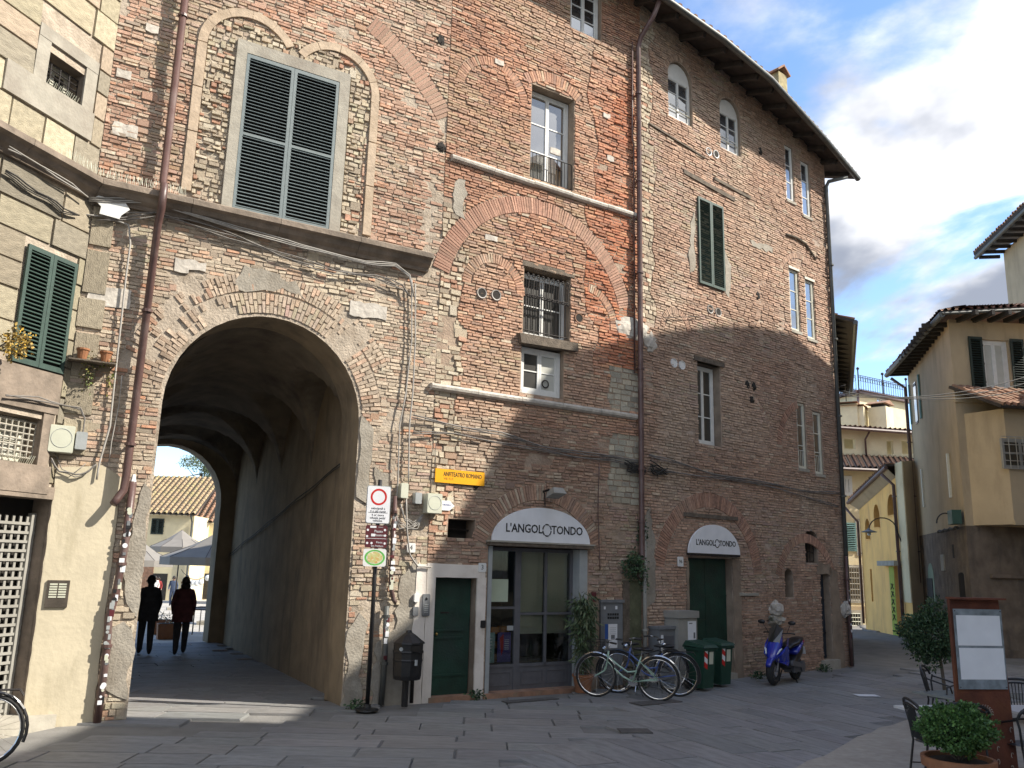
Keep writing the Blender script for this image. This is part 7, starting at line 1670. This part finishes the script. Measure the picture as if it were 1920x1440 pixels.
# ================================================================ BICYCLES
MAT['mint'] = M('mint_enamel',(.33,.48,.38),.3,.06,6,0,coat=.5); MAT['bikeblue'] = M('blue_enamel',(.05,.10,.30),.3,.06,6,0,coat=.5); MAT['bikeblack'] = M('black_enamel',(.02,.02,.022),.3,.06,6,0,coat=.5)
MAT['rubber'] = M('tyre_rubber',(.02,.02,.02),.85,.2,20,.1); MAT['tantyre'] = M('tan_tyre_wall',(.30,.23,.12),.8,.1,10,0)
def circ(c, r, n=28): return [Vector((c[0]+r*math.cos(2*math.pi*k/n),c[1],c[2]+r*math.sin(2*math.pi*k/n))) for k in range(n)]
def bicycle(label, loc, rz, frame, tyre='rubber', basket=False, rack=False, guard='chrome', lady=True, lean=.05, light=True, only_rear=False, cat='bicycle', group='bicycles leaning by the shopfront'):
    t = thing('bicycle', label, cat, loc, rz, group); t.rotation_euler = (lean,0,rz); Rw=.335; WB=1.04
    rc, fc = (0,0,Rw), (WB,0,Rw); bb=(.42,0,.27); st=(.30,0,.56); sad=(.24,0,.78); hb=(.86,0,.60); ht=(.83,0,.82)
    for c,nm in ((rc,'rear'),(fc,'front')):
        m=MB(); m.tube(circ(c,Rw),.017,7,closed=True); w=build('wheel', m, MAT[tyre], t, smooth=True)
        m=MB(); m.tube(circ(c,Rw-.022),.009,6,closed=True); build('rim', m, MAT['chrome'], w)
        m=MB()
        for k in range(24): a=2*math.pi*k/24; b=a+(.35 if k%2 else -.35); m.tube([(c[0]+.02*math.cos(b),(.03 if k%2 else -.03),c[2]+.02*math.sin(b)),(c[0]+(Rw-.025)*math.cos(a),0,c[2]+(Rw-.025)*math.sin(a))],.0016,3,caps=False)
        build('spokes', m, MAT['chrome'], w); m=MB(); m.lathe([(.02,-.05),(.022,.05)],c,10,'y'); build('hub', m, MAT['chrome'], w)
        m=MB(); a0,a1=(20,200) if nm=='rear' else (-5,150); m.tube([(c[0]+(Rw+.035)*math.cos(R(a0+(a1-a0)*k/14)),0,c[2]+(Rw+.035)*math.sin(R(a0+(a1-a0)*k/14))) for k in range(15)],.017,5); build('mudguard', m, MAT[guard], t)
    m=MB(); r_=.014
    if lady: m.tube([hb,(.72,0,.46),(.58,0,.34),bb],r_,8); m.tube([(hb[0]+.01,0,.68),(.66,0,.52),(.50,0,.42),(.36,0,.44)],r_,8)
    else: m.tube([hb,bb],r_+.002,8); m.tube([(.85,0,.70),(.30,0,.60)],r_,8)
    m.tube([bb,(.27,0,.68)],r_,8); m.tube([(.84,0,.58),(.82,0,.74)],r_+.004,8)
    for s_ in (-1,1): m.tube([(.415,.02*s_,.27),(0,.055*s_,Rw)],.009,6); m.tube([(.29,.02*s_,.60),(0,.055*s_,Rw)],.008,6)
    build('frame', m, MAT[frame], t, smooth=True)
    m=MB(); m.tube([(.85,0,.56),(.87,0,.45)],.012,6)
    for s_ in (-1,1): m.tube([(.865,.045*s_,.50),(.89,.05*s_,.42),(WB,.045*s_,Rw)],.011,6)
    build('fork', m, MAT[frame], t)
    m=MB(); m.tube([(.82,0,.74),(.80,0,.86)],.010,6); m.tube([(.66,-.25,.90),(.76,-.22,.91),(.83,-.1,.90),(.82,0,.87),(.83,.1,.90),(.76,.22,.91),(.66,.25,.90)],.010,7); build('handlebar', m, MAT['chrome'], t, smooth=True)
    for s_ in (-1,1): m=MB(); m.tube([(.74,.225*s_,.91),(.63,.255*s_,.90)],.016,8); build('grip', m, MAT['black'], t)
    m=MB(); m.tube([(.27,0,.66),(.255,0,.78)],.011,6); build('seat_post', m, MAT['chrome'], t)
    m=MB(); m.ball((.17,0,.80),(.11,.085,.035),12,8); m.ball((.30,0,.80),(.12,.03,.028),10,6); build('saddle', m, MAT['black'], t, smooth=True)
    m=MB(); m.lathe([(.085,-.004),(.085,.004)],(bb[0],-.035,bb[2]),20,'y'); m.tube([(bb[0],-.07,bb[2]),(bb[0]+.12,-.075,bb[2]-.11)],.008,5); m.tube([(bb[0],.07,bb[2]),(bb[0]-.12,.075,bb[2]+.11)],.008,5); m.tube([(bb[0],-.075,bb[2]),(bb[0],.075,bb[2])],.014,6); build('crank', m, MAT['chrome'], t)
    for s_ in (-1,1): m=MB(); m.box((bb[0]-.12*s_,.12*s_,bb[2]+.11*s_),(.08,.08,.02)); build('pedal', m, MAT['black'], t)
    m=MB(); m.tube([(bb[0],-.036,bb[2]+.085),(0,-.036,Rw+.04)],.004,4); m.tube([(bb[0],-.036,bb[2]-.085),(0,-.036,Rw-.04)],.004,4); build('chain', m, MAT['iron'], t)
    m=MB(); m.tube([(.36,-.03,.25),(.27,-.14,.01)],.009,5); build('kickstand', m, MAT['chrome'], t)
    if light: m=MB(); m.ball((.90,0,.78),(.05,.04,.04),10,6); build('headlight', m, MAT['chrome'], t)
    if rack:
        m=MB()
        for s_ in (-.05,.05): m.tube([(.20,s_,.72),(-.26,s_,.72),(-.30,s_,.66)],.007,5); m.tube([(-.05,s_,.72),(0,s_*1.2,Rw)],.006,5)
        for x in (.1,-.05,-.2): m.tube([(x,-.05,.72),(x,.05,.72)],.006,4)
        build('rack', m, MAT['iron'], t)
    if basket:
        m=MB(); b0=[Vector((.92,-.11,.66)),Vector((1.10,-.11,.66)),Vector((1.10,.11,.66)),Vector((.92,.11,.66))]; b1=[Vector((.90,-.15,.90)),Vector((1.17,-.15,.90)),Vector((1.17,.15,.90)),Vector((.90,.15,.90))]
        for k in range(4):
            for q in range(9): t_=q/8; m.tube([b0[k].lerp(b0[(k+1)%4],t_),b1[k].lerp(b1[(k+1)%4],t_)],.0025,3,caps=False)
        for q in range(7): t_=q/6; L_=[b0[k].lerp(b1[k],t_) for k in range(4)]; m.tube(L_+[L_[0]],.0025 if q<6 else .006,3,caps=False)
        for q in range(8): t_=q/7; m.tube([b0[0].lerp(b0[3],t_),b0[1].lerp(b0[2],t_)],.0025,3,caps=False)
        build('basket', m, MAT['black'], t)
    return t
def place_bike(pf, pr, **k):  # contact pixels of front and rear wheels
    a, b = gnd(*pr), gnd(*pf); d = Vector((b.x-a.x,b.y-a.y,0)); mid=(a+b)/2; rz=math.atan2(d.y,d.x); p=mid-Vector((math.cos(rz),math.sin(rz),0))*.52; return bicycle(loc=(p.x,p.y,.014), rz=rz, **k)
place_bike((1122,1307),(1230,1315),label='mint green step-through bicycle with wire basket and tan rear tyre',frame='mint',basket=True,tyre='rubber',lean=-.06)
place_bike((1178,1301),(1252,1305),label='blue bicycle with black rear rack behind the mint one',frame='bikeblue',rack=True,guard='bikeblack',lean=.05)
place_bike((1250,1296),(1165,1298),label='black bicycle facing right squeezed behind the mint and blue ones',frame='bikeblack',guard='bikeblack',lady=False,lean=.05)
pl_ = gnd(-8,1441); bicycle('dark bicycle cut off by the left edge with only its wheel in view',(pl_.x-.16,pl_.y,.014),R(205),'bikeblack',guard='bikeblack',lady=False,lean=.04,group=None,rack=True)

# ================================================================ SCOOTER
MAT['scblue'] = M('scooter_blue',(.015,.03,.34),.22,.05,5,0,coat=1.0); MAT['scblack'] = M('scooter_black',(.012,.012,.014),.35,.15,6,.05)
MAT['scgrey'] = M('scooter_grey',(.14,.14,.15),.35,.1,6,0,metal=.4); MAT['lampglass'] = M('headlamp_glass',(.7,.73,.75),.08,.05,5,0)
def loft(secs, n=14):
    """secs: list of (x, z centre, half width, half height, power)"""
    mb = MB(); vs=[]
    for x,zc,hw,hh,tilt in secs:
        for k in range(n):
            a=2*math.pi*k/n; ca,sa=math.cos(a),math.sin(a); y=hw*math.copysign(abs(ca)**.7,ca); z=zc+hh*math.copysign(abs(sa)**.7,sa); vs.append((x+tilt*(z-zc),y,z))
    fs=[(i*n+k,(i+1)*n+k,(i+1)*n+(k+1)%n,i*n+(k+1)%n) for i in range(len(secs)-1) for k in range(n)]+[tuple(range(n)),tuple((len(secs)-1)*n+k for k in range(n))[::-1]]
    mb.add(vs,fs); return mb
sa_, sb_ = gnd(1437,1287), gnd(1487,1272); d_=(sa_-sb_); rz_=math.atan2(d_.y,d_.x)
rz_ = R(-128); sa_ = gnd(1447,1287)
SCT = thing('scooter','parked blue and black maxi scooter with small windscreen on its stand','scooter',(sa_.x-math.cos(rz_)*1.28,sa_.y-math.sin(rz_)*1.28,.014),rz_); SCT.scale=(.92,.92,.92)
for c in ((0,0,.28),(1.28,0,.28)):
    m=MB(); m.tube(circ(c,.215,24),.068,9,closed=True); w=build('wheel', m, MAT['rubber'], SCT, smooth=True); m=MB(); m.lathe([(.03,-.05),(.16,-.02),(.165,.02),(.03,.05)],c,18,'y'); build('rim', m, MAT['scgrey'], w)
    m=MB(); m.lathe([(.11,.055),(.11,.06)],c,16,'y'); build('brake_disc', m, MAT['chrome'], w)
build('body', loft([(.98,.62,.13,.10,-.3),(.82,.44,.13,.11,0),(.6,.34,.15,.07,0),(.38,.36,.17,.10,0),(.18,.50,.17,.16,0),(-.1,.62,.15,.12,0),(-.32,.74,.09,.06,0)]), MAT['scblack'], SCT, smooth=True)
build('tail_fairing', loft([(.30,.60,.185,.05,0),(.1,.68,.185,.07,0),(-.15,.76,.16,.06,0),(-.38,.84,.07,.035,0)]), MAT['scblue'], SCT, smooth=True)
build('seat', loft([(.50,.70,.10,.04,0),(.36,.755,.15,.05,0),(.12,.78,.17,.05,0),(0,.83,.16,.05,0),(-.2,.86,.14,.045,0),(-.34,.87,.09,.03,0)]), MAT['scblack'], SCT, smooth=True)
for s_ in (-1,1):
    m=MB(); P_=[(1.38,.03*s_,.50),(1.26,.20*s_,.62),(1.05,.25*s_,.80),(.92,.22*s_,.93),(.80,.14*s_,.70),(.78,.17*s_,.46),(.95,.20*s_,.36),(1.10,.19*s_,.42)]; 
    m.add([Vector(p) for p in P_]+[Vector(p)+Vector((-.07,-.05*s_,0)) for p in P_],[tuple(range(8)) if s_<0 else tuple(range(8))[::-1],tuple(range(8,16))[::-1] if s_<0 else tuple(range(8,16))]+[(i,(i+1)%8,8+(i+1)%8,8+i) for i in range(8)]); build('leg_shield', m, MAT['scblue'], SCT)
    m=MB(); m.add([(1.37,.02*s_,.58),(1.32,.13*s_,.64),(1.22,.19*s_,.75),(1.30,.05*s_,.66)],[(0,1,2,3) if s_<0 else (3,2,1,0)]); m.add([(1.375,.02*s_,.57),(1.325,.135*s_,.63),(1.225,.195*s_,.74),(1.305,.055*s_,.65)],[(0,1,2,3),(3,2,1,0)]); build('headlight', m, MAT['lampglass'], SCT)
    m=MB(); m.box((.45,.20*s_,.38),(.6,.05,.10),Matrix.Rotation(R(-8),3,'Y')); build('side_panel', m, MAT['scgrey'], SCT)
    m=MB(); m.tube([(.93,.06*s_,1.02),(.90,.26*s_,1.03),(.86,.34*s_,1.02)],[.014,.014,.018],7); build('handlebar', m, MAT['scblack'], SCT)
    m=MB(); m.tube([(.95,.2*s_,1.03),(1.0,.30*s_,1.22)],.008,5); mi_=build('mirror_stalk', m, MAT['scblack'], SCT); m=MB(); m.ball((1.0,.33*s_,1.25),(.025,.085,.045),12,8); build('mirror', m, MAT['scblack'], mi_, smooth=True)
    m=MB(); m.tube([(1.13,.075*s_,.62),(1.28,.085*s_,.28)],.022,7); build('fork', m, MAT['scgrey'], SCT)
build('nose', loft([(1.42,.52,.03,.03,0),(1.36,.58,.10,.08,0),(1.24,.70,.15,.14,0),(1.08,.84,.15,.15,0),(.95,.96,.11,.08,0)]), MAT['scblue'], SCT, smooth=True)
build('front_mudguard', loft([(1.56,.40,.05,.03,0),(1.46,.50,.07,.04,0),(1.28,.545,.075,.04,0),(1.12,.50,.065,.035,0)]), MAT['scblue'], SCT, smooth=True)
m=MB(); m.add([(1.20,-.13,.84),(1.20,.13,.84),(1.02,.15,1.12),(1.02,-.15,1.12),(.98,0,1.2),(1.24,0,.86)],[(0,5,4,3),(5,1,2,4),(3,4,5,0),(4,2,1,5)]); build('windscreen', m, MAT['glass_low'], SCT)
m=MB(); m.tube([(.35,-.14,.24),(.1,-.17,.24),(-.05,-.18,.30),(-.38,-.19,.46)],[.02,.03,.055,.06],10); build('exhaust', m, MAT['scblack'], SCT, smooth=True)
m=MB(); m.box((.25,.05,.28),(.5,.22,.16)); m.lathe([(.11,-.06),(.12,.06)],(.0,.13,.30),14,'y'); build('engine', m, MAT['scgrey'], SCT)
m=MB(); m.tube([(.52,-.1,.24),(.45,-.2,.0)],.012,5); m.tube([(.52,.1,.24),(.45,.2,.0)],.012,5); build('stand', m, MAT['scblack'], SCT)
m=MB(); m.box((-.40,0,.80),(.03,.16,.05)); build('tail_light', m, MAT['red'], SCT); m=MB(); m.box((-.44,0,.60),(.01,.17,.17),Matrix.Rotation(R(20),3,'Y')); build('number_plate', m, MAT['paper'], SCT)

# ================================================================ MENU STAND, TABLES, CHAIRS
MAT['corten'] = M('rusted_steel',(.115,.035,.018),.8,.3,5,.3,40,stain=(.16,.055,.02),sscale=3)
mb0, mb1 = depth_pt(1790,1250,9.2), depth_pt(1898,1250,9.2); FM_ = Frame((mb0.x,mb0.y),(mb1.x,mb1.y+.10))
zt_ = FM_.uz(1830,1124)[1]; wM = .61
MS = thing('menu_stand','tall rusted steel menu board with two white menus behind a clear panel','menu board',FM_.p(wM/2,0,0),world=True)
m=MB(); m.add([FM_.p(a,b,o) for o in (-.04,0) for a,b in ((-.0,.01),(wM+.03,.01),(wM-.035,zt_),(.0,zt_))],[(3,2,1,0),(4,5,6,7),(0,1,5,4),(1,2,6,5),(2,3,7,6),(3,0,4,7)]); build('steel_plate', m, MAT['corten'], MS)
m=MB(); m.fbox(FM_,-.01,wM-.02,zt_,zt_+.02,-.05,.10); build('top_fold', m, MAT['corten'], MS)
m=MB(); m.fbox(FM_,-.05,wM+.08,.0,.02,-.3,.3); build('foot_plate', m, MAT['corten'], MS)
zp1 = FM_.uz(1830,1142)[1]; zp0 = FM_.uz(1840,1292)[1]
MAT['plexi'] = M('backing_panel',(.22,.25,.27),.15,.35,9,0)
m=MB(); m.fbox(FM_,.02,wM-.03,zp0,zp1,.012,.02); build('panel', m, MAT['plexi'], MS)
h_=zp1-zp0
m=MB(); m.fbox(FM_,.045,wM-.055,zp1-h_*.46,zp1-h_*.08,.0205,.022); build('menu_sheet', m, MAT['paper'], MS); m=MB(); m.fbox(FM_,.05,wM-.045,zp1-h_*.88,zp1-h_*.49,.0205,.022); build('menu_sheet', m, MAT['paper'], MS)
for a in (.035,wM-.045):
    for z in (zp0+.02,zp1-.02): m=MB(); m.lathe([(.006,0),(.006,.004)],FM_.p(a,z,.021),8,rot=Matrix((FM_.d,Vector((0,0,1)),FM_.n)).transposed()); build('screw', m, MAT['iron'], MS)
# pale cut-out emblem and vertical scroll lettering
MAT['cut'] = M('cut_out_pale',(.33,.27,.22),.7,.2,30,0)
ce = FM_.uz(1845,1338); m=MB(); K=22
m.tube([FM_.p(ce[0]+.075*math.cos(t),ce[1]+.055*math.sin(t),.004) for t in [k*2*math.pi/K for k in range(K)]],.004,4,closed=True)
for k in range(13): a=R(-10+k*17); m.tube([FM_.p(ce[0]+.095*math.cos(a)+.012*math.cos(a+s*1.2),ce[1]+.075*math.sin(a)+.012*math.sin(a+s*1.2),.004) for s in range(4)],.004,4)
build('emblem', m, MAT['cut'], MS)
m=MB()
for col_,(x_,n_) in enumerate(((1870,5),(1895,6))):
    for k in range(n_):
        c_=FM_.uz(x_+k*1.2,1378+k*24-(12 if col_ else 0)); s_=.028; sg=1 if (k+col_)%2 else -1
        m.tube([FM_.p(c_[0]+sg*s_*.5*math.cos(t*.9)*(1-.06*t),c_[1]+s_*.8*math.sin(t*.9)*(1-.06*t)-.004*t,.004) for t in range(6)],.0045,4)
build('scroll_lettering', m, MAT['cut'], MS)
def cafe_table(px, py, y, label, rz=0, w=.62, mat='tabletop'):
    p = depth_pt(px,py,y); t = thing('cafe_table', label, 'table', (p.x,p.y,.014), R(rz), 'cafe tables'); h=p.z-.014
    m=MB(); m.box((0,0,h-.012),(w,w,.024)); build('tabletop', m, MAT[mat], t)
    m=MB(); m.tube([(0,0,.03),(0,0,h-.03)],.03,8); build('pedestal', m, MAT['black'], t)
    for k in range(4): a=k*math.pi/2+.78; m=MB(); m.tube([(0,0,.05),(.3*math.cos(a),.3*math.sin(a),.015)],.018,6); build('foot', m, MAT['black'], t)
MAT['tabletop'] = M('pale_table_top',(.55,.56,.57),.3,.05,5,0); MAT['tabledark'] = M('grey_table_top',(.22,.24,.23),.25,.05,5,0)
def chair(loc, rz, label):
    t = thing('cafe_chair', label, 'chair', loc, rz, 'black metal cafe chairs'); r_=.012
    m=MB(); m.ball((0,0,.44),(.21,.21,.012),20,4); build('seat', m, MAT['black'], t)
    for x,y,bx_,by_ in ((.17,.17,.21,.2),(.17,-.17,.21,-.2)): m=MB(); m.tube([(x,y,.44),(bx_,by_,.0)],r_,7); build('leg', m, MAT['black'], t)
    for s_ in (-1,1): m=MB(); m.tube([(-.24,.19*s_,.0),(-.17,.19*s_,.42),(-.19,.22*s_,.62),(-.17,.23*s_,.72)],r_,7); build('leg', m, MAT['black'], t)
    arc=[Vector((-.20-.07*math.sin(t_),.235*math.cos(t_),.72+.13*math.sin(t_)**.8)) for t_ in [k*math.pi/14 for k in range(15)]]
    m=MB(); m.tube(arc,.016,7); m.tube([(-.17,.23,.70),(-.02,.25,.66),(.12,.23,.62),(.16,.20,.45)],r_,6); m.tube([(-.17,-.23,.70),(-.02,-.25,.66),(.12,-.23,.62),(.16,-.20,.45)],r_,6); bf=build('backrest', m, MAT['black'], t)
    top=[arc[k]+Vector((.0,0,-.045 if 2<k<12 else 0)) for k in range(2,13)]; m=MB(); m.tube(top,.012,5)
    for k in range(9): y=-.15+.0375*k; zt2=.72+.13*math.sin(math.acos(max(-1,min(1,y/.235))))**.8-.045; m.tube([(-.26,y,zt2),(-.19,y*.8,.46)],.006,5)
    build('spindles', m, MAT['black'], t)
    m=MB(); m.tube([(.2,.18,.2),(-.2,.18,.2)],.007,5); m.tube([(.2,-.18,.2),(-.2,-.18,.2)],.007,5); build('stretcher', m, MAT['black'], t)
cafe_table(1772,1332,9.6,'nearer pale square cafe table behind the box shrub',rz=12,w=.72)
cafe_table(1790,1302,12.3,'grey cafe table behind the nearer pale one',rz=20,mat='tabledark',w=.75)
cafe_table(1935,1330,10.0,'pale cafe table cut off at the right edge behind the menu board',rz=5)
cafe_table(1925,1305,13.5,'far dark table at the right edge behind the menu board',rz=5,mat='tabledark')
for (px,py,y,a,lab) in ((1757,1385,9.3,-5,'black metal armchair at the left end of the near cafe table'),(1772,1330,12.6,-35,'black metal chair tucked behind the grey cafe table'),(1800,1385,9.35,80,'black metal chair mostly hidden behind the box shrub'),(1812,1330,12.0,180,'black metal chair between the tables, half behind the menu board'),(1925,1400,9.3,100,'black metal chair at the right edge near the menu board'),(1915,1345,11.6,60,'far black metal chair at the right edge behind the menu board')):
    p=depth_pt(px,py,y); chair((p.x,p.y,.014),R(a),lab)
p=depth_pt(1757,1362,9.2); m=MB(); m.box((p.x+.05,p.y,.47),(.2,.15,.04)); tag(build('cushion', m, MAT['paper']),'small white folded cloth lying on the near chair seat','cloth')

# ================================================================ PEOPLE
MAT['clothdark'] = M('dark_clothes',(.035,.035,.042),.9,.3,10,.2); MAT['clothred'] = M('dark_wine_coat',(.085,.028,.032),.9,.3,10,.2)
MAT['hair'] = M('dark_hair',(.010,.007,.006),.6,.3,30,.3); MAT['skin'] = M('skin',(.35,.20,.14),.6,.05,10,0); MAT['shoe'] = M('shoe',(.02,.018,.016),.6,.1,10,0)
MAT['shirtwhite'] = M('white_shirt',(.6,.6,.6),.9,.05,10,0); MAT['jeans'] = M('jeans',(.05,.07,.12),.9,.1,10,0); MAT['shirtred'] = M('red_shirt',(.25,.03,.03),.9,.05,10,0)
def person(label, loc, rz, h=1.68, top='clothdark', legs='clothdark', stride=.16, coat=False, hood=False, lod=2, flip=False):
    t = thing('person', label, 'person', loc, rz); k = h/1.7
    J = {'pel':(0,0,.93),'sp':(0.01,0,1.12),'ch':(.015,0,1.32),'nk':(.02,0,1.46),'hd0':(.035,0,1.54),'hd':(.04,0,1.62),
      'sl':(0,.17,1.40),'el':(-.10,.23,1.14),'wl':(.03,.23,.93),'hl':(.07,.22,.86),'sr':(0,-.17,1.40),'er':(.0,-.24,1.13),'wr':(.12,-.22,.95),'hr':(.15,-.21,.88),
      'hpl':(0,.09,.88),'kl':(.10,.095,.50),'al':(stride,.095,.09),'fl':(stride+.14,.10,.03),'hpr':(0,-.09,.88),'kr':(.02,-.095,.50),'ar':(-stride*1.3,-.095,.12),'fr':(-stride*1.3+.12,-.10,.03)}
    rad = {'pel':(.15,.13),'sp':(.15,.11),'ch':(.17,.12),'nk':(.065,.065),'hd0':(.07,.075),'hd':(.085,.10),'sl':(.07,.07),'el':(.052,.052),'wl':(.035,.035),'hl':(.035,.03),'sr':(.07,.07),'er':(.052,.052),'wr':(.035,.035),'hr':(.035,.03),
      'hpl':(.105,.105),'kl':(.085,.085),'al':(.062,.062),'fl':(.045,.035),'hpr':(.105,.105),'kr':(.085,.085),'ar':(.062,.062),'fr':(.045,.035)}
    E_=[('pel','sp'),('sp','ch'),('ch','nk'),('nk','hd0'),('hd0','hd'),('ch','sl'),('sl','el'),('el','wl'),('wl','hl'),('ch','sr'),('sr','er'),('er','wr'),('wr','hr'),('pel','hpl'),('hpl','kl'),('kl','al'),('al','fl'),('pel','hpr'),('hpr','kr'),('kr','ar'),('ar','fr')]
    names=list(J); J = {a_:(v_[0]*(1.35 if flip and v_[2]<.6 else 1),(-v_[1] if flip else v_[1]),v_[2]) for a_,v_ in J.items()}; me=bpy.data.meshes.new('body'); me.from_pydata([Vector(J[n])*k for n in names],[(names.index(a),names.index(b)) for a,b in E_],[])
    o=bpy.data.objects.new('tmp',me); COL.objects.link(o); md=o.modifiers.new('s','SKIN'); sv=me.skin_vertices[0].data
    for i,n in enumerate(names): sv[i].radius=(rad[n][0]*k*(1.12 if coat and n in('pel','sp','ch') else 1),rad[n][1]*k); sv[i].use_root=(n=='pel')
    sb=o.modifiers.new('u','SUBSURF'); sb.levels=lod; sb.render_levels=lod
    dg=bpy.context.evaluated_depsgraph_get(); em=bpy.data.meshes.new_from_object(o.evaluated_get(dg)); bpy.data.objects.remove(o); em.name='body'
    em.materials.clear()
    for q in (top,legs,'skin','shoe'): em.materials.append(MAT[q])
    for p in em.polygons:
        c=p.center/k; p.use_smooth=True
        p.material_index = 2 if (c.z>1.47 or (abs(c.y)>.18 and c.z<.96 and c.z>.8)) else (3 if c.z<.10 else (1 if c.z<.93 else 0))
    put('body', em, None, t)
    m=MB(); m.ball(Vector((.025,0,1.625))*k,(.105*k,.095*k,.125*k),14,10); 
    if hood: m.ball(Vector((-.02,0,1.52))*k,(.10*k,.11*k,.10*k),12,8)
    else: m.ball(Vector((-.03,0,1.50))*k,(.05*k,.07*k,.08*k),12,8)
    build('hair', m, MAT['hair'], t, smooth=True)
    m=MB(); m.ball(Vector((.13,0,1.60))*k,(.02,.015,.02),8,6); [m.ball(Vector((.04,s_*.10,1.60))*k,(.02,.01,.03),8,6) for s_ in (-1,1)]; build('face_detail', m, MAT['skin'], t, smooth=True)
    if coat:
        m=MB(); n=18; prof=[(.235,.15,.72),(.225,.155,.95),(.20,.14,1.15),(.215,.145,1.36),(.12,.09,1.48)]
        vs=[Vector((b*math.cos(2*math.pi*i/n)+.01,a*math.sin(2*math.pi*i/n),z))*k for a,b,z in prof for i in range(n)]; m.add(vs,[(j*n+i,j*n+(i+1)%n,(j+1)*n+(i+1)%n,(j+1)*n+i) for j in range(4) for i in range(n)]+[tuple(range(4*n,5*n))]); build('coat', m, MAT[top], t, smooth=True)
    return t
pa=gnd(335,1228); person('person in a dark wine coat walking away through the tunnel, right one of two',(pa.x,pa.y,gz(pa.x,pa.y)+.01),R(112),1.64,top='clothred',coat=True,hood=True,flip=True)
pb_=gnd(269,1228); person('person in black jacket and trousers walking away, left one beside the arch pier',(pb_.x,pb_.y,gz(pb_.x,pb_.y)+.01),R(115),1.66,top='clothdark',coat=True)
for (px,y,top_,lab,hh) in ((290,56,'shirtwhite','distant person in a white shirt standing before the garage door of the piazza house',1.7),(296,57,'shirtred','distant person in dark red beside the one in white across the piazza',1.65),(325,52,'jeans','distant person in dark blue standing left of the tunnel walkers',1.7),(350,50,'shirtwhite','distant person in a light shirt under the middle parasol',1.75)):
    p=depth_pt(px,1100,y); person(lab,(p.x,p.y,gz(p.x,p.y)),R(-80),hh,top=top_,legs='jeans',lod=1,stride=.05)
# dark tables and chairs at the tunnel exit
for i,(px,py) in enumerate(((372,1188),(385,1180))):
    p=gnd(px,py); t=thing('bistro_table',('near','far')[i]+' dark bistro table at the tunnel exit beside the right pier','table',(p.x,p.y,gz(p.x,p.y)),0,'bistro tables at the tunnel exit')
    m=MB(); m.box((0,0,.74),(.65,.65,.03)); build('tabletop', m, MAT['black'], t)
    for a,b in ((-1,-1),(1,-1),(1,1),(-1,1)): m=MB(); m.tube([(.28*a,.28*b,0),(.28*a,.28*b,.73)],.015,5); build('leg', m, MAT['black'], t)
